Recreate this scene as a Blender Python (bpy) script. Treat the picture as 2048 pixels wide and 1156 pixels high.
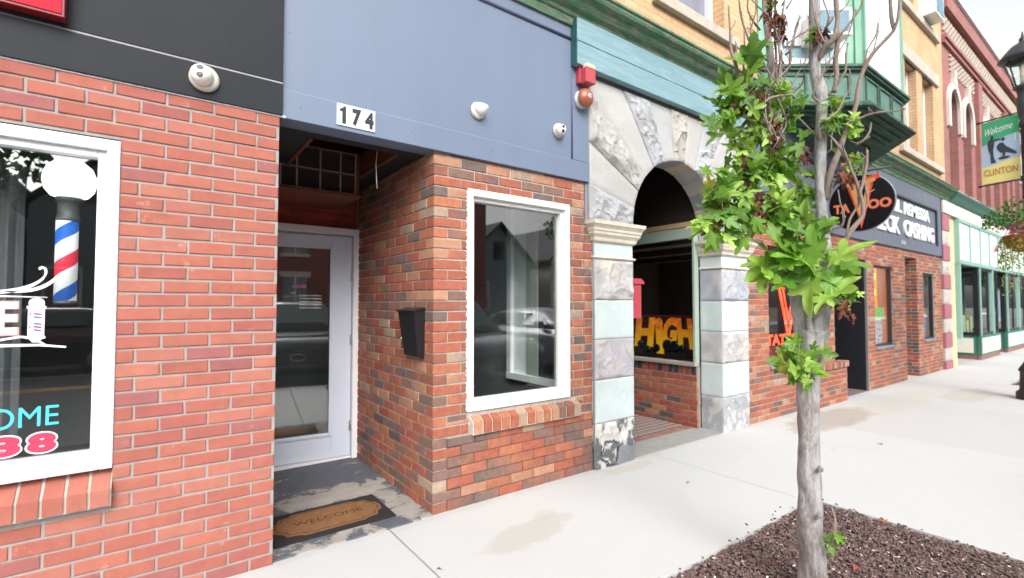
import bpy, bmesh, math, random
from mathutils import Vector, Matrix, noise
for o in list(bpy.data.objects): bpy.data.objects.remove(o)
random.seed(11)
S=bpy.context.scene; COL=S.collection
PI=math.pi; rad=math.radians
# ---------------------------------------------------------------- camera
cd=bpy.data.cameras.new('camera'); cam=bpy.data.objects.new('camera',cd); COL.objects.link(cam)
cam.location=(0,0,1.40); cam.rotation_euler=(rad(90+1.883),0,rad(-36.47))
cd.sensor_width=36; cd.lens=972.3/2048*36; cd.clip_start=.05; cd.clip_end=800
cd.dof.use_dof=True; cd.dof.focus_distance=3.0; cd.dof.aperture_fstop=1.6
S.camera=cam; S.render.resolution_x=1024; S.render.resolution_y=578
# ---------------------------------------------------------------- sky and sun
SUN_EL,SUN_AZ=38,202          # bright hazy daylight from behind the viewer's back
w=bpy.data.worlds.new('World'); S.world=w; w.use_nodes=True; nt=w.node_tree
bg=nt.nodes['Background']; sky=nt.nodes.new('ShaderNodeTexSky'); sky.sky_type='NISHITA'
sky.sun_disc=False; sky.sun_elevation=rad(SUN_EL); sky.sun_rotation=rad(SUN_AZ)
sky.air_density=1.4; sky.dust_density=5; sky.ozone_density=1
hs=nt.nodes.new('ShaderNodeHueSaturation'); hs.inputs['Saturation'].default_value=.12
nt.links.new(sky.outputs[0],hs.inputs['Color']); nt.links.new(hs.outputs[0],bg.inputs['Color'])
bg.inputs['Strength'].default_value=.15
sd=bpy.data.lights.new('sun','SUN'); so=bpy.data.objects.new('sun',sd); COL.objects.link(so)
sd.energy=.8; sd.angle=rad(35); sd.color=(1,.98,.955)
# sun_rotation is measured from +Y towards +X
sv=Vector((math.sin(rad(SUN_AZ))*math.cos(rad(SUN_EL)),math.cos(rad(SUN_AZ))*math.cos(rad(SUN_EL)),math.sin(rad(SUN_EL))))
so.rotation_euler=sv.to_track_quat('Z','Y').to_euler(); so.location=(0,-5,12)
S.view_settings.view_transform='Standard'; S.view_settings.look='None'; S.view_settings.exposure=1.12; S.view_settings.gamma=1
S.render.engine='CYCLES'
# ---------------------------------------------------------------- materials
def srgb(r,g,b): 
    f=lambda c:(c/255/12.92 if c<=10 else ((c/255+.055)/1.055)**2.4)
    return (f(r),f(g),f(b))
MC={}
def mat(name,col=(.5,.5,.5),rough=.7,var=.12,scale=6,bump=0,bscale=60,metal=0,emit=None,estr=1,attr=False,spec=.5,stain=None,stretch=None,coat=0):
    """procedural painted / stone / wood surface; attr=True multiplies a per-vertex colour attribute"""
    if name in MC: return MC[name]
    m=bpy.data.materials.new(name); m.use_nodes=True; n=m.node_tree.nodes; l=m.node_tree.links; b=n['Principled BSDF']
    tc=n.new('ShaderNodeTexCoord'); src=tc.outputs['Object']
    if stretch:
        mp=n.new('ShaderNodeMapping'); mp.inputs['Scale'].default_value=stretch; l.new(src,mp.inputs['Vector']); src=mp.outputs[0]
    no=n.new('ShaderNodeTexNoise'); no.inputs['Scale'].default_value=scale; no.inputs['Detail'].default_value=7; no.inputs['Roughness'].default_value=.62
    l.new(src,no.inputs['Vector'])
    mr=n.new('ShaderNodeMapRange'); mr.inputs['From Min'].default_value=.28; mr.inputs['From Max'].default_value=.72
    mr.inputs['To Min'].default_value=1-var; mr.inputs['To Max'].default_value=1+var; l.new(no.outputs['Fac'],mr.inputs['Value'])
    mx=n.new('ShaderNodeMix'); mx.data_type='RGBA'; mx.blend_type='MULTIPLY'; mx.inputs['Factor'].default_value=1
    if attr:
        at=n.new('ShaderNodeAttribute'); at.attribute_name='col'; l.new(at.outputs['Color'],mx.inputs['A'])
    else: mx.inputs['A'].default_value=(*col,1)
    l.new(mr.outputs[0],mx.inputs['B']); out=mx.outputs['Result']
    if stain:   # (colour, noise scale, threshold lo, hi)
        sc,ss,lo,hi=stain[:4]
        n2=n.new('ShaderNodeTexNoise'); n2.inputs['Scale'].default_value=ss; n2.inputs['Detail'].default_value=9; n2.inputs['Roughness'].default_value=.7
        l.new(src,n2.inputs['Vector'])
        r2=n.new('ShaderNodeMapRange'); r2.inputs['From Min'].default_value=lo; r2.inputs['From Max'].default_value=hi; l.new(n2.outputs['Fac'],r2.inputs['Value'])
        m2=n.new('ShaderNodeMix'); m2.data_type='RGBA'; m2.inputs['B'].default_value=(*sc,1); l.new(r2.outputs[0],m2.inputs['Factor']); l.new(out,m2.inputs['A']); out=m2.outputs['Result']
    l.new(out,b.inputs['Base Color']); b.inputs['Roughness'].default_value=rough; b.inputs['Metallic'].default_value=metal
    b.inputs['Specular IOR Level'].default_value=spec; b.inputs['Coat Weight'].default_value=coat
    if emit: b.inputs['Emission Color'].default_value=(*emit,1); b.inputs['Emission Strength'].default_value=estr
    if bump:
        nb=n.new('ShaderNodeTexNoise'); nb.inputs['Scale'].default_value=bscale; nb.inputs['Detail'].default_value=6; l.new(src,nb.inputs['Vector'])
        bp=n.new('ShaderNodeBump'); bp.inputs['Strength'].default_value=bump; bp.inputs['Distance'].default_value=.01
        l.new(nb.outputs['Fac'],bp.inputs['Height']); l.new(bp.outputs[0],b.inputs['Normal'])
    MC[name]=m; return m
def glass(name,tint=(.975,.99,.985),refl=1.0,ior=1.5):
    if name in MC: return MC[name]
    m=bpy.data.materials.new(name); m.use_nodes=True; n=m.node_tree.nodes; l=m.node_tree.links
    n.remove(n['Principled BSDF']); o=n['Material Output']
    t=n.new('ShaderNodeBsdfTransparent'); t.inputs[0].default_value=(*tint,1)
    g=n.new('ShaderNodeBsdfGlossy'); g.inputs['Roughness'].default_value=0; g.inputs[0].default_value=(1,1,1,1)
    # Schlick reflectance from |incoming . normal|, the same from both sides of a thin pane
    g_=n.new('ShaderNodeNewGeometry'); d=n.new('ShaderNodeVectorMath'); d.operation='DOT_PRODUCT'; l.new(g_.outputs['Incoming'],d.inputs[0]); l.new(g_.outputs['Normal'],d.inputs[1])
    ab=n.new('ShaderNodeMath'); ab.operation='ABSOLUTE'; l.new(d.outputs['Value'],ab.inputs[0])
    om=n.new('ShaderNodeMath'); om.operation='SUBTRACT'; om.inputs[0].default_value=1; l.new(ab.outputs[0],om.inputs[1])
    pw=n.new('ShaderNodeMath'); pw.operation='POWER'; pw.inputs[1].default_value=5; l.new(om.outputs[0],pw.inputs[0])
    F0=.04*refl; mu=n.new('ShaderNodeMath'); mu.operation='MULTIPLY_ADD'; mu.inputs[1].default_value=1-F0; mu.inputs[2].default_value=F0; mu.use_clamp=True; l.new(pw.outputs[0],mu.inputs[0])
    mx=n.new('ShaderNodeMixShader'); l.new(mu.outputs[0],mx.inputs[0]); l.new(t.outputs[0],mx.inputs[1]); l.new(g.outputs[0],mx.inputs[2]); l.new(mx.outputs[0],o.inputs[0])
    MC[name]=m; return m
def brick_tex(name,c1,c2,cm,bw=.216,bh=.067,ms=.012,rot=None,swap=False,bump=.4,var=.0):
    """brick texture laid on the facade's own X and Z (metres)"""
    if name in MC: return MC[name]
    m=bpy.data.materials.new(name); m.use_nodes=True; n=m.node_tree.nodes; l=m.node_tree.links; b=n['Principled BSDF']
    g=n.new('ShaderNodeNewGeometry'); sp=n.new('ShaderNodeSeparateXYZ'); l.new(g.outputs['Position'],sp.inputs[0])
    ad=n.new('ShaderNodeMath'); ad.operation='ADD'; l.new(sp.outputs['X'],ad.inputs[0]); l.new(sp.outputs['Y'],ad.inputs[1])
    cb=n.new('ShaderNodeCombineXYZ'); l.new(ad.outputs[0],cb.inputs['X']); l.new(sp.outputs['Z'],cb.inputs['Y'])
    br=n.new('ShaderNodeTexBrick'); br.inputs['Scale'].default_value=1; br.inputs['Brick Width'].default_value=bw; br.inputs['Row Height'].default_value=bh
    br.inputs['Mortar Size'].default_value=ms/2; br.inputs['Mortar Smooth'].default_value=.3; br.inputs['Bias'].default_value=0
    br.inputs['Color1'].default_value=(*c1,1); br.inputs['Color2'].default_value=(*c2,1); br.inputs['Mortar'].default_value=(*cm,1)
    l.new(cb.outputs[0],br.inputs['Vector'])
    no=n.new('ShaderNodeTexNoise'); no.inputs['Scale'].default_value=1.3; no.inputs['Detail'].default_value=8; l.new(g.outputs['Position'],no.inputs['Vector'])
    mr=n.new('ShaderNodeMapRange'); mr.inputs['From Min'].default_value=.3; mr.inputs['From Max'].default_value=.7; mr.inputs['To Min'].default_value=.86; mr.inputs['To Max'].default_value=1.1; l.new(no.outputs[0],mr.inputs['Value'])
    mx=n.new('ShaderNodeMix'); mx.data_type='RGBA'; mx.blend_type='MULTIPLY'; mx.inputs['Factor'].default_value=1; l.new(br.outputs['Color'],mx.inputs['A']); l.new(mr.outputs[0],mx.inputs['B'])
    l.new(mx.outputs['Result'],b.inputs['Base Color']); b.inputs['Roughness'].default_value=.8
    iv=n.new('ShaderNodeMath'); iv.operation='SUBTRACT'; iv.inputs[0].default_value=1; l.new(br.outputs['Fac'],iv.inputs[1])
    bp=n.new('ShaderNodeBump'); bp.inputs['Strength'].default_value=bump; bp.inputs['Distance'].default_value=.006; l.new(iv.outputs[0],bp.inputs['Height']); l.new(bp.outputs[0],b.inputs['Normal'])
    MC[name]=m; return m
# ---------------------------------------------------------------- mesh builder (world coordinates; build() moves them into the parent's frame)
class MB:
    def __init__(s): s.v=[]; s.f=[]; s.c=[]; s.cc=(1,1,1); s.smooth=set()
    def vert(s,p,c=None): s.v.append(tuple(p)); s.c.append(c or s.cc); return len(s.v)-1
    def face(s,pts,c=None,smooth=False):
        i=[s.vert(p,c) for p in pts]; s.f.append(i)
        if smooth: s.smooth.add(len(s.f)-1)
    def box(s,x0,x1,y0,y1,z0,z1,c=None):
        s.hexa([(x0,y0,z0),(x1,y0,z0),(x1,y1,z0),(x0,y1,z0),(x0,y0,z1),(x1,y0,z1),(x1,y1,z1),(x0,y1,z1)],c)
        return s
    def hexa(s,p,c=None):
        i=[s.vert(q,c) for q in p]
        for q in ((3,2,1,0),(4,5,6,7),(0,1,5,4),(1,2,6,5),(2,3,7,6),(3,0,4,7)): s.f.append([i[k] for k in q])
        return s
    def cbox(s,x0,x1,y0,y1,z0,z1,b=.004,c=None):
        """box with chamfered edges"""
        x0,x1=min(x0,x1),max(x0,x1); y0,y1=min(y0,y1),max(y0,y1); z0,z1=min(z0,z1),max(z0,z1)
        b=min(b,(x1-x0)/3,(y1-y0)/3,(z1-z0)/3)
        bm=bmesh.new(); bmesh.ops.create_cube(bm,size=1)
        for v in bm.verts: v.co=Vector(((x0+x1)/2+v.co.x*(x1-x0),(y0+y1)/2+v.co.y*(y1-y0),(z0+z1)/2+v.co.z*(z1-z0)))
        bmesh.ops.bevel(bm,geom=bm.edges[:],offset=b,segments=2,affect='EDGES',profile=.6)
        s.addbm(bm,c); return s
    def addbm(s,bm,c=None,smooth=False,M=None):
        k=len(s.v); bm.verts.index_update()
        for v in bm.verts: s.vert(M@v.co if M else v.co,c)
        for f in bm.faces:
            s.f.append([k+v.index for v in f.verts])
            if smooth: s.smooth.add(len(s.f)-1)
        bm.free()
    def prism(s,poly,a0,a1,axis='y',c=None,closed=True):
        """extrude a 2D polygon; axis y: poly in (x,z); axis x: poly in (y,z); axis z: poly in (x,y)"""
        F={'y':lambda p,a:(p[0],a,p[1]),'x':lambda p,a:(a,p[0],p[1]),'z':lambda p,a:(p[0],p[1],a)}[axis]
        i=[s.vert(F(p,a0),c) for p in poly]; j=[s.vert(F(p,a1),c) for p in poly]; n=len(poly)
        for k in range(n): s.f.append([i[k],i[(k+1)%n],j[(k+1)%n],j[k]])
        if closed: s.f.append(i[::-1]); s.f.append(j)
        return s
    def tube(s,pts,r,seg=10,c=None,cap=True,wob=0):
        """tube through pts; r one number or a list"""
        P=[Vector(p) for p in pts]; n=len(P); R=r if isinstance(r,(list,tuple)) else [r]*n
        rings=[]; up=None
        for k in range(n):
            t=(P[min(k+1,n-1)]-P[max(k-1,0)]).normalized()
            if up is None: up=t.orthogonal().normalized()
            else:
                up=(up-t*up.dot(t)); up=up.normalized() if up.length>1e-6 else t.orthogonal().normalized()
            b=t.cross(up)
            ring=[]
            for q in range(seg):
                a=2*PI*q/seg; rr=R[k]
                if wob:
                    d=up*math.cos(a)+b*math.sin(a); rr*=1+wob*(noise.noise((P[k]+d*R[k])*Vector((22,22,9)) if False else Vector(((P[k].x+d.x*R[k])*22,(P[k].y+d.y*R[k])*22,P[k].z*9))))
                ring.append(s.vert(P[k]+(up*math.cos(a)+b*math.sin(a))*rr,c))
            rings.append(ring)
        for k in range(n-1):
            for q in range(seg):
                s.f.append([rings[k][q],rings[k][(q+1)%seg],rings[k+1][(q+1)%seg],rings[k+1][q]]); s.smooth.add(len(s.f)-1)
        if cap: s.f.append(rings[0][::-1]); s.f.append(rings[-1])
        return s
    def lathe(s,prof,O=(0,0,0),A=(0,0,1),seg=24,c=None):
        """prof: list of (radius, distance along axis A from O)"""
        O=Vector(O);A=Vector(A).normalized();u=A.orthogonal().normalized();b=A.cross(u); rings=[]
        for r,h in prof: rings.append([s.vert(O+A*h+(u*math.cos(2*PI*q/seg)+b*math.sin(2*PI*q/seg))*max(r,1e-4),c) for q in range(seg)])
        for k in range(len(prof)-1):
            for q in range(seg): s.f.append([rings[k][q],rings[k][(q+1)%seg],rings[k+1][(q+1)%seg],rings[k+1][q]]); s.smooth.add(len(s.f)-1)
        s.f.append(rings[0][::-1]); s.f.append(rings[-1]); return s
    def grid(s,fn,nu,nv,c=None,smooth=True):
        """fn(u,v)->point (or (point,colour)); u,v in 0..1"""
        I=[]
        for a in range(nu+1):
            row=[]
            for b in range(nv+1):
                q=fn(a/nu,b/nv)
                if isinstance(q,tuple) and len(q)==2: row.append(s.vert(q[0],q[1]))
                else: row.append(s.vert(q,c))
            I.append(row)
        for a in range(nu):
            for b in range(nv):
                s.f.append([I[a][b],I[a+1][b],I[a+1][b+1],I[a][b+1]])
                if smooth: s.smooth.add(len(s.f)-1)
        return s
    def build(s,name,m,parent=None,normals=True,kind=None,label=None):
        off=Vector((0,0,0)); q=parent
        while q is not None: off+=q.location; q=q.parent
        me=bpy.data.meshes.new(name); me.from_pydata([(x-off.x,y-off.y,z-off.z) for x,y,z in s.v],[],s.f)
        ca=me.color_attributes.new('col','FLOAT_COLOR','POINT')
        ca.data.foreach_set('color',[k for c in s.c for k in (c[0],c[1],c[2],1)])
        if s.smooth:
            me.polygons.foreach_set('use_smooth',[i in s.smooth for i in range(len(s.f))])
        if normals:
            bm=bmesh.new(); bm.from_mesh(me); bmesh.ops.recalc_face_normals(bm,faces=bm.faces[:]); bm.to_mesh(me); bm.free()
        me.materials.append(m); me.update()
        o=bpy.data.objects.new(name,me); COL.objects.link(o)
        if parent is not None: o.parent=parent
        if kind: o['kind']=kind
        if label: o['label']=label
        return o
def thing(name,label,cat,loc=(0,0,0),group=None):
    o=bpy.data.objects.new(name,None); o.empty_display_size=.2; COL.objects.link(o); o.location=loc; o['label']=label; o['category']=cat
    if group: o['group']=group
    return o
def tag(o,label,cat,group=None):
    o['label']=label; o['category']=cat
    if group: o['group']=group
    return o
def copy_thing(o,loc,label=None,rz=0,parent=None):
    c=o.copy(); COL.objects.link(c)
    if parent is None: c.location=loc; c.rotation_euler=(0,0,rz)
    else: c.parent=parent
    if label: c['label']=label
    for ch in o.children: copy_thing(ch,None,None,0,c)
    return c
def text_geo(mb,s,O,U,V,w,h,depth,c=None,bold=.02,spacing=1,shear=0):
    """lettering: fitted into w x h from corner O along unit U (right) and V (up); raised by depth along U x V"""
    cu=bpy.data.curves.new('lettering','FONT'); cu.body=s; cu.extrude=.5; cu.offset=bold; cu.space_character=spacing; cu.shear=shear; cu.resolution_u=4
    to=bpy.data.objects.new('lettering',cu); COL.objects.link(to)
    dg=bpy.context.evaluated_depsgraph_get(); me=bpy.data.meshes.new_from_object(to.evaluated_get(dg))
    xs=[v.co.x for v in me.vertices]; ys=[v.co.y for v in me.vertices]
    x0,x1,y0,y1=min(xs),max(xs),min(ys),max(ys); O=Vector(O);U=Vector(U).normalized();V=Vector(V).normalized();N=U.cross(V); k=len(mb.v)
    for v in me.vertices:
        mb.vert(O+U*((v.co.x-x0)/(x1-x0)*w)+V*((v.co.y-y0)/(y1-y0)*h)+N*((v.co.z+.5)*depth),c)
    for p in me.polygons: mb.f.append([k+i for i in p.vertices])
    bpy.data.objects.remove(to); bpy.data.curves.remove(cu); bpy.data.meshes.remove(me)
def frame_boxes(mb,x0,x1,z0,z1,w,y0,y1,c=None,wb=None,wt=None,b=.003):
    """rectangular window frame in the facade plane, members butted end to end"""
    wb=wb or w; wt=wt or w
    mb.cbox(x0,x0+w,y0,y1,z0,z1,b,c); mb.cbox(x1-w,x1,y0,y1,z0,z1,b,c)
    mb.cbox(x0+w,x1-w,y0,y1,z0,z0+wb,b,c); mb.cbox(x0+w,x1-w,y0,y1,z1-wt,z1,b,c); return mb
# ---------------------------------------------------------------- masonry
def pick(pal):
    t=random.random()*sum(q[-1] for q in pal)
    for q in pal:
        t-=q[-1]
        if t<=0: return q
    return pal[-1]
def jit(c,a=.06):
    k=1+random.uniform(-a,a); return tuple(max(0,x*k*(1+random.uniform(-a,a)*.35)) for x in c)
def one_brick(mb,P,u0,u1,z0,z1,prot,depth,ca,cb,j=.0012,ch=.0035):
    """P(u,d,z): point at u along the wall, d outward, z up"""
    r=lambda:random.uniform(-j,j); t=[r() for _ in range(4)]
    ch=min(ch,(u1-u0)/4,(z1-z0)/4)
    cs=[(u0,z0,ca),(u1,z0,cb),(u1,z1,cb),(u0,z1,ca)]
    inn=[(u0+ch,z0+ch),(u1-ch,z0+ch),(u1-ch,z1-ch),(u0+ch,z1-ch)]
    f=[mb.vert(P(a+r(),prot+t[k],b+r()),cs[k][2]) for k,(a,b) in enumerate(inn)]
    m=[mb.vert(P(q[0]+r()*.7,prot-ch+t[k],q[1]+r()*.7),q[2]) for k,q in enumerate(cs)]
    g=[mb.vert(P(q[0],-depth,q[1]),q[2]) for q in cs]
    mb.f.append(f)
    for k in range(4):
        n=(k+1)%4; mb.f.append([m[k],m[n],f[n],f[k]]); mb.f.append([g[k],g[n],m[n],m[k]])
def brick_field(mb,P,u0,u1,z0,z1,pal,L=.208,H=.067,m=.010,holes=(),prot=.006,depth=.02,off=0,mort=(.35,.33,.31),two=.5,zref=None,back=True,j=.0012,endjit=0,skip=None):
    zref=z0 if zref is None else zref
    r0=int(math.floor((z0-zref)/H+1e-6)); r1=int(math.ceil((z1-zref)/H-1e-6))
    for r in range(r0,r1):
        a=max(zref+r*H,z0); b=min(zref+(r+1)*H-m,z1)
        if b-a<.012: continue
        zc=(a+b)/2; iv=[(u0,u1)]
        for (ha,hb,hc,hd) in holes:
            if hc<zc<hd:
                n=[]
                for (p,q) in iv:
                    if hb<=p or ha>=q: n.append((p,q))
                    else:
                        if ha>p: n.append((p,ha))
                        if hb<q: n.append((hb,q))
                iv=n
        s0=u0+off-(L/2 if r%2 else 0)-L*2
        for (p,q) in iv:
            k=math.floor((p-s0)/L)
            while s0+k*L<q:
                x=max(s0+k*L,p); y=min(s0+(k+1)*L-m,q); k+=1
                if y-x<.018 or (skip and skip(r,x,y)): continue
                if y>=q-.001 and endjit: y-=random.uniform(0,endjit)
                c=pick(pal); ca=jit(c[0]); cb=jit(c[1]) if len(c)>2 and random.random()<two else ca
                one_brick(mb,P,x,y,a,b,prot+random.uniform(-.0012,.0012),depth,ca,cb,j)
    if back:   # recessed mortar sheet, in cells that leave the holes free
        us=sorted(set([u0,u1]+[h[0] for h in holes if u0<h[0]<u1]+[h[1] for h in holes if u0<h[1]<u1]))
        zs=sorted(set([z0,z1]+[h[2] for h in holes if z0<h[2]<z1]+[h[3] for h in holes if z0<h[3]<z1]))
        for i in range(len(us)-1):
            for k in range(len(zs)-1):
                uc=(us[i]+us[i+1])/2; zc=(zs[k]+zs[k+1])/2
                if any(h[0]<uc<h[1] and h[2]<zc<h[3] for h in holes): continue
                mb.face([P(us[i],0,zs[k]),P(us[i+1],0,zs[k]),P(us[i+1],0,zs[k+1]),P(us[i],0,zs[k+1])],mort)
def wallF(Y): return lambda u,d,z:(u,Y-d,z)        # faces the street
def wallL(X): return lambda u,d,z:(X-d,u,z)        # faces back along the street (-X)
def wash(pal,r,g,b): return [tuple(tuple(x*k for x,k in zip(c,(r,g,b))) if isinstance(c,tuple) else c for c in q) for q in pal]
RED=srgb(196,98,80)
PAL_BARBER=[(srgb(188,92,74),5),(srgb(184,88,72),4),(srgb(178,84,72),2),(srgb(192,98,80),3),(srgb(172,86,78),1)]
PAL_MIX=[(srgb(168,82,62),srgb(160,78,62),30),(srgb(176,92,66),srgb(160,84,66),16),(srgb(134,86,74),srgb(154,86,70),15),(srgb(116,82,74),srgb(134,86,74),8),
  (srgb(182,112,86),srgb(168,98,78),12),(srgb(148,78,62),srgb(120,82,74),10),(srgb(174,122,100),srgb(150,108,94),4)]
PAL_DARKMIX=[(srgb(150,70,54),srgb(140,68,54),26),(srgb(108,80,72),srgb(130,80,66),14),(srgb(90,70,66),srgb(100,74,68),14),(srgb(160,100,72),srgb(140,84,64),10)]
PAL_BARBER=wash(PAL_BARBER,.68,1.10,1.25); PAL_MIX=wash(PAL_MIX,.85,1.30,1.42); PAL_DARKMIX=wash(PAL_DARKMIX,1.0,1.25,1.35)
M_BRK=mat('brick_barber',rough=.82,var=.10,scale=14,bump=.25,bscale=220,attr=True,stain=(srgb(205,180,170),9,.62,.86),spec=.25)
M_BRM=mat('brick_mixed',rough=.85,var=.20,scale=26,bump=.5,bscale=170,attr=True,spec=.25,stain=(srgb(175,160,150),13,.68,.92))
M_WHITE=mat('white_paint',srgb(212,216,220),.45,.03,5,.05,120)
M_CREAM=mat('cream_stone_paint',srgb(205,200,188),.7,.06,8,.2,90)
M_DARK=mat('dark_interior',(.02,.02,.022),.9,.1,4)
M_BLACK=mat('black_enamel',(.012,.012,.014),.35,.1,8)
M_METAL=mat('grey_metal',(.35,.35,.36),.4,.08,10,metal=.8)
M_GLASS=glass('window_glass',refl=3.1)
M_GLASS1=glass('single_glass',refl=1.0)
TRUNK=[(2.634,1.077,-0.129,0.0881),(2.629,1.073,0.064,0.0734),(2.615,1.075,0.25,0.0685),(2.607,1.073,0.446,0.0636),(2.597,1.071,0.69,0.0587),(2.591,1.067,0.886,0.0575),(2.589,1.061,1.057,0.0612),(2.593,1.054,1.18,0.0783),(2.595,1.048,1.278,0.0955)]
STEMS=[[(2.577,1.065,1.204,0.0539),(2.559,1.073,1.327,0.0539),(2.532,1.086,1.486,0.0441),(2.521,1.114,1.622,0.0333),(2.512,1.13,1.702,0.0273),(2.505,1.129,1.846,0.026),(2.513,1.13,1.96,0.0249),(2.52,1.13,2.147,0.0237),(2.511,1.143,2.303,0.0213),(2.508,1.162,2.505,0.0215),(2.506,1.18,2.708,0.023),(2.508,1.195,2.916,0.0219),(2.515,1.205,3.135,0.0194),(2.527,1.222,3.418,0.0157),(2.535,1.238,3.813,0.0093)],[(2.601,1.034,1.205,0.0536),(2.607,1.012,1.327,0.0534),(2.617,0.987,1.448,0.0435),(2.624,0.98,1.521,0.0387),(2.62,0.988,1.691,0.034),(2.603,0.994,1.861,0.0328),(2.597,0.991,2.031,0.0328),(2.593,0.985,2.242,0.0328),(2.595,0.979,2.378,0.0316),(2.586,0.983,2.443,0.0364),(2.586,1.003,2.555,0.0318),(2.581,1.0,2.721,0.0306),(2.577,0.995,2.892,0.0306),(2.601,0.994,3.102,0.0272),(2.622,0.978,3.407,0.0198),(2.635,0.954,3.778,0.0099)],[(2.564,1.037,1.207,0.0169),(2.521,1.026,1.328,0.0155),(2.534,1.012,1.424,0.0143),(2.536,1.02,1.52,0.012)]]
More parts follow.
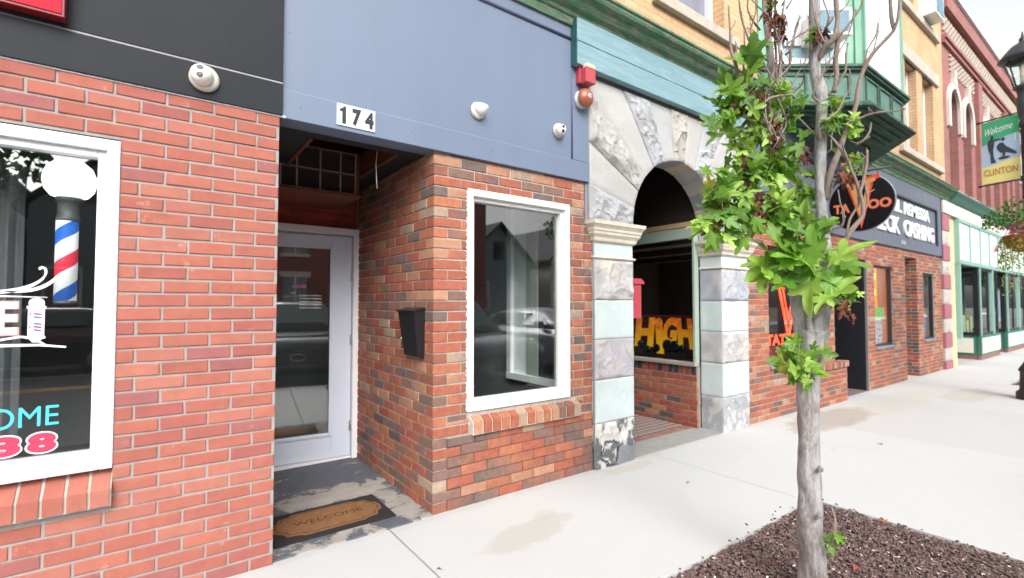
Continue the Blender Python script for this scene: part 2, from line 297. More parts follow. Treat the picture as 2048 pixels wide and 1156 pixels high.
BRANCHES=[[(2.608,0.975,1.907,0.0169),(2.588,0.948,2.02,0.0155),(2.596,0.913,2.123,0.0142),(2.605,0.877,2.232,0.0117),(2.61,0.845,2.318,0.0105),(2.606,0.832,2.394,0.0104),(2.61,0.814,2.471,0.0092),(2.612,0.773,2.543,0.0091),(2.631,0.719,2.603,0.0078),(2.629,0.694,2.632,0.0067),(2.617,0.675,2.698,0.0055),(2.593,0.661,2.86,0.0044)],[(2.638,0.7,2.627,0.0067),(2.628,0.705,2.671,0.0078),(2.633,0.71,2.767,0.0067),(2.621,0.713,2.901,0.0045)],[(2.643,0.969,1.424,0.0169),(2.643,0.939,1.568,0.012),(2.625,0.909,1.684,0.0106),(2.624,0.883,1.74,0.0129),(2.633,0.863,1.773,0.0117),(2.646,0.839,1.813,0.0093),(2.633,0.834,1.874,0.0081),(2.623,0.839,1.92,0.0081),(2.63,0.833,1.95,0.0069),(2.633,0.814,2.045,0.0058),(2.634,0.811,2.114,0.0046)],[(2.623,0.898,1.706,0.0071),(2.621,0.883,1.798,0.0059),(2.644,0.851,1.878,0.0058),(2.623,0.85,1.957,0.007),(2.589,0.86,2.024,0.0058),(2.552,0.872,2.102,0.0046),(2.541,0.879,2.137,0.0035)],[(2.627,0.848,1.934,0.0058),(2.611,0.857,2.004,0.0046),(2.564,0.876,2.082,0.0046),(2.541,0.903,2.155,0.0046),(2.565,0.957,2.23,0.0036)],[(2.641,0.843,1.818,0.0046),(2.664,0.823,1.876,0.0046),(2.655,0.827,1.946,0.0046),(2.633,0.829,2.013,0.0035),(2.639,0.821,2.082,0.0035)],[(2.577,0.993,1.737,0.0108),(2.608,0.944,1.77,0.0072),(2.614,0.914,1.773,0.0059),(2.6,0.898,1.822,0.0047),(2.584,0.907,1.88,0.0035),(2.575,0.911,1.939,0.0029)],[(2.485,1.136,1.721,0.0136),(2.447,1.137,1.779,0.0122),(2.402,1.143,1.824,0.0097),(2.358,1.149,1.869,0.0084),(2.312,1.169,1.915,0.006),(2.273,1.184,1.948,0.0048)],[(2.286,1.223,1.97,0.0097),(2.276,1.226,2.079,0.0097),(2.278,1.22,2.176,0.0085),(2.275,1.207,2.257,0.0085),(2.285,1.173,2.298,0.0084),(2.303,1.145,2.342,0.0072),(2.321,1.129,2.437,0.006),(2.368,1.103,2.502,0.0048),(2.376,1.094,2.574,0.0036)],[(2.302,1.187,1.953,0.0084),(2.284,1.195,2.073,0.0084),(2.288,1.188,2.194,0.0072),(2.275,1.143,2.298,0.0071),(2.301,1.097,2.361,0.007),(2.348,1.061,2.38,0.0059),(2.395,1.027,2.384,0.0047),(2.408,1.017,2.361,0.0035)],[(2.366,1.124,2.326,0.006),(2.38,1.111,2.41,0.006),(2.4,1.093,2.47,0.006),(2.406,1.085,2.554,0.006),(2.411,1.09,2.656,0.006),(2.413,1.085,2.753,0.0048),(2.437,1.076,2.855,0.0049),(2.463,1.076,2.99,0.0037)],[(2.423,1.133,2.305,0.0049),(2.43,1.122,2.452,0.0061),(2.433,1.114,2.599,0.0061),(2.443,1.125,2.757,0.0062),(2.464,1.127,2.917,0.0062),(2.469,1.128,3.123,0.005)],[(2.23,1.195,2.461,0.0095),(2.194,1.193,2.547,0.0083),(2.178,1.203,2.606,0.0071),(2.172,1.203,2.7,0.0047),(2.164,1.204,2.814,0.0047)],[(2.263,1.183,2.454,0.006),(2.246,1.18,2.545,0.0048),(2.248,1.174,2.64,0.0036),(2.244,1.174,2.712,0.003)],[(2.228,1.192,2.549,0.0048),(2.22,1.197,2.604,0.0036),(2.215,1.198,2.645,0.0036)],[(2.459,1.194,2.614,0.0051),(2.377,1.202,2.681,0.0062),(2.326,1.211,2.757,0.0049),(2.299,1.216,2.825,0.0049),(2.28,1.215,2.892,0.0037)],[(2.445,1.197,2.791,0.0051),(2.384,1.203,2.824,0.005),(2.343,1.206,2.874,0.0037),(2.342,1.192,2.954,0.0037)],[(2.377,1.202,2.681,0.0037),(2.369,1.204,2.768,0.0037),(2.377,1.181,2.862,0.0037),(2.368,1.185,2.961,0.0037)],[(2.579,0.982,2.589,0.0085),(2.568,0.95,2.633,0.0108),(2.568,0.912,2.665,0.0106),(2.58,0.9,2.748,0.0095),(2.575,0.901,2.818,0.0106),(2.568,0.899,2.984,0.0083)],[(2.568,0.951,2.626,0.0072),(2.568,0.887,2.666,0.007),(2.582,0.85,2.712,0.0058),(2.591,0.816,2.758,0.0046),(2.594,0.8,2.798,0.0046),(2.608,0.786,2.89,0.0034)],[(2.607,0.93,2.418,0.012),(2.604,0.917,2.497,0.0107),(2.598,0.918,2.568,0.0119),(2.593,0.906,2.647,0.0107),(2.577,0.903,2.724,0.0095)],[(2.604,0.957,2.414,0.0073),(2.607,0.93,2.435,0.0072),(2.606,0.904,2.468,0.0059),(2.615,0.883,2.511,0.0047),(2.604,0.876,2.589,0.0047)],[(2.565,0.976,2.374,0.0048),(2.513,0.988,2.402,0.0048),(2.53,0.96,2.468,0.0048),(2.54,0.938,2.535,0.0035),(2.57,0.889,2.595,0.0035),(2.606,0.858,2.689,0.0035),(2.615,0.848,2.759,0.0029)],[(2.487,1.097,2.633,0.0062),(2.495,1.065,2.66,0.0049),(2.482,1.047,2.734,0.0036),(2.49,1.026,2.801,0.0036)],[(2.483,1.078,2.55,0.0061),(2.469,1.061,2.637,0.0061),(2.472,1.043,2.716,0.0048),(2.487,1.03,2.765,0.0036)],[(2.614,0.87,2.244,0.007),(2.623,0.813,2.27,0.0058),(2.631,0.757,2.271,0.0045),(2.636,0.704,2.261,0.0033),(2.651,0.668,2.264,0.0028)],[(2.639,0.856,2.15,0.0059),(2.633,0.822,2.163,0.0058),(2.643,0.801,2.201,0.0046),(2.646,0.797,2.24,0.0035)],[(2.61,0.814,2.471,0.0058),(2.615,0.794,2.569,0.0034),(2.633,0.766,2.632,0.0034),(2.639,0.759,2.689,0.0023)],[(2.612,0.773,2.543,0.0034),(2.61,0.759,2.598,0.0028),(2.62,0.75,2.644,0.0023)],[(2.625,0.986,0.434,0.006),(2.617,0.969,0.383,0.0059),(2.603,0.97,0.317,0.0071),(2.604,0.984,0.253,0.0047)],[(2.527,1.046,1.328,0.006),(2.54,0.985,1.364,0.0095),(2.558,0.944,1.447,0.007),(2.571,0.921,1.482,0.0047)],[(2.475,0.92,2.247,0.0046),(2.548,0.897,2.302,0.004),(2.601,0.885,2.375,0.0034),(2.623,0.864,2.439,0.0027),(2.617,0.868,2.511,0.0021)],[(2.314,1.081,2.129,0.0033),(2.316,1.049,2.178,0.0028),(2.361,1.042,2.245,0.0024),(2.329,1.041,2.303,0.0019),(2.329,1.067,2.372,0.0014)],[(2.716,1.003,2.98,0.0049),(2.755,0.962,3.025,0.0042),(2.75,0.936,3.086,0.0035),(2.727,0.936,3.155,0.0028),(2.661,0.946,3.201,0.0021)],[(2.323,1.031,2.514,0.004),(2.275,1.029,2.556,0.0034),(2.308,1.028,2.626,0.0029),(2.344,1.02,2.693,0.0023),(2.336,1.029,2.756,0.0018)],[(2.409,1.052,2.817,0.0052),(2.438,1.029,2.882,0.0045),(2.422,1.01,2.939,0.0037),(2.461,1.0,3.02,0.003),(2.457,0.966,3.066,0.0023)],[(2.387,1.085,2.142,0.0052),(2.352,1.085,2.189,0.0044),(2.313,1.086,2.234,0.0037),(2.315,1.119,2.29,0.003),(2.278,1.111,2.334,0.0022)],[(2.282,1.065,2.412,0.0039),(2.277,1.033,2.438,0.0033),(2.326,1.02,2.482,0.0028),(2.358,1.012,2.533,0.0023),(2.362,1.017,2.587,0.0017)],[(2.498,1.179,2.261,0.0043),(2.468,1.195,2.334,0.0037),(2.495,1.189,2.419,0.0031),(2.489,1.174,2.494,0.0025),(2.47,1.16,2.564,0.0019)],[(2.685,1.002,2.643,0.0034),(2.663,1.006,2.683,0.0029),(2.687,1.007,2.739,0.0024),(2.711,0.999,2.788,0.002),(2.718,0.982,2.827,0.0015)],[(2.47,1.104,2.383,0.0054),(2.451,1.119,2.442,0.0046),(2.427,1.148,2.493,0.0039),(2.412,1.18,2.551,0.0032),(2.406,1.203,2.617,0.0024)],[(2.754,1.008,2.834,0.0054),(2.789,0.982,2.887,0.0047),(2.807,0.942,2.918,0.0039),(2.864,0.93,2.992,0.0032),(2.91,0.907,3.053,0.0024)],[(2.523,1.125,2.512,0.0042),(2.552,1.117,2.578,0.0036),(2.546,1.094,2.628,0.003),(2.541,1.106,2.693,0.0024),(2.54,1.118,2.761,0.0019)],[(2.309,1.07,2.922,0.0037),(2.285,1.085,2.951,0.0032),(2.265,1.106,2.981,0.0027),(2.229,1.113,3.001,0.0021),(2.189,1.104,3.018,0.0016)],[(2.288,1.083,2.202,0.003),(2.265,1.085,2.254,0.0026),(2.287,1.101,2.323,0.0022),(2.282,1.096,2.379,0.0017),(2.304,1.088,2.438,0.0013)],[(2.724,1.031,2.158,0.0047),(2.73,0.995,2.181,0.004),(2.74,0.995,2.234,0.0034),(2.751,0.994,2.288,0.0027),(2.73,0.998,2.335,0.0021)],[(2.39,1.045,2.634,0.0051),(2.427,1.016,2.669,0.0044),(2.455,0.981,2.693,0.0037),(2.477,0.962,2.743,0.003),(2.509,0.935,2.782,0.0022)],[(2.349,1.095,2.265,0.003),(2.393,1.081,2.316,0.0026),(2.411,1.049,2.348,0.0022),(2.452,1.053,2.415,0.0018),(2.448,1.061,2.474,0.0013)],[(2.553,0.936,2.972,0.0037),(2.577,0.919,3.023,0.0032),(2.571,0.91,3.073,0.0027),(2.577,0.91,3.133,0.0021),(2.572,0.894,3.176,0.0016)],[(2.647,0.984,3.151,0.0042),(2.671,0.963,3.202,0.0036),(2.684,0.943,3.251,0.003),(2.738,0.927,3.314,0.0024),(2.738,0.91,3.362,0.0018)],[(2.499,0.926,2.622,0.0047),(2.477,0.943,2.688,0.0041),(2.449,0.948,2.75,0.0034),(2.443,0.956,2.823,0.0027),(2.39,0.961,2.87,0.0021)],[(2.654,0.977,3.138,0.0055),(2.703,0.963,3.225,0.0048),(2.699,0.973,3.311,0.004),(2.687,0.995,3.396,0.0033),(2.686,0.977,3.464,0.0025)],[(2.544,0.958,2.936,0.0031),(2.522,0.941,2.955,0.0026),(2.529,0.952,3.002,0.0022),(2.501,0.944,3.024,0.0018),(2.498,0.932,3.052,0.0013)],[(2.577,0.972,3.069,0.0034),(2.598,0.957,3.128,0.0029),(2.612,0.928,3.167,0.0024),(2.618,0.903,3.209,0.002),(2.635,0.89,3.267,0.0015)],[(2.482,1.104,2.887,0.0047),(2.471,1.083,2.908,0.004),(2.449,1.078,2.935,0.0033),(2.447,1.077,2.972,0.0027),(2.476,1.076,3.019,0.0021)],[(2.533,1.197,2.165,0.0038),(2.564,1.197,2.21,0.0033),(2.583,1.19,2.251,0.0027),(2.562,1.185,2.287,0.0022),(2.561,1.192,2.33,0.0017)],[(2.456,1.091,2.416,0.0041),(2.493,1.067,2.477,0.0035),(2.51,1.044,2.538,0.003),(2.507,1.01,2.586,0.0023),(2.471,1.0,2.642,0.0018)],[(2.548,0.997,2.63,0.0045),(2.554,0.966,2.656,0.0039),(2.548,0.959,2.704,0.0032),(2.559,0.977,2.767,0.0026),(2.53,0.978,2.808,0.002)],[(2.522,1.175,2.63,0.0056),(2.497,1.205,2.667,0.0048),(2.507,1.228,2.73,0.0041),(2.506,1.24,2.788,0.0033),(2.493,1.26,2.84,0.0025)],[(2.344,1.108,2.788,0.004),(2.295,1.139,2.837,0.0034),(2.269,1.173,2.904,0.0029),(2.212,1.188,2.952,0.0023),(2.211,1.199,3.033,0.0017)],[(2.323,1.009,2.938,0.0047),(2.322,1.045,2.991,0.0041),(2.294,1.053,3.028,0.0034),(2.256,1.048,3.057,0.0027),(2.234,1.062,3.098,0.0021)],[(2.333,1.103,2.624,0.0036),(2.273,1.112,2.642,0.003),(2.22,1.126,2.659,0.0025),(2.209,1.125,2.705,0.002),(2.181,1.114,2.739,0.0015)],[(2.636,0.963,2.506,0.0036),(2.658,0.95,2.534,0.0031),(2.677,0.944,2.57,0.0026),(2.708,0.95,2.617,0.0021),(2.712,0.942,2.649,0.0016)],[(2.299,1.058,2.88,0.0048),(2.301,1.036,2.909,0.0041),(2.293,1.036,2.951,0.0034),(2.26,1.04,2.981,0.0028),(2.264,1.05,3.034,0.0021)],[(2.421,1.109,2.945,0.0038),(2.42,1.118,3.018,0.0033),(2.44,1.106,3.086,0.0028),(2.481,1.096,3.161,0.0023),(2.519,1.098,3.248,0.0017)],[(2.379,1.054,2.632,0.0031),(2.343,1.064,2.655,0.0027),(2.35,1.076,2.702,0.0022),(2.302,1.076,2.719,0.0018),(2.27,1.071,2.744,0.0013)],[(2.451,0.91,2.802,0.0037),(2.466,0.921,2.86,0.0032),(2.438,0.91,2.89,0.0027),(2.424,0.894,2.921,0.0021),(2.426,0.887,2.963,0.0016)],[(2.49,1.16,2.184,0.0042),(2.487,1.162,2.24,0.0036),(2.509,1.151,2.293,0.003),(2.556,1.137,2.342,0.0025),(2.529,1.123,2.387,0.0019)],[(2.511,0.955,2.177,0.0034),(2.493,0.955,2.217,0.003),(2.473,0.95,2.256,0.0025),(2.463,0.937,2.293,0.002),(2.483,0.945,2.345,0.0015)],[(2.291,1.082,2.202,0.003),(2.314,1.093,2.25,0.0026),(2.338,1.095,2.296,0.0022),(2.342,1.104,2.34,0.0018),(2.34,1.113,2.382,0.0014)],[(2.294,1.046,2.415,0.0038),(2.265,1.058,2.448,0.0032),(2.257,1.077,2.492,0.0027),(2.272,1.1,2.549,0.0022),(2.285,1.12,2.606,0.0017)],[(2.546,0.934,2.714,0.0046),(2.526,0.917,2.753,0.0039),(2.517,0.927,2.809,0.0033),(2.515,0.942,2.869,0.0026),(2.545,0.949,2.941,0.002)],[(2.54,1.136,2.432,0.0054),(2.589,1.107,2.475,0.0047),(2.627,1.078,2.523,0.0039),(2.619,1.062,2.581,0.0031),(2.646,1.043,2.641,0.0024)],[(2.369,1.113,2.396,0.0052),(2.415,1.091,2.443,0.0045),(2.431,1.092,2.51,0.0038),(2.459,1.098,2.582,0.0031),(2.443,1.093,2.637,0.0023)],[(2.592,1.005,2.472,0.0036),(2.631,1.002,2.515,0.0031),(2.644,0.986,2.542,0.0026),(2.662,0.973,2.574,0.0021),(2.657,0.961,2.603,0.0016)],[(2.469,0.944,3.033,0.0042),(2.442,0.97,3.079,0.0037),(2.42,0.998,3.129,0.0031),(2.377,0.996,3.165,0.0025),(2.399,1.002,3.239,0.0019)],[(2.605,0.979,2.155,0.0047),(2.554,0.991,2.209,0.004),(2.489,1.007,2.253,0.0033),(2.457,1.037,2.305,0.0027),(2.431,1.073,2.359,0.0021)]]
CLUSTERS=[(2.275,1.158,2.545,0.054,0.098,5,0.196),(2.235,1.193,2.413,0.11,0.073,24,0.137),(2.199,1.237,2.286,0.064,0.122,24,0.137),(2.371,1.118,2.41,0.098,0.098,20,0.11),(2.297,1.204,2.249,0.098,0.122,26,0.122),(2.376,1.148,2.176,0.103,0.135,36,0.117),(2.359,1.167,2.031,0.122,0.098,40,0.127),(2.205,1.258,1.965,0.103,0.103,38,0.142),(2.275,1.224,1.835,0.098,0.086,34,0.135),(2.199,1.296,1.764,0.064,0.064,12,0.135),(2.573,1.093,2.099,0.064,0.147,24,0.122),(2.417,1.037,2.346,0.054,0.073,10,0.088),(2.593,1.086,1.924,0.083,0.098,24,0.132),(2.463,1.052,1.734,0.098,0.088,22,0.142),(2.361,1.059,1.609,0.088,0.069,11,0.186),(2.378,1.023,1.55,0.098,0.049,8,0.206),(2.47,0.954,1.573,0.088,0.078,10,0.196),(2.516,0.924,1.487,0.059,0.064,6,0.176),(2.525,0.98,1.778,0.083,0.064,12,0.147),(2.611,0.905,1.435,0.059,0.034,18,0.073),(2.425,1.029,1.168,0.113,0.064,26,0.108),(2.445,1.043,1.084,0.083,0.086,26,0.098),(2.595,0.884,2.255,0.11,0.039,30,0.073),(2.6,0.925,2.378,0.054,0.044,14,0.073),(2.641,0.882,2.074,0.054,0.049,10,0.108),(2.613,0.976,0.301,0.034,0.029,5,0.073),(2.598,0.988,0.246,0.015,0.034,4,0.054),(2.403,1.126,2.856,0.029,0.039,8,0.064),(2.502,0.985,2.676,0.024,0.034,8,0.059),(2.361,1.08,1.669,0.073,0.044,8,0.171),(2.326,1.203,1.74,0.049,0.034,8,0.122),(2.381,1.133,1.857,0.098,0.073,26,0.132),(2.562,1.045,3.473,0.367,0.22,60,0.147),(2.454,1.192,3.363,0.147,0.122,25,0.137),(2.594,0.842,3.298,0.147,0.147,25,0.137)]
DEADCL=[(2.434,1.107,2.745,0.034,0.054,26),(2.413,1.119,2.843,0.039,0.049,10),(2.569,0.971,2.7,0.024,0.02,10),(2.383,1.092,2.211,0.024,0.073,20),(2.284,1.171,2.358,0.073,0.073,14),(2.28,1.186,2.071,0.02,0.098,14),(2.623,0.898,2.015,0.034,0.049,12),(2.217,1.255,1.833,0.049,0.049,8),(2.341,1.148,1.903,0.061,0.037,12),(2.589,0.898,1.4,0.02,0.024,5),(2.599,0.892,1.365,0.02,0.02,4),(2.333,1.156,1.855,0.034,0.034,8),(2.49,1.017,2.115,0.024,0.034,6)]
# ================================================================ THE GROUND
def pos_mat(name,build,rough=.85):
    m=bpy.data.materials.new(name); m.use_nodes=True; n=m.node_tree.nodes; l=m.node_tree.links
    g=n.new('ShaderNodeNewGeometry'); build(m,n,l,g.outputs['Position'],n['Principled BSDF']); n['Principled BSDF'].inputs['Roughness'].default_value=rough; return m
def nz(n,l,src,scale,detail=8,rough=.6,dist=0):
    q=n.new('ShaderNodeTexNoise'); q.inputs['Scale'].default_value=scale; q.inputs['Detail'].default_value=detail; q.inputs['Roughness'].default_value=rough; q.inputs['Distortion'].default_value=dist; l.new(src,q.inputs['Vector']); return q.outputs['Fac']
def mrange(n,l,v,a,b,c=0,d=1):
    q=n.new('ShaderNodeMapRange'); q.inputs['From Min'].default_value=a; q.inputs['From Max'].default_value=b; q.inputs['To Min'].default_value=c; q.inputs['To Max'].default_value=d; l.new(v,q.inputs['Value']); return q.outputs[0]
def mixc(n,l,fac,A,B,mode='MIX'):
    q=n.new('ShaderNodeMix'); q.data_type='RGBA'; q.blend_type=mode
    for s,k in ((fac,'Factor'),(A,'A'),(B,'B')):
        if isinstance(s,(int,float)): q.inputs[k].default_value=s
        elif isinstance(s,tuple): q.inputs[k].default_value=(*s,1)
        else: l.new(s,q.inputs[k])
    return q.outputs['Result']
def math_(n,l,op,a,b=None):
    q=n.new('ShaderNodeMath'); q.operation=op
    for k,s in enumerate((a,b)):
        if s is None: continue
        if isinstance(s,(int,float)): q.inputs[k].default_value=s
        else: l.new(s,q.inputs[k])
    return q.outputs[0]
def bumpn(n,l,h,b,st=.3,d=.01):
    q=n.new('ShaderNodeBump'); q.inputs['Strength'].default_value=st; q.inputs['Distance'].default_value=d; l.new(h,q.inputs['Height']); l.new(q.outputs[0],b.inputs['Normal'])
def spot(n,l,pos,cx,cy,rx,ry,wob=.35,sc=4,rot=0):
    """1 inside an irregular puddle mark on the pavement, 0 outside"""
    mp=n.new('ShaderNodeMapping'); mp.vector_type='TEXTURE'; mp.inputs['Location'].default_value=(cx,cy,0); mp.inputs['Rotation'].default_value=(0,0,rot); mp.inputs['Scale'].default_value=(rx,ry,1); l.new(pos,mp.inputs['Vector'])
    ln=n.new('ShaderNodeVectorMath'); ln.operation='LENGTH'; l.new(mp.outputs[0],ln.inputs[0])
    d=math_(n,l,'ADD',ln.outputs['Value'],math_(n,l,'MULTIPLY',math_(n,l,'SUBTRACT',nz(n,l,pos,sc,8,.65),.5),wob*4))
    return d
def m_walk(m,n,l,pos,b):
    c=mixc(n,l,mrange(n,l,nz(n,l,pos,.7),.3,.7),(.475,.48,.482),(.53,.536,.54))
    c=mixc(n,l,mrange(n,l,nz(n,l,pos,9,9,.7),.55,.8,0,.35),c,(.40,.39,.37))
    c=mixc(n,l,mrange(n,l,nz(n,l,pos,260,2),.3,.7),c,mixc(n,l,.0,(.5,.5,.5),c),'MIX')
    gr=nz(n,l,pos,420,2); c=mixc(n,l,mrange(n,l,gr,.35,.65,.25,0),c,(.36,.355,.34))
    for (x,y,rx,ry,a,col,rt) in ((1.90,2.38,.34,.13,.62,(.40,.375,.335),.15),(2.12,2.52,.12,.05,.45,(.42,.39,.35),.3),(6.75,2.52,1.0,.28,.6,(.30,.25,.20),0),(3.35,2.8,.3,.07,.5,(.45,.40,.30),0),(10.3,1.9,.9,.25,.35,(.38,.33,.26),0),(4.6,2.6,.7,.2,.12,(.45,.40,.33),.2),(8.6,2.4,1.6,.3,.25,(.45,.38,.28),0)):
        d=spot(n,l,pos,x,y,rx,ry,.32,5,rt); c=mixc(n,l,mrange(n,l,d,.85,1.12,a,0),c,col)
    ty=n.new('ShaderNodeSeparateXYZ'); l.new(pos,ty.inputs[0])      # grime along the foot of the walls
    gd=math_(n,l,'ADD',ty.outputs['Y'],math_(n,l,'MULTIPLY',nz(n,l,pos,6,8,.7),.25)); c=mixc(n,l,mrange(n,l,gd,2.98,3.12,0,.5),c,(.36,.34,.31))
    ve=n.new('ShaderNodeTexVoronoi'); ve.feature='DISTANCE_TO_EDGE'; ve.inputs['Scale'].default_value=.42; wp=n.new('ShaderNodeVectorMath'); wp.operation='ADD'; nzv=n.new('ShaderNodeTexNoise'); nzv.inputs['Scale'].default_value=3; nzv.inputs['Detail'].default_value=8; l.new(pos,nzv.inputs['Vector']); sv_=n.new('ShaderNodeVectorMath'); sv_.operation='SCALE'; sv_.inputs['Scale'].default_value=.35; l.new(nzv.outputs['Color'],sv_.inputs[0]); l.new(pos,wp.inputs[0]); l.new(sv_.outputs[0],wp.inputs[1]); l.new(wp.outputs[0],ve.inputs['Vector'])
    c=mixc(n,l,math_(n,l,'MULTIPLY',mrange(n,l,ve.outputs['Distance'],.0008,.0028,.38,0),mrange(n,l,nz(n,l,pos,.6,3),.50,.60)),c,(.2,.19,.18))
    # leaf litter specks
    vo=n.new('ShaderNodeTexVoronoi'); vo.inputs['Scale'].default_value=5.5; l.new(pos,vo.inputs['Vector'])
    sp=mrange(n,l,vo.outputs['Distance'],.018,.03,.55,0); c=mixc(n,l,sp,c,(.25,.2,.15))
    # old gum spots and pinhead grit
    vg=n.new('ShaderNodeTexVoronoi'); vg.inputs['Scale'].default_value=2.3; l.new(pos,vg.inputs['Vector']); c=mixc(n,l,mrange(n,l,vg.outputs['Distance'],.022,.034,.22,0),c,(.22,.21,.20))
    vh=n.new('ShaderNodeTexVoronoi'); vh.inputs['Scale'].default_value=34; l.new(pos,vh.inputs['Vector']); c=mixc(n,l,math_(n,l,'MULTIPLY',mrange(n,l,vh.outputs['Distance'],.07,.12,.5,0),mrange(n,l,nz(n,l,pos,1.7,4),.5,.62)),c,(.25,.23,.2))
    at=n.new('ShaderNodeAttribute'); at.attribute_name='col'; c=mixc(n,l,1.0,c,at.outputs['Color'],'MULTIPLY')
    l.new(c,b.inputs['Base Color']); bumpn(n,l,gr,b,.25,.003)
M_WALK=pos_mat('pale_concrete',m_walk,.9)
jx=[-9.0,-6.4,-3.8,-1.3,1.215,3.80,6.40,9.05,11.95,14.6,17.2,19.8,22.4,25,30,35,40,50,60]
pits=[(1.75,3.86,.22,1.575),(12.15,14.0,.22,1.72),(-7,-5,.22,1.6),(22.5,24.4,.22,1.7)]
mb=MB()
for k in range(len(jx)-1):
    cuts=[(a,b,c,d) for a,b,c,d in pits if a<jx[k+1] and b>jx[k]]
    a,b=jx[k]+.004,jx[k+1]-.004
    tone=random.uniform(.93,1.03); mb.cc=(tone,tone,tone*.995)
    if not cuts: mb.cbox(a,b,.16,2.965,-.12,0,.004)
    else:
        # slab pieces round the tree pit
        xs=sorted(set([a,b]+[max(a,min(b,q[i])) for q in cuts for i in (0,1)]))
        for i in range(len(xs)-1):
            if xs[i+1]-xs[i]<.03: continue
            mid=(xs[i]+xs[i+1])/2; c=[q for q in cuts if q[0]<mid<q[1]]
            if c: mb.box(xs[i],xs[i+1],c[0][3],2.965,-.12,0); mb.box(xs[i],xs[i+1],.16,c[0][2],-.12,0)
            else: mb.box(xs[i],xs[i+1],.16,2.965,-.12,0)
mb.build('sidewalk',M_WALK,kind='structure')
M_KERB=mat('granite_kerb',srgb(150,148,145),.8,.12,20,.3,150)
MB().cbox(-12,60,.0,.155,-.3,-.002,.01).build('kerb',M_KERB,kind='structure')
def m_road(m,n,l,pos,b):
    c=mixc(n,l,mrange(n,l,nz(n,l,pos,.5),.3,.7),(.052,.052,.054),(.075,.074,.073)); c=mixc(n,l,mrange(n,l,nz(n,l,pos,300,2),.4,.7,0,.4),c,(.12,.12,.12)); l.new(c,b.inputs['Base Color']); bumpn(n,l,nz(n,l,pos,260,3),b,.5,.005)
M_ROAD=pos_mat('asphalt',m_road,.9)
MB().face([(-120,-10.8,-.16),(200,-10.8,-.16),(200,0,-.16),(-120,0,-.16)]) or None
mb=MB(); mb.face([(-120,-10.8,-.16),(200,-10.8,-.16),(200,.0,-.16),(-120,.0,-.16)]); mb.build('road',M_ROAD,kind='structure',normals=False)
mb=MB(); mb.face([(-300,-300,-.5),(400,-300,-.5),(400,300,-.5),(-300,300,-.5)]); mb.build('ground',mat('bare_earth',(.12,.11,.09),.95,.2,.3),kind='structure',normals=False)
M_YEL=mat('yellow_road_paint',srgb(214,160,50),.7,.1,20); M_WLINE=mat('white_road_paint',srgb(215,215,210),.7,.1,20)
mb=MB()
for y in (-6.45,-6.2): mb.face([(-100,y-.055,-.155),(180,y-.055,-.155),(180,y+.055,-.155),(-100,y+.055,-.155)])
mb.build('road_marking',M_YEL,kind='structure',normals=False)
mb=MB()
for k in range(-6,14): x=-.38+3.15*k; mb.face([(x,-5.0,-.155),(x+.1,-5.0,-.155),(x+.1,-.2,-.155),(x,-.2,-.155)])
mb.face([(-60,-8.5,-.155),(120,-8.5,-.155),(120,-8.4,-.155),(-60,-8.4,-.155)])
mb.build('parking_marking',M_WLINE,kind='structure',normals=False)
mb=MB(); mb.cbox(-60,120,-14.2,-10.8,-.3,0,.01); mb.build('far_pavement',M_WALK,kind='structure')
# bases under the pavement and in the tree pits
mb=MB(); mb.face([(-12,.155,-.05),(60,.155,-.05),(60,2.99,-.05),(-12,2.99,-.05)]); mb.build('joint_bed',mat('joint_dirt',(.07,.062,.05),.95,.3,30),kind='structure',normals=False)
# mulch in the tree pit: real chips over a noisy bed
def chips(n,x0,x1,y0,y1,z):
    mb=MB(); pal=[srgb(112,92,90),srgb(100,82,80),srgb(124,104,100),srgb(90,74,72),srgb(134,114,108),srgb(114,88,80),srgb(106,96,96)]
    nx,ny=50,40
    def bed(u,v):
        x=x0+(x1-x0)*u;y=y0+(y1-y0)*v; h=z+.012*noise.noise(Vector((x*9,y*9,0)))+.01*noise.noise(Vector((x*30,y*30,3)))
        e=min(u,1-u,v,1-v)*12; h-=.02*max(0,1-e); return (Vector((x,y,h)),jit(srgb(84,66,66),.2))
    mb.grid(bed,nx,ny,smooth=False)
    for k in range(n):
        x=random.uniform(x0+.01,x1-.01); y=random.uniform(y0+.01,y1-.01); L=random.uniform(.003,.012); W=random.uniform(.002,.006); H=random.uniform(.001,.004)
        R=Matrix.Rotation(random.uniform(0,2*PI),3,'Z')@Matrix.Rotation(random.uniform(-.5,.5),3,'X')@Matrix.Rotation(random.uniform(-.4,.4),3,'Y')
        o=Vector((x,y,z+.006+random.uniform(0,.012)+.012*noise.noise(Vector((x*9,y*9,0))))); c=jit(random.choice(pal),.2)
        if random.random()<.015: c=srgb(200,190,178)
        P=[o+R@Vector((a*L,b*W,c_*H)) for c_ in (-1,1) for a,b in ((-1,-.7),(.9,-1),(1,.8),(-.8,1))]
        mb.hexa(P,c)
    for k in range(n//420):     # a few chips kicked over the edge
        e=random.random(); t=random.uniform(0,.10)**1.0*random.random(); x,y=(x1+t,random.uniform(y0,y1)) if e<.5 else (random.uniform(x0,x1),y1+t)
        o=Vector((x,y,.004)); a=random.uniform(0,6); R=Matrix.Rotation(a,3,'Z'); L=random.uniform(.003,.010); mb.hexa([o+R@Vector((p*L,q*L*.6,r_*.003)) for r_ in (-1,1) for p,q in ((-1,-.7),(.9,-1),(1,.8),(-.8,1))],jit(random.choice(pal),.2))
    return mb
M_CHIP=mat('mulch',rough=.95,var=.25,scale=60,attr=True,spec=.15)
chips(19000,1.755,3.855,.225,1.57,-.018).build('mulch',M_CHIP,kind='stuff',normals=False)
chips(900,12.16,13.99,.225,1.715,-.018).build('mulch',M_CHIP,kind='stuff',normals=False)
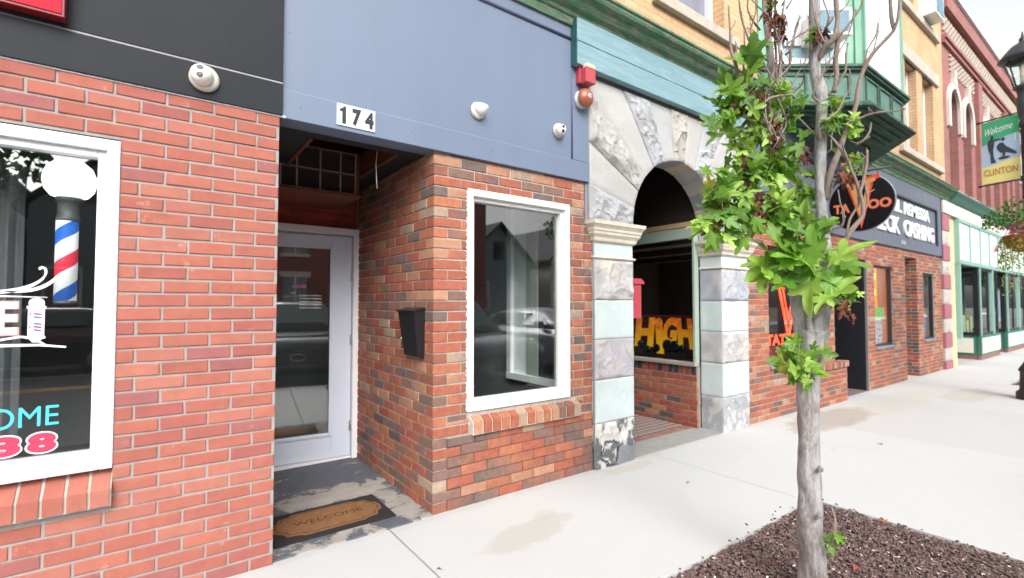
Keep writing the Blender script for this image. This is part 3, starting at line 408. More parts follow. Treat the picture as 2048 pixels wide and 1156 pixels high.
# a few fallen leaves and litter on the mulch and the pavement
def leaf_shape(L,nr=.46):
    """five-lobed leaf as a fan of points in its own plane, stem at the origin"""
    out=[]; lobes=[(-112,.62),(-58,.92),(0,1.08),(58,.92),(112,.62)]
    out.append((0,-.02))
    lobes=[(a+random.uniform(-7,7),r*random.uniform(.84,1.14)) for a,r in lobes]; nr*=random.uniform(.85,1.25)
    for k,(a,r) in enumerate(lobes):
        A=rad(a)
        for da,rr in ((-21,.60),(-15,.80),(-6,.95),(0,1.04),(6,.95),(15,.80),(21,.60)):
            t=A+rad(da); out.append((math.sin(t)*r*rr*L*.62,L*.30+math.cos(t)*r*rr*L*.66))
        if k<4:
            t=(A+rad(lobes[k+1][0]))/2; q=nr; out.append((math.sin(t)*q*L*.62,L*.30+math.cos(t)*q*L*.66))
    return out
def add_leaf(mb,O,R,L,c,droop=.35,fold=.25):
    pts=leaf_shape(L); cen=(0,L*.30); wv=random.uniform(.02,.07); ph=random.uniform(0,6)
    def P(x,y):
        z=-droop*(y/L)**2*L*.6-abs(x)*fold*(1 if True else 0)+wv*L*math.sin(x/L*9+ph)+wv*.8*L*math.cos(y/L*11+ph)
        return O+R@Vector((x,y,z))
    c0=mb.vert(P(*cen),tuple(k*.92 for k in c)); I=[mb.vert(P(*q),c) for q in pts]
    for k in range(len(I)):
        mb.f.append([c0,I[k],I[(k+1)%len(I)]]); mb.smooth.add(len(mb.f)-1)
M_DRY=mat('dry_leaf',rough=.8,var=.2,scale=60,attr=True)
for (x,y,c,L,lb) in ((3.62,1.50,srgb(190,110,60),.05,'orange dry leaf by the back edge of the tree pit'),(3.80,1.13,srgb(180,92,50),.055,'rusty dry leaf at the right edge of the tree pit'),(3.05,1.02,srgb(150,70,45),.05,'red brown fallen leaf on the mulch right of the trunk'),(3.30,1.30,srgb(196,188,176),.03,'pale papery scrap on the mulch behind the trunk'),(1.25,2.33,srgb(96,78,66),.022,'small brown leaf beside the pavement joint by the doorway'),(4.95,2.05,srgb(120,100,84),.035,'small dull leaf on the pavement in front of the right stone pillar'),(5.9,1.75,srgb(110,92,80),.04,'small brown leaf on the open pavement beyond the tree pit'),(3.42,2.3,srgb(130,110,84),.03,'tiny tan leaf on the pavement in front of the left stone pillar')):
    mb=MB(); add_leaf(mb,Vector((x,y,.006)),Matrix.Rotation(random.uniform(0,6),3,'Z')@Matrix.Rotation(.1,3,'X'),L,c,.1,-.3)
    o=mb.build('fallen_leaf',M_DRY,normals=False); tag(o,lb,'leaf')
# ================================================================ BARBER SHOP (left)
YB=2.92
bs=thing('barber_shop','red brick barber shop front with white framed window under a black fascia','shop front',(-1,3.2,0))
WX0,WX1,WZ0,WZ1=-2.45,-.134,.650,2.170
mb=MB(); brick_field(mb,wallF(YB),-3.6,.548,-.03,2.448,PAL_BARBER,L=.1995,H=.0664,m=.0105,holes=[(WX0,WX1,.49,WZ1)],prot=.006,depth=.03,off=.052,mort=srgb(150,145,142),zref=.0,j=.0021)
mb.cc=srgb(152,146,143); 
for a,b,c,d in ((-3.6,WX0,-.03,2.448),(WX1,.540,-.03,2.448),(WX0,WX1,-.03,.49),(WX0,WX1,WZ1,2.448)): mb.box(a,b,YB+.004,YB+.17,c,d)
# rougher ragged mortar under the fascia
mb.build('wall',M_BRK,bs)
mb=MB()   # rowlock sill: sloping bricks on edge
x=WX1-.006
while x>WX0:
    a=x-.066; c=jit(pick(PAL_BARBER)[0]); q=lambda:random.uniform(-.002,.002)
    y0=YB-.055+q(); z1=.648; mb.hexa([(a,y0,.497+q()),(x,y0,.497+q()),(x,YB+.06,.497),(a,YB+.06,.497),(a,y0,.572+q()),(x,y0,.572+q()),(x,YB+.06,z1),(a,YB+.06,z1)],c); x-=.0775
mb.cc=srgb(178,170,162); mb.hexa([(WX0,YB-.046,.492),(WX1,YB-.046,.492),(WX1,YB+.05,.492),(WX0,YB+.05,.492),(WX0,YB-.046,.568),(WX1,YB-.046,.568),(WX1,YB+.05,.640),(WX0,YB+.05,.640)])
mb.build('brick_sill',M_BRK,bs)
mb=MB(); frame_boxes(mb,WX0,WX1,.652,2.166,.05,YB-.012,YB+.08,b=.006); frame_boxes(mb,WX0+.05,WX1-.05,.702,2.116,.032,YB+.012,YB+.07,b=.004)
mb.box(WX0,WX1,YB+.0,YB+.08,2.1665,2.176)
wf=mb.build('window',M_WHITE,bs)
mb=MB(); mb.box(WX0+.08,WX1-.08,YB+.048,YB+.054,.733,2.085); mb.build('pane',M_GLASS,wf)
YG=YB+.0465
LW=mat('white_vinyl',srgb(232,226,232),.5,.02); LP=mat('red_vinyl',srgb(226,52,80),.5,.03); LC=mat('cyan_vinyl',srgb(70,190,215),.5,.03); LR=mat('rose_vinyl',srgb(205,150,140),.5,.03); LBL=mat('blue_vinyl',srgb(70,95,180),.5,.03); LD=mat('dark_vinyl',srgb(90,70,110),.5,.03)
def arc(mb,pts,ws,y,t=.0008):
    """flat ribbon following pts in the glass plane with varying width"""
    n=len(pts); A=[]
    for k in range(n):
        p=Vector(pts[k]); d=(Vector(pts[min(k+1,n-1)])-Vector(pts[max(k-1,0)])).normalized(); nn=Vector((-d.y,d.x))*ws[k]; A.append((p+nn,p-nn))
    for k in range(n-1):
        mb.face([(A[k][0].x,y,A[k][0].y),(A[k+1][0].x,y,A[k+1][0].y),(A[k+1][1].x,y,A[k+1][1].y),(A[k][1].x,y,A[k][1].y)])
def bez(P,n=14):
    out=[]
    for i in range(n+1):
        t=i/n; q=[Vector(p) for p in P]
        while len(q)>1: q=[q[k].lerp(q[k+1],t) for k in range(len(q)-1)]
        out.append((q[0].x,q[0].y))
    return out
mb=MB()
c=bez([(-.80,1.50),(-.60,1.42),(-.44,1.44),(-.34,1.475),(-.355,1.60),(-.415,1.575),(-.402,1.556)],20); arc(mb,c,[.003+.005*math.sin(PI*min(1,i/12)) if i<13 else .0045 for i in range(21)],YG)
c=bez([(-.51,1.458),(-.44,1.455),(-.38,1.47),(-.345,1.53)],12); arc(mb,c,[.002+.0055*math.sin(PI*i/12*.85) for i in range(13)],YG)
c=[(-1.2,1.432),(-.60,1.440),(-.375,1.434)]; arc(mb,c,[.004,.005,.001],YG)
c=[(-1.2,1.225),(-.49,1.226),(-.40,1.224),(-.31,1.211)]; arc(mb,c,[.006,.006,.005,.004],YG); c=[(-.54,1.247),(-.46,1.262),(-.425,1.258),(-.38,1.226)]; arc(mb,c,[.004,.005,.005,.003],YG)
# barber pole emblem outline
mb.prism([(-.4365,1.262),(-.3835,1.262),(-.3835,1.385),(-.4365,1.385)],YG,YG+.0006)
mb.prism([(-.441,1.385),(-.379,1.385),(-.379,1.396),(-.441,1.396)],YG-.0008,YG)
mb.prism([(-.441,1.252),(-.379,1.252),(-.379,1.262),(-.441,1.262)],YG-.0008,YG)
mb.prism([(-.41+.026*math.cos(a*PI/12),1.408+.024*math.sin(a*PI/12)) for a in range(24)],YG-.0004,YG+.0006)
mb.prism([(-.432,1.252),(-.388,1.252),(-.40,1.236),(-.42,1.236)],YG-.0004,YG+.0006)
mb.build('lettering',LW,wf,label='white scrolls and a small barber pole emblem on the glass')
mb=MB(); text_geo(mb,'E',(-.537,YG,1.268),(1,0,0),(0,0,1),.074,.150,.0006,bold=.05); mb.build('lettering',LR,wf,label='letter E with a rose outline')
mb=MB(); text_geo(mb,'E',(-.531,YG-.0012,1.274),(1,0,0),(0,0,1),.062,.138,.0006,bold=.03); mb.build('lettering',LW,wf)
mb=MB()
for k,z in enumerate((1.366,1.338,1.309,1.281)):
    if k%2==0: mb.face([(-.418,YG-.0012,z),(-.392,YG-.0012,z-.004),(-.392,YG-.0012,z-.012),(-.418,YG-.0012,z-.008)]); mb.face([(-.432,YG-.0012,z),(-.427,YG-.0012,z),(-.427,YG-.0012,z-.01),(-.432,YG-.0012,z-.01)])
mb.build('lettering',LP,wf)
mb=MB()
for z in (1.352,1.323,1.295): mb.face([(-.418,YG-.0012,z),(-.392,YG-.0012,z-.004),(-.392,YG-.0012,z-.012),(-.418,YG-.0012,z-.008)])
mb.build('lettering',LBL,wf)
mb=MB(); text_geo(mb,'WELCOME',(-.852,YG,.868),(1,0,0),(0,0,1),.525,.088,.0006,bold=0); mb.build('lettering',LC,wf,label='cyan word WELCOME')
mb=MB(); text_geo(mb,'8',(-.434,YG,.746),(1,0,0),(0,0,1),.108,.098,.0006,bold=.09); text_geo(mb,'3',(-.548,YG,.746),(1,0,0),(0,0,1),.108,.098,.0006,bold=.09); mb.build('lettering',LW,wf)
mb=MB(); text_geo(mb,'8',(-.427,YG-.0012,.752),(1,0,0),(0,0,1),.095,.086,.0006,bold=.065); text_geo(mb,'3',(-.541,YG-.0012,.752),(1,0,0),(0,0,1),.095,.086,.0006,bold=.065); mb.build('lettering',LP,wf,label='red numerals')
# black fascia
M_FB=mat('black_fascia_paint',srgb(40,43,48),.55,.10,3,.06,40,stain=(srgb(66,68,72),5,.66,.9),spec=.15)
mb=MB(); mb.cbox(-3.6,.5615,YB-.018,YB+.15,2.452,2.630,.004); mb.cbox(-3.6,.5615,YB-.012,YB+.15,2.641,4.0,.004); mb.build('fascia',M_FB,bs)
mb=MB(); mb.cbox(-3.6,.5605,YB-.010,YB+.15,2.630,2.641,.002); mb.build('fascia_bead',mat('worn_grey_edge',srgb(140,140,142),.6,.2,12),bs)
mb=MB()   # smeared caulk along the fascia's lower edge
random.seed(4); x=-3.5
while x<.54:
    Lx=random.uniform(.015,.07); h=random.uniform(.002,.008); mb.hexa([(x,YB-.010,2.446),(x+Lx,YB-.010,2.446),(x+Lx,YB+.01,2.446),(x,YB+.01,2.446),(x+.003,YB-.009,2.450+h),(x+Lx-.003,YB-.009,2.450+h*random.random()),(x+Lx,YB+.01,2.452),(x,YB+.01,2.452)]); x+=Lx*.96
mb.build('caulk',mat('caulk',srgb(205,208,212),.8,.1,40),bs)
M_UPL=mat('upper_wall',srgb(176,150,120),.85,.1,2)
mb=MB(); mb.box(-9,.5,3.03,13,4.03,8.6); mb.box(-3.58,.53,YB+.16,3.6,4.001,4.028); mb.build('upper_wall',M_UPL,bs)
mb=MB(); mb.box(-9,-3.61,3.0,3.3,-.02,4.03); mb.build('side_wall',M_BRK.copy() if False else brick_tex('far_brick',srgb(150,78,64),srgb(130,66,56),srgb(150,140,132)),bs)
# room behind the glass
M_ROOM=mat('barber_room',srgb(130,134,138),.9,.1,3); M_FLR=mat('barber_floor',srgb(70,66,62),.6,.1,3)
mb=MB(); mb.box(-3.6,.54,6.6,6.7,-.02,3); mb.box(-3.62,-3.52,3.1,6.6,-.02,3); mb.box(.44,.54,3.1,6.6,-.02,3); mb.box(-3.5,.44,3.1,6.6,2.9,3); mb.build('room',M_ROOM,bs)
mb=MB(); mb.box(-3.5,.44,3.1,6.6,-.05,-.01); mb.box(-3.5,-.15,YB+.175,YB+.5,.45,.49); mb.build('room_floor',M_FLR,bs)
mb=MB()   # pale blind drawn to one side, just inside the glass
mb.prism([(-.74+k*.011,3.32+.012*math.sin(k*1.1)+o) for o,rg in ((0,range(22)),(.004,range(21,-1,-1))) for k in rg],.72,2.1,'z')
mb.build('blind_or_glare',mat('blind_or_glare',srgb(84,88,92),.7,.05),bs)
# barber pole hanging in the window
bp=thing('barber_pole','white globe above a red, white and blue striped cylinder inside the barber shop window','barber pole',(-.345,3.22,1.42))
Y0=3.22
mb=MB(); mb.lathe([(.045,1.925),(.072,1.935),(.094,1.965),(.103,2.005),(.101,2.04),(.086,2.08),(.055,2.108),(.02,2.118),(.0,2.119)],(-.340,Y0,0),(0,0,1),36); mb.build('globe',mat('opal_globe',(.9,.9,.9),.25,.01,emit=(1,1,1),estr=1.1),bp)
mb=MB(); mb.lathe([(.052,1.905),(.052,1.928),(.046,1.936)],(-.340,Y0,0),(0,0,1),28); mb.lathe([(.046,1.812),(.048,1.818),(.046,1.835),(.042,1.84),(.043,1.90),(.048,1.905)],(-.341,Y0,0),(0,0,1),28); mb.lathe([(.045,1.405),(.047,1.412),(.045,1.42)],(-.342,Y0,0),(0,0,1),28); mb.build('cap',mat('satin_steel',(.12,.125,.13),.5,.05,metal=.2),bp)
def m_pole(m,n,l,pos,b):
    tc=n.new('ShaderNodeTexCoord'); sp=n.new('ShaderNodeSeparateXYZ'); l.new(tc.outputs['Object'],sp.inputs[0])
    at=math_(n,l,'ARCTAN2',sp.outputs['X'],math_(n,l,'MULTIPLY',sp.outputs['Y'],-1)); v=math_(n,l,'ADD',math_(n,l,'MULTIPLY',sp.outputs['Z'],3.2),math_(n,l,'MULTIPLY',at,-.62/(2*PI))); fr=math_(n,l,'FRACT',math_(n,l,'ADD',v,10.30))
    cr=n.new('ShaderNodeValToRGB'); cr.color_ramp.interpolation='CONSTANT'; e=cr.color_ramp.elements; W=(.78,.79,.80,1)
    e[0].position=0; e[0].color=W; e[1].position=.27; e[1].color=(*srgb(40,98,190),1)
    for p_,c_ in ((.5,W),(.77,(*srgb(214,50,74),1))): q=e.new(p_); q.color=c_
    l.new(fr,cr.inputs[0]); l.new(cr.outputs[0],b.inputs['Base Color']); l.new(cr.outputs[0],b.inputs['Emission Color']); b.inputs['Emission Strength'].default_value=.28
M_POLE=pos_mat('barber_stripes',m_pole,.3)
mb=MB(); mb.lathe([(.043,1.42),(.043,1.812)],(-.345,Y0,0),(0,0,1),48); o=mb.build('striped_cylinder',M_POLE,bp)
# red sign box on the fascia
M_RS=mat('red_sign_face',srgb(196,22,46),.6,.04,spec=.2); M_RE=mat('red_sign_edge',srgb(120,14,24),.35,.05)
rs=thing('red_sign','bright red sign board mounted on the black fascia above the barber shop window','sign',(-1.2,2.9,2.64))
mb=MB(); mb.cbox(-2.6,-.333,2.842,2.901,2.655,3.7,.004); mb.build('sign_box',M_RE,rs)
mb=MB(); mb.cbox(-2.59,-.343,2.836,2.8415,2.668,3.69,.002); mb.build('sign_face',M_RS,rs)
# ================================================================ No 174
sf=thing('brick_shop_front','mixed brown and red brick shop front with blue grey fascia and recessed door','shop front',(1.5,3.2,0))
YA=2.96; XR=1.53
HX0,HX1,HZ0,HZ1=1.790,2.775,.645,2.236
mb=MB(); MO=srgb(172,162,154)
L,H,m_=.216,.0717,.010
brick_field(mb,wallF(YA),XR+.102,3.045,-.02,.485,PAL_MIX,L=L,H=H,m=.0045,off=0.006,mort=srgb(84,70,64),zref=0,two=.8,prot=.007,endjit=.012,skip=lambda r,x,y:r%2==1 and x<XR+.11)
brick_field(mb,wallF(YA),XR+.102,3.045,.5019,.60,PAL_MIX,L=L,H=H,m=m_,holes=[(1.815,2.860,.49,.66)],off=0.006,mort=MO,zref=0,two=.6,endjit=.012,skip=lambda r,x,y:r%2==1 and x<XR+.11)
brick_field(mb,wallF(YA),XR+.102,2.955,.60,2.455,PAL_MIX,L=L,H=H,m=m_,holes=[(1.815,2.860,.49,.66),(HX0-.004,HX1+.004,.60,HZ1)],off=0.006,mort=MO,zref=0,two=.6,endjit=.004,skip=lambda r,x,y:r%2==1 and x<XR+.11)
brick_field(mb,wallF(YA),2.955,3.045,.60,2.1,PAL_MIX,L=L,H=H,m=m_,off=.1,mort=MO,zref=0,two=.6,endjit=.012)
# the corner: bricks that wrap on to the return wall
r=0
while r*H<2.45:
    z0=r*H; z1=min(z0+H-m_,2.452); c=pick(PAL_MIX); ca=jit(c[0]); cb=jit(c[1]); j=lambda:random.uniform(-.0012,.0012)
    x1,y1=(XR+.098,YA+.206) if r%2==0 else (XR+.206+.004,YA+.098)
    if r%2==0: x1=XR+.100
    mb.cbox(XR-.006+j(),x1,YA-.006+j(),y1,z0+j(),z1+j(),.004,ca); r+=1
for r in range(35):   # odd courses: the front brick next to the corner is longer, fill to the field
    pass
# return wall
for r in range(35):
    z0=r*H; z1=min(z0+H-m_,2.455)
    ys=YA+(.216 if r%2==0 else .108); 
    while ys<4.47:
        ye=min(ys+L-m_,4.47); c=pick(PAL_MIX) if ys<3.4 or random.random()<.75 else pick(PAL_DARKMIX); ca=jit(c[0]); cb=jit(c[1])
        if ye-ys>.02: one_brick(mb,wallL(XR),ys,ye,z0,z1,.006+random.uniform(-.0012,.0012),.02,ca,cb)
        ys+=L
mb.cc=MO
mb.box(XR+.001,XR+.14,YA+.002,4.62,-.02,2.455)
for a,b,c,d in ((XR+.14,HX0-.004,-.02,2.455),(HX1+.004,2.955,-.02,2.455),(HX0-.004,HX1+.004,-.02,.64),(HX0-.004,HX1+.004,HZ1,2.455),(2.955,3.04,-.02,2.1)): mb.box(a,b,YA+.003,YA+.14,c,d)
mb.build('wall',M_BRM,sf)
# rowlock sill with raked bricks
mb=MB(); n_=13; x=1.824; st=(2.866-1.824)/n_
for k in range(n_):
    c=pick(PAL_MIX); c=jit(c[0]); q=lambda:random.uniform(-.0025,.0025); a=x+.004; b=x+st-.009; y0=YA-.050+q(); s=-.012
    mb.hexa([(a,y0,.497+q()),(b,y0,.497+q()),(b,YA+.05,.497),(a,YA+.05,.497),(a+s*0,y0,.582+q()),(b,y0,.582+q()),(b,YA+.05,.640),(a,YA+.05,.640)],c); x+=st
mb.cc=srgb(190,182,172); mb.hexa([(1.820,YA-.040,.488),(2.868,YA-.040,.488),(2.868,YA+.05,.488),(1.820,YA+.05,.488),(1.820,YA-.040,.577),(2.868,YA-.040,.577),(2.868,YA+.05,.633),(1.820,YA+.05,.633)])
mb.build('brick_sill',M_BRM,sf)
M_WW=mat('worn_white_paint',srgb(222,222,220),.5,.05,8,.12,60,stain=(srgb(180,174,160),9,.66,.9))
mb=MB(); frame_boxes(mb,HX0,HX1,.646,HZ1-.003,.045,YA-.016,YA+.09,b=.007,wb=.05,wt=.05); frame_boxes(mb,HX0+.045,HX1-.045,.696,HZ1-.053,.028,YA+.020,YA+.085,b=.005,wb=.03,wt=.028)
w2=mb.build('window',M_WW,sf)
mb=MB(); mb.box(HX0+.073,HX1-.073,YA+.058,YA+.064,.726,HZ1-.081); mb.build('pane',M_GLASS,w2)
mb=MB()
random.seed(8)
for z in [.66+.03*k for k in range(52)]:
    if random.random()<.7: mb.cbox(HX0-.010,HX0-.001,YA-.013,YA+.0,z,z+random.uniform(.012,.026),.002)
mb.build('foam_sealant',mat('foam',srgb(225,225,222),.9,.05),sf)
mb=MB(); mb.cbox(2.962,3.03,YA-.01,YA+.1,2.105,2.448,.004); mb.build('metal_flashing',mat('flashing',srgb(150,158,172),.4,.15,5,metal=.4),sf)
mb=MB(); mb.tube([(3.038,2.935,.02),(3.036,2.932,.7),(3.040,2.934,1.3),(3.036,2.93,2.0)],.006,8); mb.build('cable',mat('grey_cable',srgb(120,124,124),.6,.1),sf)
# fascia
M_BL=mat('blue_grey_paint',srgb(103,116,137),.5,.055,1.6,.04,90,stretch=(2.2,1,.35),stain=(srgb(109,120,139),2.2,.55,.9))
M_BLD=mat('blue_grey_moulding',srgb(84,88,116),.4,.05,3)
mb=MB(); mb.cbox(.5635,2.988,2.926,3.08,2.449,2.612,.004); mb.cbox(.5635,2.790,2.940,3.08,2.6155,3.628,.003); mb.cbox(2.800,2.988,2.932,3.08,2.6155,3.80,.004); mb.cbox(.5635,2.79,2.936,3.08,3.645,3.80,.004)
mb.build('fascia',M_BL,sf)
mb=MB(); mb.tube([(.5635,2.936,3.637),(2.79,2.936,3.637)],.013,10); mb.tube([(2.795,2.937,2.618),(2.795,2.937,3.63)],.009,10); mb.cbox(.5635,2.988,2.905,2.931,3.803,3.835,.006); mb.build('fascia_moulding',M_BLD,sf)
for (x,z) in ((.66,2.53),(1.35,2.53),(1.98,2.53),(2.62,2.53),(.60,2.95),(.60,3.4),(2.895,2.75),(2.895,3.05)):
    mb=MB(); mb.lathe([(.0045,0),(.004,.0012),(0,.0014)],(x,2.926 if z<2.6 else (2.932 if x>2.8 else 2.940),z),(0,-1,0),8); mb.build('nail_head',M_BLD,sf)
mb=MB(); mb.box(.5635,2.79,2.934,2.95,2.6122,2.6152); mb.build('fascia_bead',mat('joint_highlight',srgb(150,156,172),.6,.1),sf)  # pale strip paints the highlight along the panel joint
# soffit with an open bay above the door
M_SOF=mat('black_soffit',srgb(30,30,33),.6,.2,6,.1,30); M_WOOD=mat('stained_wood',srgb(112,58,30),.6,.2,3,.2,60,stretch=(1,.2,6))
mb=MB()
for a,b,c,d in ((.5635,XR-.008,3.085,3.20),(.5635,.78,3.20,4.62),(1.36,XR-.008,3.20,4.62)): mb.box(a,b,c,d,2.456,2.476)
mb.box(.5635,1.7,3.08,4.62,3.0,3.02); mb.box(.56,.58,3.08,4.62,2.48,3.0); mb.box(1.6,1.62,3.08,4.62,2.48,3.0); mb.box(.58,1.6,4.61,4.63,2.48,3.0)
for k in range(3):
    for x in (.66,.95,1.2): mb.lathe([(.006,0),(.004,.004)],(x+k*.01,3.12+k*.02,2.456),(0,0,-1),6)
mb.build('soffit',M_SOF,sf)
mb=MB(); mb.cbox(.80,1.345,4.1,4.14,2.60,2.99,.004); mb.build('joist',M_WOOD,sf); mb=MB(); mb.hexa([(.775,3.20,2.448),(.800,3.20,2.448),(.805,4.6,2.448),(.78,4.6,2.448),(.775,3.20,2.60),(.80,3.20,2.60),(.805,4.6,2.66),(.78,4.6,2.66)]); mb.build('joist',M_WOOD,sf); mb=MB(); mb.hexa([(1.345,3.20,2.448),(1.368,3.20,2.448),(1.368,4.6,2.448),(1.345,4.6,2.448),(1.345,3.20,2.56),(1.368,3.2,2.56),(1.368,4.6,2.72),(1.345,4.6,2.72)])
mb.build('joist',M_WOOD,sf)
mb=MB(); mb.tube([(1.215,3.19,2.462),(1.208,3.195,2.36),(1.215,3.20,2.25),(1.222,3.205,2.195)],.0028,6); tag(mb.build('loose_wire',mat('white_wire',srgb(200,190,175),.5,.02)),'thin white wire dangling from the dark soffit in front of the brick return','wire')
# red brick above the door and recess left wall
PR=[(srgb(150,58,48),4),(srgb(136,52,44),3),(srgb(160,66,52),2)]
mb=MB(); brick_field(mb,wallF(4.50),.56,XR-.006,2.10,2.99,PR,L=.30 if False else .2,H=.0717,m=.012,mort=srgb(96,84,80),zref=.02)
mb.cc=MO; mb.box(.56,XR,4.504,4.6,2.10,2.99); mb.box(.40,.558,3.10,4.6,-.02,2.455)
mb.build('recess_wall',M_BRM,sf)
# threshold slab, black paint worn through to concrete
def m_slab(m,n,l,pos,b):
    c=mixc(n,l,mrange(n,l,nz(n,l,pos,6,8,.7),.3,.7),srgb(134,128,122),srgb(164,157,149))
    sp=n.new('ShaderNodeSeparateXYZ'); l.new(pos,sp.inputs[0])
    base=nz(n,l,pos,3.2,10,.72,.6); bias=mrange(n,l,sp.outputs['Y'],2.9,4.6,-.02,.10)
    patch=math_(n,l,'ADD',base,bias)
    d=spot(n,l,pos,1.02,3.72,.42,.20,.3,5); patch=math_(n,l,'SUBTRACT',patch,mrange(n,l,d,.7,1.3,.16,0))
    d=spot(n,l,pos,1.42,3.28,.10,.22,.4,6); patch=math_(n,l,'SUBTRACT',patch,mrange(n,l,d,.7,1.3,.12,0))
    c=mixc(n,l,mrange(n,l,patch,.435,.47),c,mixc(n,l,nz(n,l,pos,12),srgb(66,68,76),srgb(98,100,108))); l.new(c,b.inputs['Base Color']); bumpn(n,l,patch,b,.3,.004)
M_SLAB=pos_mat('worn_painted_concrete',m_slab,.75)
MB().cbox(.548,XR-.002,2.935,4.60,-.1,.010,.008).build('threshold_slab',M_SLAB,sf)
# the door
M_DR=mat('pale_blue_grey_door',srgb(196,202,215),.42,.03,3,.03,60,stain=(srgb(160,150,150),14,.72,.9)); M_DF=mat('door_frame_paint',srgb(224,220,222),.5,.05,6,.08,50,stain=(srgb(150,120,96),10,.72,.9))
mb=MB(); mb.cbox(1.478,1.548,4.44,4.60,.012,2.095,.005); mb.cbox(.50,1.478,4.44,4.60,2.035,2.095,.005); mb.box(.56,1.478,4.48,4.60,.011,.03); mb.build('door_frame',M_DF,sf)
mb=MB(); frame_boxes(mb,.565,1.473,.035,2.028,.165,4.487,4.53,b=.003,wb=.215,wt=.115); dr=mb.build('door',M_DR,sf)
mb=MB(); frame_boxes(mb,.725,1.313,.232,1.933,.030,4.474,4.4865,b=.004); 
mb.build('glazing_trim',M_DR,dr)
mb=MB(); 
for z in [.25+.28*k for k in range(7)]: mb.lathe([(.0035,0),(.003,.002)],(1.298,4.4735,z),(0,-1,0),6)
for x in [.76+.13*k for k in range(5)]: mb.lathe([(.0035,0),(.003,.002)],(x,4.4735,.247),(0,-1,0),6); mb.lathe([(.0035,0),(.003,.002)],(x,4.4735,1.918),(0,-1,0),6)
mb.build('screw',M_METAL,dr)
for z in (.30,1.08,1.66):
    mb=MB(); mb.tube([(1.4765,4.475,z-.045),(1.4765,4.475,z+.045)],.0055,8); mb.box(1.462,1.4755,4.483,4.4865,z-.045,z+.045); mb.build('hinge',M_METAL,dr)
mb=MB(); mb.box(.73,1.308,4.494,4.50,.237,1.928); mb.build('pane',M_GLASS,dr)
mb=MB()
for k in range(5): text_geo(mb,'9:00am-5:00pm' if k else '9:00am-3:00pm',(1.03,4.4925,1.474-k*.027),(1,0,0),(0,0,1),.185,.016,.0006,bold=.03)
mb.build('lettering',mat('white_vinyl_dim',srgb(215,215,220),.5,.02),dr,label='white opening hours on the door glass'); mb=MB(); text_geo(mb,'NO',(.967,4.4925,1.498),(1,0,0),(0,0,1),.032,.014,.0006,bold=.04)
mb.build('lettering',mat('white_vinyl_dim'),dr)
mb=MB(); text_geo(mb,'HOURS',(.975,4.4925,1.548),(1,0,0),(0,0,1),.11,.03,.0006,bold=.03); 
for k,t in enumerate(('M','T','F')): text_geo(mb,t,(1.0,4.4925,1.470-k*.027),(1,0,0),(0,0,1),.014,.015,.0006)
mb.build('lettering',mat('pink_vinyl',srgb(190,110,140),.5,.02),dr)
rz=Matrix.Rotation(-rad(4.4),3,'Z'); hp=Vector((1.473,4.487,0))-sf.location    # the door stands slightly ajar on its hinges
dr.rotation_euler=(0,0,-rad(4.4)); dr.location=hp-rz@hp
# room behind door and window: pale walls, white door frame in the right wall
M_RW=mat('room_wall',srgb(112,118,120),.9,.05,2); M_RF=mat('room_floor_grey',srgb(90,88,86),.6,.1,2)
mb=MB(); mb.box(.55,2.99,5.9,6.0,-.02,3); mb.box(.55,2.99,4.62,8.4,2.9,3.0); mb.box(1.68,2.99,3.11,4.62,2.9,3.0); mb.box(.45,.55,4.64,8.5,-.02,3); mb.box(1.672,1.69,YA+.145,4.62,-.02,2.9); mb.box(1.66,1.672,4.602,4.64,0,3)
mb.box(2.952,3.028,YA+.15,8.4,-.02,2.9); mb.build('room',M_RW,sf)
mb=MB(); mb.box(.55,2.952,4.61,8.4,-.06,.0); mb.box(1.69,2.952,YA+.15,4.61,-.06,.0); mb.build('room_floor',M_RF,sf)
M_RWW=mat('inner_white_trim',srgb(245,250,250),.5,.04)
mb=MB(); mb.cbox(2.895,2.951,3.32,4.02,.66,.725,.004); mb.cbox(2.90,2.951,3.95,4.02,.725,2.5,.004); mb.cbox(2.925,2.951,3.30,3.95,2.43,2.5,.004); mb.box(2.940,2.9515,3.74,3.95,.725,2.43); mb.build('inner_window_frame',M_RWW,sf)
mb=MB(); mb.cbox(2.928,2.951,3.56,3.735,.725,2.43,.004); mb.build('inner_door_stile',mat('sage_paint',srgb(168,180,166),.5,.04),sf)
mb=MB(); mb.box(2.938,2.951,3.30,3.555,.726,2.43); mb.build('inner_glass',mat('dark_glass',(.03,.035,.04),.15,.05),sf)
mb=MB(); mb.cbox(2.918,2.930,3.60,3.66,1.22,1.36,.003); mb.lathe([(.012,0),(.012,.03)],(2.918,3.63,1.25),(-1,0,0),10); mb.build('inner_lock',M_METAL,sf)
mb=MB(); mb.prism([(2.0+.012*math.sin(k*1.3)+o,3.85+k*.02) for o,rg in ((0,range(26)),(.004,range(25,-1,-1))) for k in rg],.05,2.6,'z')
mb.build('curtain',mat('grey_curtain',srgb(120,124,124),.8,.05),sf)
# house number
hn=thing('house_number','white plate with bold black numerals 174 on the blue grey fascia','number plate',(.975,2.925,2.47))
mb=MB(); 
for k in range(3): mb.cbox(.861+k*.0785,.9385+k*.0785,2.918,2.9255,2.476,2.606,.001)
mb.build('plate',M_WHITE,hn)
M_NUM=mat('numeral_black',srgb(34,36,42),.5,.05)
for k,t in enumerate('174'):
    mb=MB()
    if t=='1': mb.prism([(.892,2.489),(.914,2.489),(.914,2.592),(.900,2.592),(.893,2.580),(.878,2.574),(.878,2.560),(.892,2.561)],2.915,2.9175)
    else: text_geo(mb,t,(.874+k*.0785,2.9175,2.489),(1,0,0),(0,0,1),.054,.103,.0025,bold=.055)
    mb.build('numeral',M_NUM,hn)
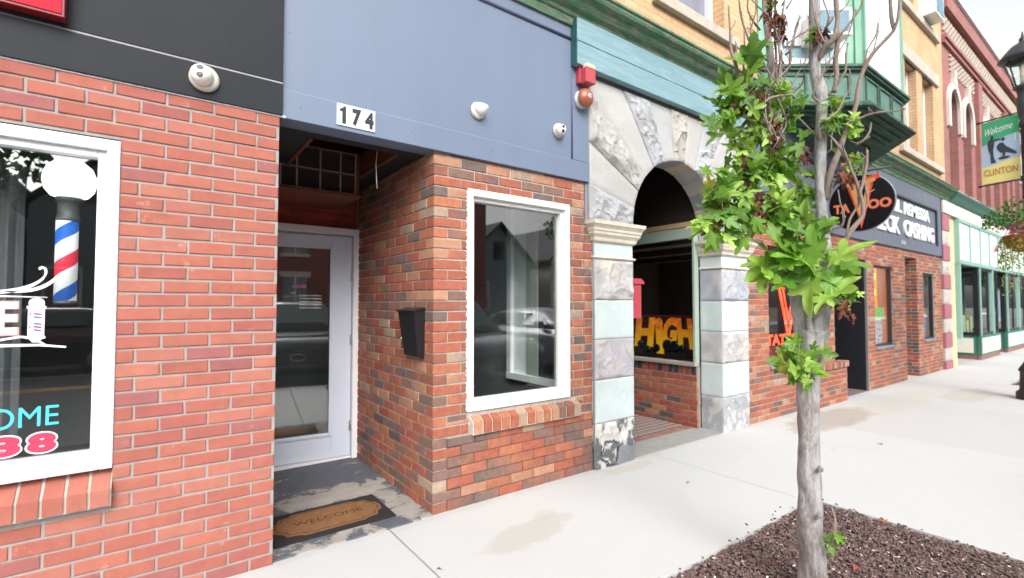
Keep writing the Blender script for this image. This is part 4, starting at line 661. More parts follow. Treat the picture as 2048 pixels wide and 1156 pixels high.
# emergency / security light heads
M_LH=mat('white_lamp_housing',srgb(222,222,218),.5,.04,8); M_LG=mat('lamp_backing',srgb(196,190,178),.6,.06)
def lamp_head(x,y,z,label,r=.052,eyes=True,tilt=(0,0)):
    t=thing('security_light',label,'security light',(x,y,z),'round white light heads on the fascias')
    mb=MB(); mb.lathe([(r*1.18,0),(r*1.22,.006),(r*1.12,.022),(r*.9,.028)],(x,y,z),(0,-1,0),32); mb.build('base',M_LG,t)
    A=Vector((tilt[0],-1,tilt[1])).normalized()
    mb=MB()
    if eyes: mb.lathe([(r*.86,.02),(r*.9,.04),(r*.82,.066),(r*.62,.082),(r*.3,.088),(0,.089)],(x,y,z),A,32)
    else: mb.lathe([(r*.86,.02),(r*.84,.045),(r*.74,.062),(r*.5,.078),(r*.22,.098),(0,.102)],(x,y,z),A,32)
    mb.build('housing',M_LH,t)
    if eyes:
        u=A.cross(Vector((0,0,1))).normalized(); v=u.cross(A)
        for s in (-1,1):
            mb=MB(); mb.lathe([(r*.25,.0),(r*.25,.005),(r*.18,.006)],Vector((x,y,z))+A*.083+v*s*r*.30+u*(-.004),A,16); le=mb.build('lens',M_BLACK,t)
            mb=MB(); mb.lathe([(r*.31,.0),(r*.31,.003)],Vector((x,y,z))+A*.081+v*s*r*.30+u*(-.004),A,16); mb.build('lens_ring',M_METAL,le)
    return t
lamp_head(.190,2.90,2.553,'round white light head with two dark lenses on the black fascia',.056,True,(-.35,.05))
lamp_head(1.862,2.938,2.800,'plain white cone shaped light head in the middle of the blue grey fascia',.052,False,(.25,.1))
lamp_head(2.642,2.938,2.822,'two-lens white light head near the right edge of the blue grey fascia',.05,True,(-.3,-.1))
# mailbox on the return wall
ml=thing('mailbox','black metal wall mailbox on the brick return beside the door','mailbox',(XR,3.2,1.04))
xw=XR-.007
mb=MB(); a,b=3.072,3.352
mb.hexa([(xw-.052,a+.01,1.045),(xw,a+.01,1.03),(xw,b-.05,1.03),(xw-.052,b-.05,1.045),(xw-.085,a+.004,1.352),(xw,a+.004,1.37),(xw,b-.01,1.37),(xw-.085,b-.01,1.352)]); mb.build('body',M_BLACK,ml)
mb=MB(); mb.hexa([(xw-.094,a-.004,1.352),(xw,a-.004,1.371),(xw,b+.014,1.371),(xw-.094,b+.014,1.352),(xw-.094,a-.004,1.362),(xw,a-.004,1.383),(xw,b+.014,1.383),(xw-.094,b+.014,1.362)]); mb.build('lid',M_BLACK,ml)
mb=MB(); mb.lathe([(.008,0),(.008,.006),(.004,.008)],(xw-.0665,3.315,1.16),(-1,0,.1),14); mb.build('lock',mat('bright_metal',(.7,.7,.72),.25,.03,metal=1),ml)
# doormat
dm=thing('doormat','black rubber doormat with a tan coir panel reading WELCOME','doormat',(.95,3.3,.01))
dmr=Matrix.Rotation(rad(2),3,'Z')
mx0,mx1,my0,my1=.58,1.318,3.065,3.505
M_RUB=mat('black_rubber',srgb(34,30,30),.9,.25,60,.5,200); 
mb=MB(); mb.cbox(mx0,mx1,my0,my1,.0105,.020,.004); mb.build('rubber_border',M_RUB,dm)
M_COIR=mat('coir',srgb(136,94,56),.95,.22,25,.9,260,stain=(srgb(96,64,40),18,.60,.85)); M_COIRD=mat('dark_coir',srgb(66,46,32),.95,.3,80,.5,200)
cx,cy=(mx0+mx1)/2,(my0+my1)/2; hx,hy=.342,.168
def mat_outline(hx,hy,q=.05):
    P=[]
    for sx,sy in ((1,1),(-1,1),(-1,-1),(1,-1)):
        pts=[(hx,0),(hx-.012,hy*.35),(hx-q*.9,hy*.50),(hx-q*1.3,hy*.80),(hx-q*2.6,hy*.86),(hx-q*3.2,hy)]
        pts=[(sx*a,sy*b) for a,b in pts]
        if sx*sy<0: pts=pts[::-1]
        P+=pts if sx*sy>0 else pts
    out=[]
    for p in P:
        if not out or (abs(p[0]-out[-1][0])+abs(p[1]-out[-1][1]))>1e-5: out.append(p)
    if abs(out[0][0]-out[-1][0])+abs(out[0][1]-out[-1][1])<1e-5: out.pop()
    return out
mb=MB(); mb.prism([(cx+a,cy+b) for a,b in mat_outline(hx,hy)],.018,.0245,'z'); mb.build('coir_panel',M_COIR,dm)
mb=MB(); O=mat_outline(hx-.016,hy-.014)
I=mat_outline(hx-.022,hy-.020)
for k in range(len(O)):
    n=(k+1)%len(O); mb.face([(cx+O[k][0],cy+O[k][1],.0255),(cx+O[n][0],cy+O[n][1],.0255),(cx+I[n][0],cy+I[n][1],.0255),(cx+I[k][0],cy+I[k][1],.0255)])
text_geo(mb,'WELCOME',(cx-.215,cy-.025,.0247),(1,0,0),(0,1,0),.43,.055,.0012,bold=-.005); mb.build('coir_lettering',M_COIRD,dm)
# air conditioner above the door
ac=thing('air_conditioner','air conditioner behind a wire grille in a wooden tray above the door','air conditioner',(1.05,4.1,2.3))
mb=MB(); mb.cbox(.70,1.335,3.86,4.48,2.262,2.285,.003); mb.box(1.316,1.335,3.90,4.48,2.285,2.63); mb.box(.70,.72,3.90,4.48,2.285,2.63); mb.build('wooden_tray',M_WOOD,ac)
mb=MB(); mb.box(.75,1.30,3.96,4.47,2.287,2.62); mb.build('casing',M_DARK,ac)
M_GR=mat('grille_wire',srgb(190,170,165),.4,.1,metal=.4)
mb=MB()
for x in (.745,.86,1.03,1.185,1.305): mb.box(x-.006,x+.006,3.90,3.905,2.29,2.625)
for z in (2.294,2.452,2.62): mb.box(.74,1.31,3.905,3.91,z-.006,z+.006)
mb.build('grille_frame',M_GR,ac)
mb=MB(); x=.75
while x<1.30: mb.box(x,x+.0015,3.911,3.9125,2.295,2.62); x+=.0085
for z in (2.452,2.62):
    x=.75
    while x<1.30: mb.box(x,x+.004,3.895,3.899,z-.02,z-.003); x+=.0135
mb.build('grille_bars',mat('grille_bars',srgb(120,96,90),.5,.1,metal=.2),ac)
# fire strobe and bell
M_RB=mat('fire_red',srgb(170,64,74),.4,.06,6)
fs=thing('fire_strobe','red fire alarm strobe box under the end of the teal board','fire alarm',(2.90,2.88,3.25))
mb=MB(); mb.cbox(2.835,2.975,2.885,2.931,3.262,3.405,.006); mb.build('back_plate',M_RB,fs)
mb=MB(); mb.cbox(2.850,2.965,2.825,2.886,3.255,3.378,.006); mb.build('horn',M_RB,fs)
mb=MB(); mb.cbox(2.858,2.958,2.822,2.875,3.380,3.412,.006); mb.build('strobe_lens',mat('strobe_cream',srgb(220,205,160),.3,.05),fs)
ab=thing('alarm_bell','round copper red alarm bell on a pale back box below the fire strobe','alarm bell',(2.90,2.88,3.1))
mb=MB(); mb.lathe([(.078,0),(.078,.022),(.066,.026),(.066,.052),(.05,.056)],(2.888,2.931,3.135),(0,-1,0),8); mb.build('back_box',mat('pale_cast_metal',srgb(200,205,206),.5,.1,10),ab)
mb=MB(); mb.lathe([(.078,.052),(.080,.058),(.078,.07),(.068,.090),(.048,.106),(.02,.114),(0,.115)],(2.888,2.931,3.135),(0,-1,0),36); mb.build('gong',mat('copper_paint',srgb(160,92,70),.35,.08,4,metal=.25),ab)
mb=MB(); mb.lathe([(.020,.1145),(.020,.117),(0,.118)],(2.888,2.931,3.135),(0,-1,0),20); mb.build('badge',M_WHITE,ab)
mb=MB(); mb.lathe([(.007,.118),(.006,.122)],(2.888,2.931,3.135),(0,-1,0),8); mb.build('screw',M_BLACK,ab)
# ================================================================ YELLOW BRICK BUILDING with stone arch, cornice, bay
yb=thing('yellow_brick_building','yellow brick building with a stone arch entrance, green cornice and green bay window','building',(7,3.3,0))
M_YB=brick_tex('yellow_brick',srgb(196,162,124),srgb(190,154,116),srgb(146,116,94),bw=.205,bh=.066,ms=.008,bump=.25)
mb=MB()
def wall_holes(mb,x0,x1,z0,z1,y0,y1,holes):
    us=sorted(set([x0,x1]+[h[0] for h in holes]+[h[1] for h in holes])); zs=sorted(set([z0,z1]+[h[2] for h in holes]+[h[3] for h in holes]))
    for i in range(len(us)-1):
        k=0
        while k<len(zs)-1:
            uc=(us[i]+us[i+1])/2; ok=lambda q:not any(h[0]<uc<h[1] and h[2]<(zs[q]+zs[q+1])/2<h[3] for h in holes)
            if ok(k):
                e=k
                while e<len(zs)-1 and ok(e): e+=1
                mb.box(us[i],us[i+1],y0,y1,zs[k],zs[e]); k=e
            else: k+=1
YH=[(4.12,5.22,4.50,6.5),(11.72,12.45,4.42,6.22),(12.85,13.62,4.42,6.22),(6.7,9.0,4.5,8.2),(11.6,12.4,7.36,9.2),(12.75,13.6,7.36,9.2),(.9,2.1,4.5,6.5)]
wall_holes(mb,.5,14.42,3.92,9.3,2.96,3.26,YH); mb.build('wall',M_YB,yb)
mb=MB(); mb.box(.5,14.42,3.27,13,3.92,9.2); mb.build('inner_mass',M_DARK,yb)
# windows
M_STONE=mat('weathered_stone',srgb(176,166,154),.85,.14,7,.5,60,stain=(srgb(120,112,104),6,.56,.8))
M_PANE=mat('upper_glass',srgb(120,124,140),.06,.04,2,spec=.8); M_PBL=mat('blue_blind_glass',srgb(150,180,190),.12,.08,3,stretch=(.2,.2,8),spec=.7); M_BRT=mat('sky_reflection_white',srgb(235,236,238),.5,.02)
def up_window(a,b,c,d,lb=None,pane=None,y=3.10):
    mb=MB(); frame_boxes(mb,a,b,c,d,.07,y,y+.10,b=.006); mb.cbox(a+.07,b-.07,y+.02,y+.08,(c+d)/2-.03,(c+d)/2+.03,.004); o=mb.build('window',M_WHITE,yb)
    mb=MB(); mb.box(a+.07,b-.07,y+.06,y+.07,c+.07,(c+d)/2-.03); mb.box(a+.07,b-.07,y+.04,y+.05,(c+d)/2+.03,d-.07); mb.build('pane',pane or M_PANE,o)
for h in YH:
    if h[0]!=6.7: up_window(*h)
mb=MB(); mb.cbox(3.90,5.45,2.895,3.0,4.385,4.50,.008); mb.build('window_sill',M_STONE,yb)
mb=MB(); mb.cbox(11.25,14.05,2.88,3.0,4.30,4.42,.01); mb.build('window_sill',M_STONE,yb)
mb=MB(); mb.cbox(11.2,13.95,2.91,3.0,6.22,6.46,.01); mb.build('window_lintel',M_STONE,yb)
mb=MB(); mb.cbox(10.6,14.0,2.88,3.0,7.22,7.36,.01); mb.build('window_sill',M_STONE,yb)
mb=MB(); mb.cbox(.7,2.3,2.895,3.0,4.385,4.50,.008); mb.build('window_sill',M_STONE,yb)
# cornice (weathered green moulding) and grey bed
def m_corn(m,n,l,pos,b):
    mp=n.new('ShaderNodeMapping'); mp.inputs['Scale'].default_value=(1.5,4,7); l.new(pos,mp.inputs['Vector'])
    c=mixc(n,l,mrange(n,l,nz(n,l,mp.outputs[0],2.6,9,.7),.35,.62),srgb(52,100,74),srgb(90,124,96)); c=mixc(n,l,mrange(n,l,nz(n,l,mp.outputs[0],4.2,10,.75),.50,.62),c,srgb(134,122,106)); c=mixc(n,l,mrange(n,l,nz(n,l,mp.outputs[0],9,8,.7),.60,.72,0,.8),c,srgb(70,64,56)); l.new(c,b.inputs['Base Color']); bumpn(n,l,nz(n,l,mp.outputs[0],12,8),b,.5,.01)
M_CORN=pos_mat('weathered_green_moulding',m_corn,.75)
prof=[(2.97,3.74),(2.915,3.74),(2.90,3.796),(2.885,3.805),(2.875,3.83),(2.84,3.85),(2.815,3.875),(2.80,3.905),(2.755,3.915),(2.742,3.935),(2.742,3.957),(2.725,3.963),(2.725,3.982),(2.96,4.02)]
mb=MB(); mb.prism(prof,.5,14.42,'x'); mb.build('cornice',M_CORN,yb)
# teal boards above the arch
def m_teal(m,n,l,pos,b):
    mp=n.new('ShaderNodeMapping'); mp.inputs['Scale'].default_value=(1.1,1,9); l.new(pos,mp.inputs['Vector'])
    c=mixc(n,l,mrange(n,l,nz(n,l,mp.outputs[0],1.6,8,.65,1.2),.36,.64),srgb(106,138,148),srgb(128,156,164)); c=mixc(n,l,mrange(n,l,nz(n,l,mp.outputs[0],3.0,8,.6,1.5),.60,.74,0,.55),c,srgb(56,128,122)); l.new(c,b.inputs['Base Color']); bumpn(n,l,nz(n,l,mp.outputs[0],8,6),b,.12,.005)
M_TEAL=pos_mat('teal_board_paint',m_teal,.5)
mb=MB(); mb.cbox(2.787,5.66,2.858,2.925,3.400,3.592,.005); mb.cbox(2.787,5.66,2.860,2.925,3.599,3.792,.005); mb.build('sign_board',M_TEAL,yb)
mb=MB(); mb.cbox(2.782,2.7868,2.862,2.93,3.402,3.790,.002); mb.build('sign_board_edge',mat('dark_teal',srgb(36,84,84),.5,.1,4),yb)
# ---- stone arch: 13 voussoirs, alternately smooth and rock faced
M_ST=mat('marble_blocks',rough=.8,var=.07,scale=5,bump=.5,bscale=30,attr=True,spec=.25,stretch=(1,1,1.6),stain=(srgb(150,154,162),5.5,.55,.85))
YP=2.930; CXA,CZA,RA=4.295,2.125,.735; AX0,AX1,AZT=2.990,5.625,3.372
def rockn(x,z,s=1):
    a=noise.noise(Vector((x*3.1*s,z*3.1*s,7)))*.55+noise.noise(Vector((x*8*s,z*6*s,1)))*.35+noise.noise(Vector((x*19,z*19,4)))*.16
    rdg=1-abs(noise.noise(Vector((x*4.3+9,z*3.3,2)))*2.4); f=noise.cell(Vector((x*8+a*2.2,z*6+a*1.5,3)))*.16+abs(noise.noise(Vector((x*26+a*2,z*20,8))))*.16
    r2=1-abs(noise.noise(Vector((x*9+z*4,z*7,12)))*2.6); return a+.55*max(0,rdg)**2+.25*max(0,r2)**2+f-.25
SMO=[srgb(168,170,170),srgb(172,170,166),srgb(164,168,173),srgb(170,169,167)]; RGH=[srgb(168,166,162),srgb(160,163,170),srgb(166,165,164),srgb(172,168,161)]
def outer(a):
    dx,dz=math.cos(a),math.sin(a); t=1e9
    if dx>1e-6: t=min(t,(AX1-CXA)/dx)
    if dx<-1e-6: t=min(t,(AX0-CXA)/dx)
    if dz>1e-6: t=min(t,(AZT-CZA)/dz)
    return t
mb=MB(); N=13
random.seed(21)
corner=[math.atan2(AZT-CZA,AX1-CXA),math.atan2(AZT-CZA,AX0-CXA)]
for k in range(N):
    a0,a1=PI-PI*k/N,PI-PI*(k+1)/N; rough=(k%2==0); col=random.choice(RGH if rough else SMO); col2=random.choice(RGH)
    nu=26 if rough else 10; angs=[a0+(a1-a0)*i/nu for i in range(nu+1)]
    for c in corner:
        if a1<c<a0: angs[min(range(1,nu),key=lambda i:abs(angs[i]-c))]=c
    nv=90 if rough else 34
    def fn(u,v,angs=angs,rough=rough,col=col,col2=col2,nu=nu,k=k):
        i=int(round(u*nu)); a=angs[i]; t=RA+(outer(a)-RA)*v; x=CXA+math.cos(a)*t; z=CZA+math.sin(a)*t
        wid=t*PI/N; eu=min(u,1-u)*wid; ev=min((t-RA),(outer(a)-t)); e=min(eu,ev)
        d=0
        if rough:
            m=min(1,e/.045); d=(.006+.052*max(0,rockn(x,z)+.22))*m; cc=tuple(p*(1-.3)+q*.3 for p,q in zip(col,col2)) 
            kk=.93+.12*noise.noise(Vector((x*5,z*5,k))); cc=tuple(q*kk for q in cc)
        else:
            d=.002*noise.noise(Vector((x*5,z*5,k))); cc=tuple(q*(.97+.10*noise.noise(Vector((x*2.5,z*6,k)))) for q in col)
        if i in(0,nu) or v in (0,1): d-=.010
        return (Vector((x,YP-d,z)),cc)
    mb.grid(fn,nu,nv,smooth=not rough)
    # side cheeks + intrados
    def bar(u,v,a0=a0,a1=a1,k=k,col=col):
        a=a0+(a1-a0)*u; w=min(u,1-u)*.17; r=RA+(.007 if w<.004 else 0); c=[srgb(176,174,170),srgb(190,176,154),srgb(150,152,160),srgb(182,178,170)][(k*7)%4]
        kk=.95+.16*noise.noise(Vector((u*2+k,v*3,0))); 
        return (Vector((CXA+math.cos(a)*r,YP+.006+.262*v,CZA+math.sin(a)*r)),tuple(q*kk for q in c))
    mb.grid(bar,12,6,smooth=False)
for k in (0,N): pass
mb.build('stone_arch',M_ST,yb,normals=False)
mb=MB(); # core behind, fills joints; arch-shaped opening
ang=[PI*i/40 for i in range(41)]
for i in range(40):
    a,b=ang[i],ang[i+1]; P=lambda t,r,y:(CXA+math.cos(t)*r,y,CZA+math.sin(t)*r)
    for y in (YP+.012,):
        mb.face([P(a,RA+.004,y),P(b,RA+.004,y),P(b,outer(b),y),P(a,outer(a),y)])
mb.box(AX0,AX1,YP+.02,YP+.26,3.3725,3.95); mb.box(2.985,2.9985,YP+.005,YP+.2,2.1,3.372)
mb.build('arch_core',mat('arch_joint',srgb(140,134,126),.9,.15,20),yb,normals=False)
# ---- pillars
MINT=srgb(184,195,195)
M_PIL=mat('pillar_blocks',rough=.8,var=.07,scale=6,bump=.25,bscale=50,attr=True,spec=.3,stain=(srgb(170,172,176),8,.64,.9))
def pillar(x0,x1,seed,label):
    random.seed(seed); y0,y1=YP,YP+.268; mb=MB()
    Zs=[(-.03,.385,'s'),(.385,.755,'m'),(.755,1.105,'r'),(1.105,1.445,'m'),(1.445,1.80,'r')]
    for zi,(a,b,t) in enumerate(Zs):
        base={'m':MINT,'r':random.choice([srgb(158,160,168),srgb(170,168,168),srgb(164,162,168)]),'s':srgb(134,134,136)}[t]
        g=.003
        def side(face):
            def fn(u,v):
                z=a+g+(b-a-2*g)*v
                if face=='f': x=x0+(x1-x0)*u; y=y0; W=(x1-x0); key=(x,z)
                elif face=='l': x=x0; y=y1-(y1-y0)*u; W=(y1-y0); key=(y+3,z)
                else: x=x1; y=y0+(y1-y0)*u; W=y1-y0; key=(y+9,z)
                e=min(min(u,1-u)*W,min(v,1-v)*(b-a)); m=min(1,e/.03)
                if t=='m':
                    d=.0025*noise.noise(Vector((key[0]*6,key[1]*6,seed))); fl=noise.noise(Vector((key[0]*3.2+seed*3,key[1]*2.6,5)))
                    if fl>.28 and face=='f': d-=.0035
                    c=tuple(q*(1+.05*noise.noise(Vector((key[0]*4,key[1]*4,2)))) for q in base)
                elif t=='r':
                    d=((.030 if face=='f' else .007)*max(0,rockn(key[0]+seed,key[1],1.3)+.3))*m; kk=1+.22*noise.noise(Vector((key[0]*7,key[1]*7,seed)))
                    wm=max(0,noise.noise(Vector((key[0]*3,key[1]*5,seed+4)))); c=tuple(q*kk*(1-wm)+w_*wm for q,w_ in zip(base,srgb(196,184,168)))
                else:
                    d=((.022 if face=='f' else .008)*max(0,rockn(key[0]+seed,key[1],1.5)+.3))*m; q1=noise.noise(Vector((key[0]*7,key[1]*5,9)))*.7+noise.noise(Vector((key[0]*19,key[1]*14,3)))*.55+noise.noise(Vector((key[0]*50,key[1]*40,3)))*.25
                    if seed==3:
                        rr=(x-3.22)**2+((z-.12)*.9)**2
                        tt=max(0,min(1,(q1+.16)/.22)); c=tuple(p*(1-tt)+q*tt for p,q in zip(srgb(92,94,98),srgb(190,188,184)))
                        if z<.16+.1*q1 and x>3.30: c=srgb(120,122,128)
                        if abs(math.sqrt(rr)-.10+.09*q1)<.014 and q1>-.25: c=srgb(60,58,54)
                    else: c=srgb(178,176,174) if q1>.05 else srgb(150,152,156)
                if min(u,1-u)*W<.001 or min(v,1-v)*(b-a)<.001: d-=.004
                P_=Vector((x,y-d,z)) if face=='f' else (Vector((x-d,y,z)) if face=='l' else Vector((x+d,y,z)))
                return (P_,c)
            return fn
        n1=int((b-a)/.016)
        mb.grid(side('f'),int((x1-x0)/.010),int((b-a)/.010),smooth=(t=='m')); mb.grid(side('l'),14,n1); mb.grid(side('r'),14,n1)
    mb.cc=srgb(120,116,110); mb.box(x0+.006,x1-.006,y0+.006,y1,-.03,1.80)
    mb.cc=MINT; mb.cbox(x0+.004,x1-.004,y0+.004,y1,1.826,1.945,.003)
    p=mb.build('stone_pillar',M_PIL,yb,normals=False,label=label)
    M_CAP=mat('capital_paint',srgb(196,188,174),.7,.12,9,.3,40,stain=(srgb(160,146,126),7,.58,.85))
    mb=MB()
    def ring(z0,z1,o0,o1):   # moulded course round three sides
        mb.hexa([(x0-o0,y0-o0,z0),(x1+o0,y0-o0,z0),(x1+o0,y1,z0),(x0-o0,y1,z0),(x0-o1,y0-o1,z1),(x1+o1,y0-o1,z1),(x1+o1,y1,z1),(x0-o1,y1,z1)])
    ring(1.800,1.812,.004,.016); ring(1.812,1.826,.018,.010)
    ring(1.945,1.958,.006,.014); ring(1.958,1.985,.020,.024); ring(1.985,2.012,.024,.044); ring(2.012,2.040,.046,.050); ring(2.040,2.062,.056,.058); ring(2.062,2.092,.058,.078); ring(2.092,2.124,.082,.084)
    mb.build('capital',M_CAP,p)
pillar(3.045,3.555,3,'left stone pillar with a black stained base')
pillar(5.040,5.600,7,'right stone pillar')
# imposts behind arch: jamb infill between pillar back and shops
M_MINTW=mat('sage_frame_paint',srgb(150,166,154),.5,.06,5)
# ---- entry vestibule behind the arch
mb=MB(); brick_field(mb,wallL(4.965),3.20,4.75,-.02,.60,PAL_DARKMIX+PAL_MIX[:2],L=.208,H=.067,m=.011,mort=srgb(150,140,130),zref=0,two=.5)
for k in range(20):   # soldier course
    y=3.21+k*.076; c=jit(pick([(srgb(62,58,62),3),(srgb(140,72,56),3),(srgb(150,90,66),2)])[0]); 
    if y<4.7: one_brick(mb,wallL(4.965),y,y+.063,.606,.700,.006,.02,c,c)
mb.cc=srgb(140,132,122); mb.box(4.966,5.03,3.20,4.75,-.02,.70)
mb.build('vestibule_dado',M_BRM,yb)
mb=MB(); mb.cbox(4.925,5.03,3.205,4.75,.702,.745,.006); mb.build('vestibule_sill',mat('sill_grey',srgb(150,142,134),.7,.08,8),yb)
mb=MB(); mb.cbox(4.95,5.03,3.205,3.235,.745,2.30,.003); mb.cbox(4.95,5.03,4.30,4.75,.745,2.30,.003); mb.cbox(4.945,5.03,3.235,4.30,2.17,2.30,.003); vw=mb.build('vestibule_window',M_MINTW,yb)
mb=MB(); mb.cbox(4.935,5.03,3.205,4.75,2.302,2.36,.003); mb.build('vestibule_header',mat('raw_timber',srgb(176,146,110),.7,.1,4,stretch=(8,1,8)),yb)
mb=MB(); mb.box(4.985,4.991,3.235,4.30,.745,2.17); mb.build('pane',M_GLASS1,vw)
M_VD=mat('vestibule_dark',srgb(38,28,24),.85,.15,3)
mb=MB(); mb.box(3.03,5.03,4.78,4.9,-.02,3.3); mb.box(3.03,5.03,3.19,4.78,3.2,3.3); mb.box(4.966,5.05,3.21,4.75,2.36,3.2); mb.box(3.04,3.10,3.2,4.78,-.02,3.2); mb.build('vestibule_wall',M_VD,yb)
# far stage of the vestibule: pale ceiling strips seen through the window
mb=MB(); mb.box(5.04,12,4.2,9,2.62,2.70); mb.build('shop_ceiling',mat('pale_ceiling',srgb(190,188,186),.8,.08,2),yb)
mb=MB(); mb.box(11.9,12,4.2,9,-.02,2.62); mb.box(5.04,12,8.9,9.0,-.02,2.62); mb.box(5.04,12,4.2,8.9,-.06,.0); mb.build('shop_room',mat('shop_dark_wall',srgb(46,40,40),.8,.2,2,stain=(srgb(110,96,70),2.5,.62,.7)),yb)
for x in (6.2,7.6,9.0,10.4):
    mb=MB(); mb.box(x,x+.16,4.3,8.8,2.50,2.62); mb.build('ceiling_beam',M_VD,yb)
for x,y in ((7.3,4.45),(9.4,4.6),(10.4,5.4)):  # tube lamps added out of sight to light the shop ceiling
    mb=MB(); mb.cbox(x,x+1.3,y,y+.12,2.30,2.36,.01); mb.build('added_lamp',mat('added_tube_light',srgb(240,238,230),.5,emit=(1,.97,.92),estr=9),yb)
def m_tile(m,n,l,pos,b):
    mp=n.new('ShaderNodeMapping'); mp.inputs['Rotation'].default_value=(0,0,rad(45)); mp.inputs['Location'].default_value=(.03,.01,.0001); l.new(pos,mp.inputs['Vector'])
    ch=n.new('ShaderNodeTexChecker'); ch.inputs['Scale'].default_value=16; ch.inputs['Color1'].default_value=(*srgb(178,166,160),1); ch.inputs['Color2'].default_value=(*srgb(88,74,76),1); l.new(mp.outputs[0],ch.inputs['Vector'])
    c=mixc(n,l,nz(n,l,pos,9),ch.outputs['Color'],srgb(120,104,98)); c=mixc(n,l,.35,ch.outputs['Color'],c); l.new(c,b.inputs['Base Color'])
mb=MB(); mb.box(3.1,4.963,3.36,4.78,-.06,.012); mb.build('tile_floor',pos_mat('patterned_tile',m_tile,.4),yb)
mb=MB(); mb.cbox(3.05,4.963,3.255,3.355,-.06,.014,.004); mb.build('brick_strip',mat('worn_red_threshold',srgb(130,96,84),.8,.15,8,stain=(srgb(160,146,134),10,.5,.7)),yb)
mb=MB(); mb.cbox(3.56,5.036,2.93,3.25,-.06,.010,.004); mb.build('stone_threshold',mat('grey_threshold',srgb(146,144,142),.85,.12,8,.2,80),yb)
# graffiti style board with orange letters behind the vestibule window
gb=thing('graffiti_board','black board with orange graffiti letters behind the window of the arched entry','board',(5.12,3.8,.76))
mb=MB(); mb.cbox(5.13,5.15,3.27,4.26,.76,1.27,.003); mb.build('board',mat('board_black',srgb(28,20,22),.6,.1,4),gb)
mb=MB(); mb.box(5.126,5.1295,3.27,4.26,1.262,1.268); mb.build('red_edge',mat('red_line',srgb(150,24,40),.6),gb)
def m_graf(m,n,l,pos,b):
    sp=n.new('ShaderNodeSeparateXYZ'); l.new(pos,sp.inputs[0]); c=mixc(n,l,mrange(n,l,sp.outputs['Z'],.85,1.2),srgb(214,170,24),srgb(196,92,20)); c=mixc(n,l,mrange(n,l,nz(n,l,pos,7,6,.6,1),.5,.62,0,.6),c,srgb(236,150,40)); l.new(c,b.inputs['Base Color']); l.new(c,b.inputs['Emission Color']); b.inputs['Emission Strength'].default_value=.12
M_GF=pos_mat('graffiti_orange',m_graf,.5)
M_GO=mat('graffiti_outline',srgb(58,22,16),.6)
mb=MB()
for t,y,w,z,h,sh in (('H',4.24,.36,.84,.41,.12),('i',3.90,.15,.77,.49,-.06),('G',3.79,.24,.86,.40,.18),('H',3.60,.27,.86,.40,-.15)):
    text_geo(mb,t,(5.1275,y,z),(0,-1,sh*.2),(0,0,1),w*1.08,h,.002,bold=.12,shear=sh)
mb.build('outline',M_GO,gb)
mb=MB()
for t,y,w,z,h,sh in (('H',4.225,.34,.855,.39,.12),('i',3.892,.13,.785,.47,-.06),('G',3.775,.22,.875,.38,.18),('H',3.585,.25,.875,.38,-.15)):
    text_geo(mb,t,(5.1245,y-.008,z+.008),(0,-1,sh*.2),(0,0,1),w*1.0,h*.95,.002,bold=.06,shear=sh)
mb.build('letters',M_GF,gb)
mb=MB(); 
for y,z,r in ((4.0,.84,.05),(3.86,.86,.06),(3.7,.90,.09),(3.6,.90,.08),(3.5,.88,.05),(4.12,.9,.05)): mb.lathe([(r,0),(r*.6,.02)],(5.13,y,z),(-1,0,0),16)
mb.build('black_shapes',mat('gr_black',srgb(20,18,26),.4),gb)  # raised black shapes over the lower part of the letters
# red box on the left jamb
rb=thing('red_box','red metal box with a sloping lid on the left jamb of the arched entry','box',(3.60,3.05,1.25))
mb=MB(); mb.cbox(3.559,3.755,3.00,3.13,1.275,1.60,.006); mb.build('body',M_RB,rb)
mb=MB(); mb.prism([(3.556,1.600),(3.785,1.600),(3.785,1.612),(3.74,1.650),(3.556,1.650)],2.985,3.145,'y'); mb.build('lid',M_RB,rb)
# ---- bay window
bay=yb
A_=Vector((5.98,2.955)); B_=Vector((7.03,2.20)); C_=Vector((8.62,2.20)); D_=Vector((9.67,2.955))
def poly_off(o,yb_=2.955):
    """bay outline grown by o"""
    n1=Vector((-.584,-.812)); 
    a=A_+Vector((-o*1.25,0)); b=B_+Vector((-o*.42,-o)); c=C_+Vector((o*.42,-o)); d=D_+Vector((o*1.25,0)); return [tuple(q) for q in (a,b,c,d)]
def m_bay(m,n,l,pos,b):
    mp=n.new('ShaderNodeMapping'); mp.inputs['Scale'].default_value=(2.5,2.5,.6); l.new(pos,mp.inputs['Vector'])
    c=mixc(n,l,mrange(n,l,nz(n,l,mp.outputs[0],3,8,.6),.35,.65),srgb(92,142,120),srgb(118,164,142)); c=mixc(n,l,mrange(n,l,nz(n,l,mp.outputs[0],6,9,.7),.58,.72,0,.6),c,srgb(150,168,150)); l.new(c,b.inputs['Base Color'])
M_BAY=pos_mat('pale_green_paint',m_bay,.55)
def m_bay2(m,n,l,pos,b):
    c=mixc(n,l,mrange(n,l,nz(n,l,pos,5,9,.7),.4,.62),srgb(54,74,68),srgb(72,104,90)); c=mixc(n,l,mrange(n,l,nz(n,l,pos,11,9,.7),.62,.74,0,.7),c,srgb(120,126,112)); l.new(c,b.inputs['Base Color']); bumpn(n,l,nz(n,l,pos,30,6),b,.4,.006)
M_BAYD=pos_mat('dark_green_weathered',m_bay2,.7)
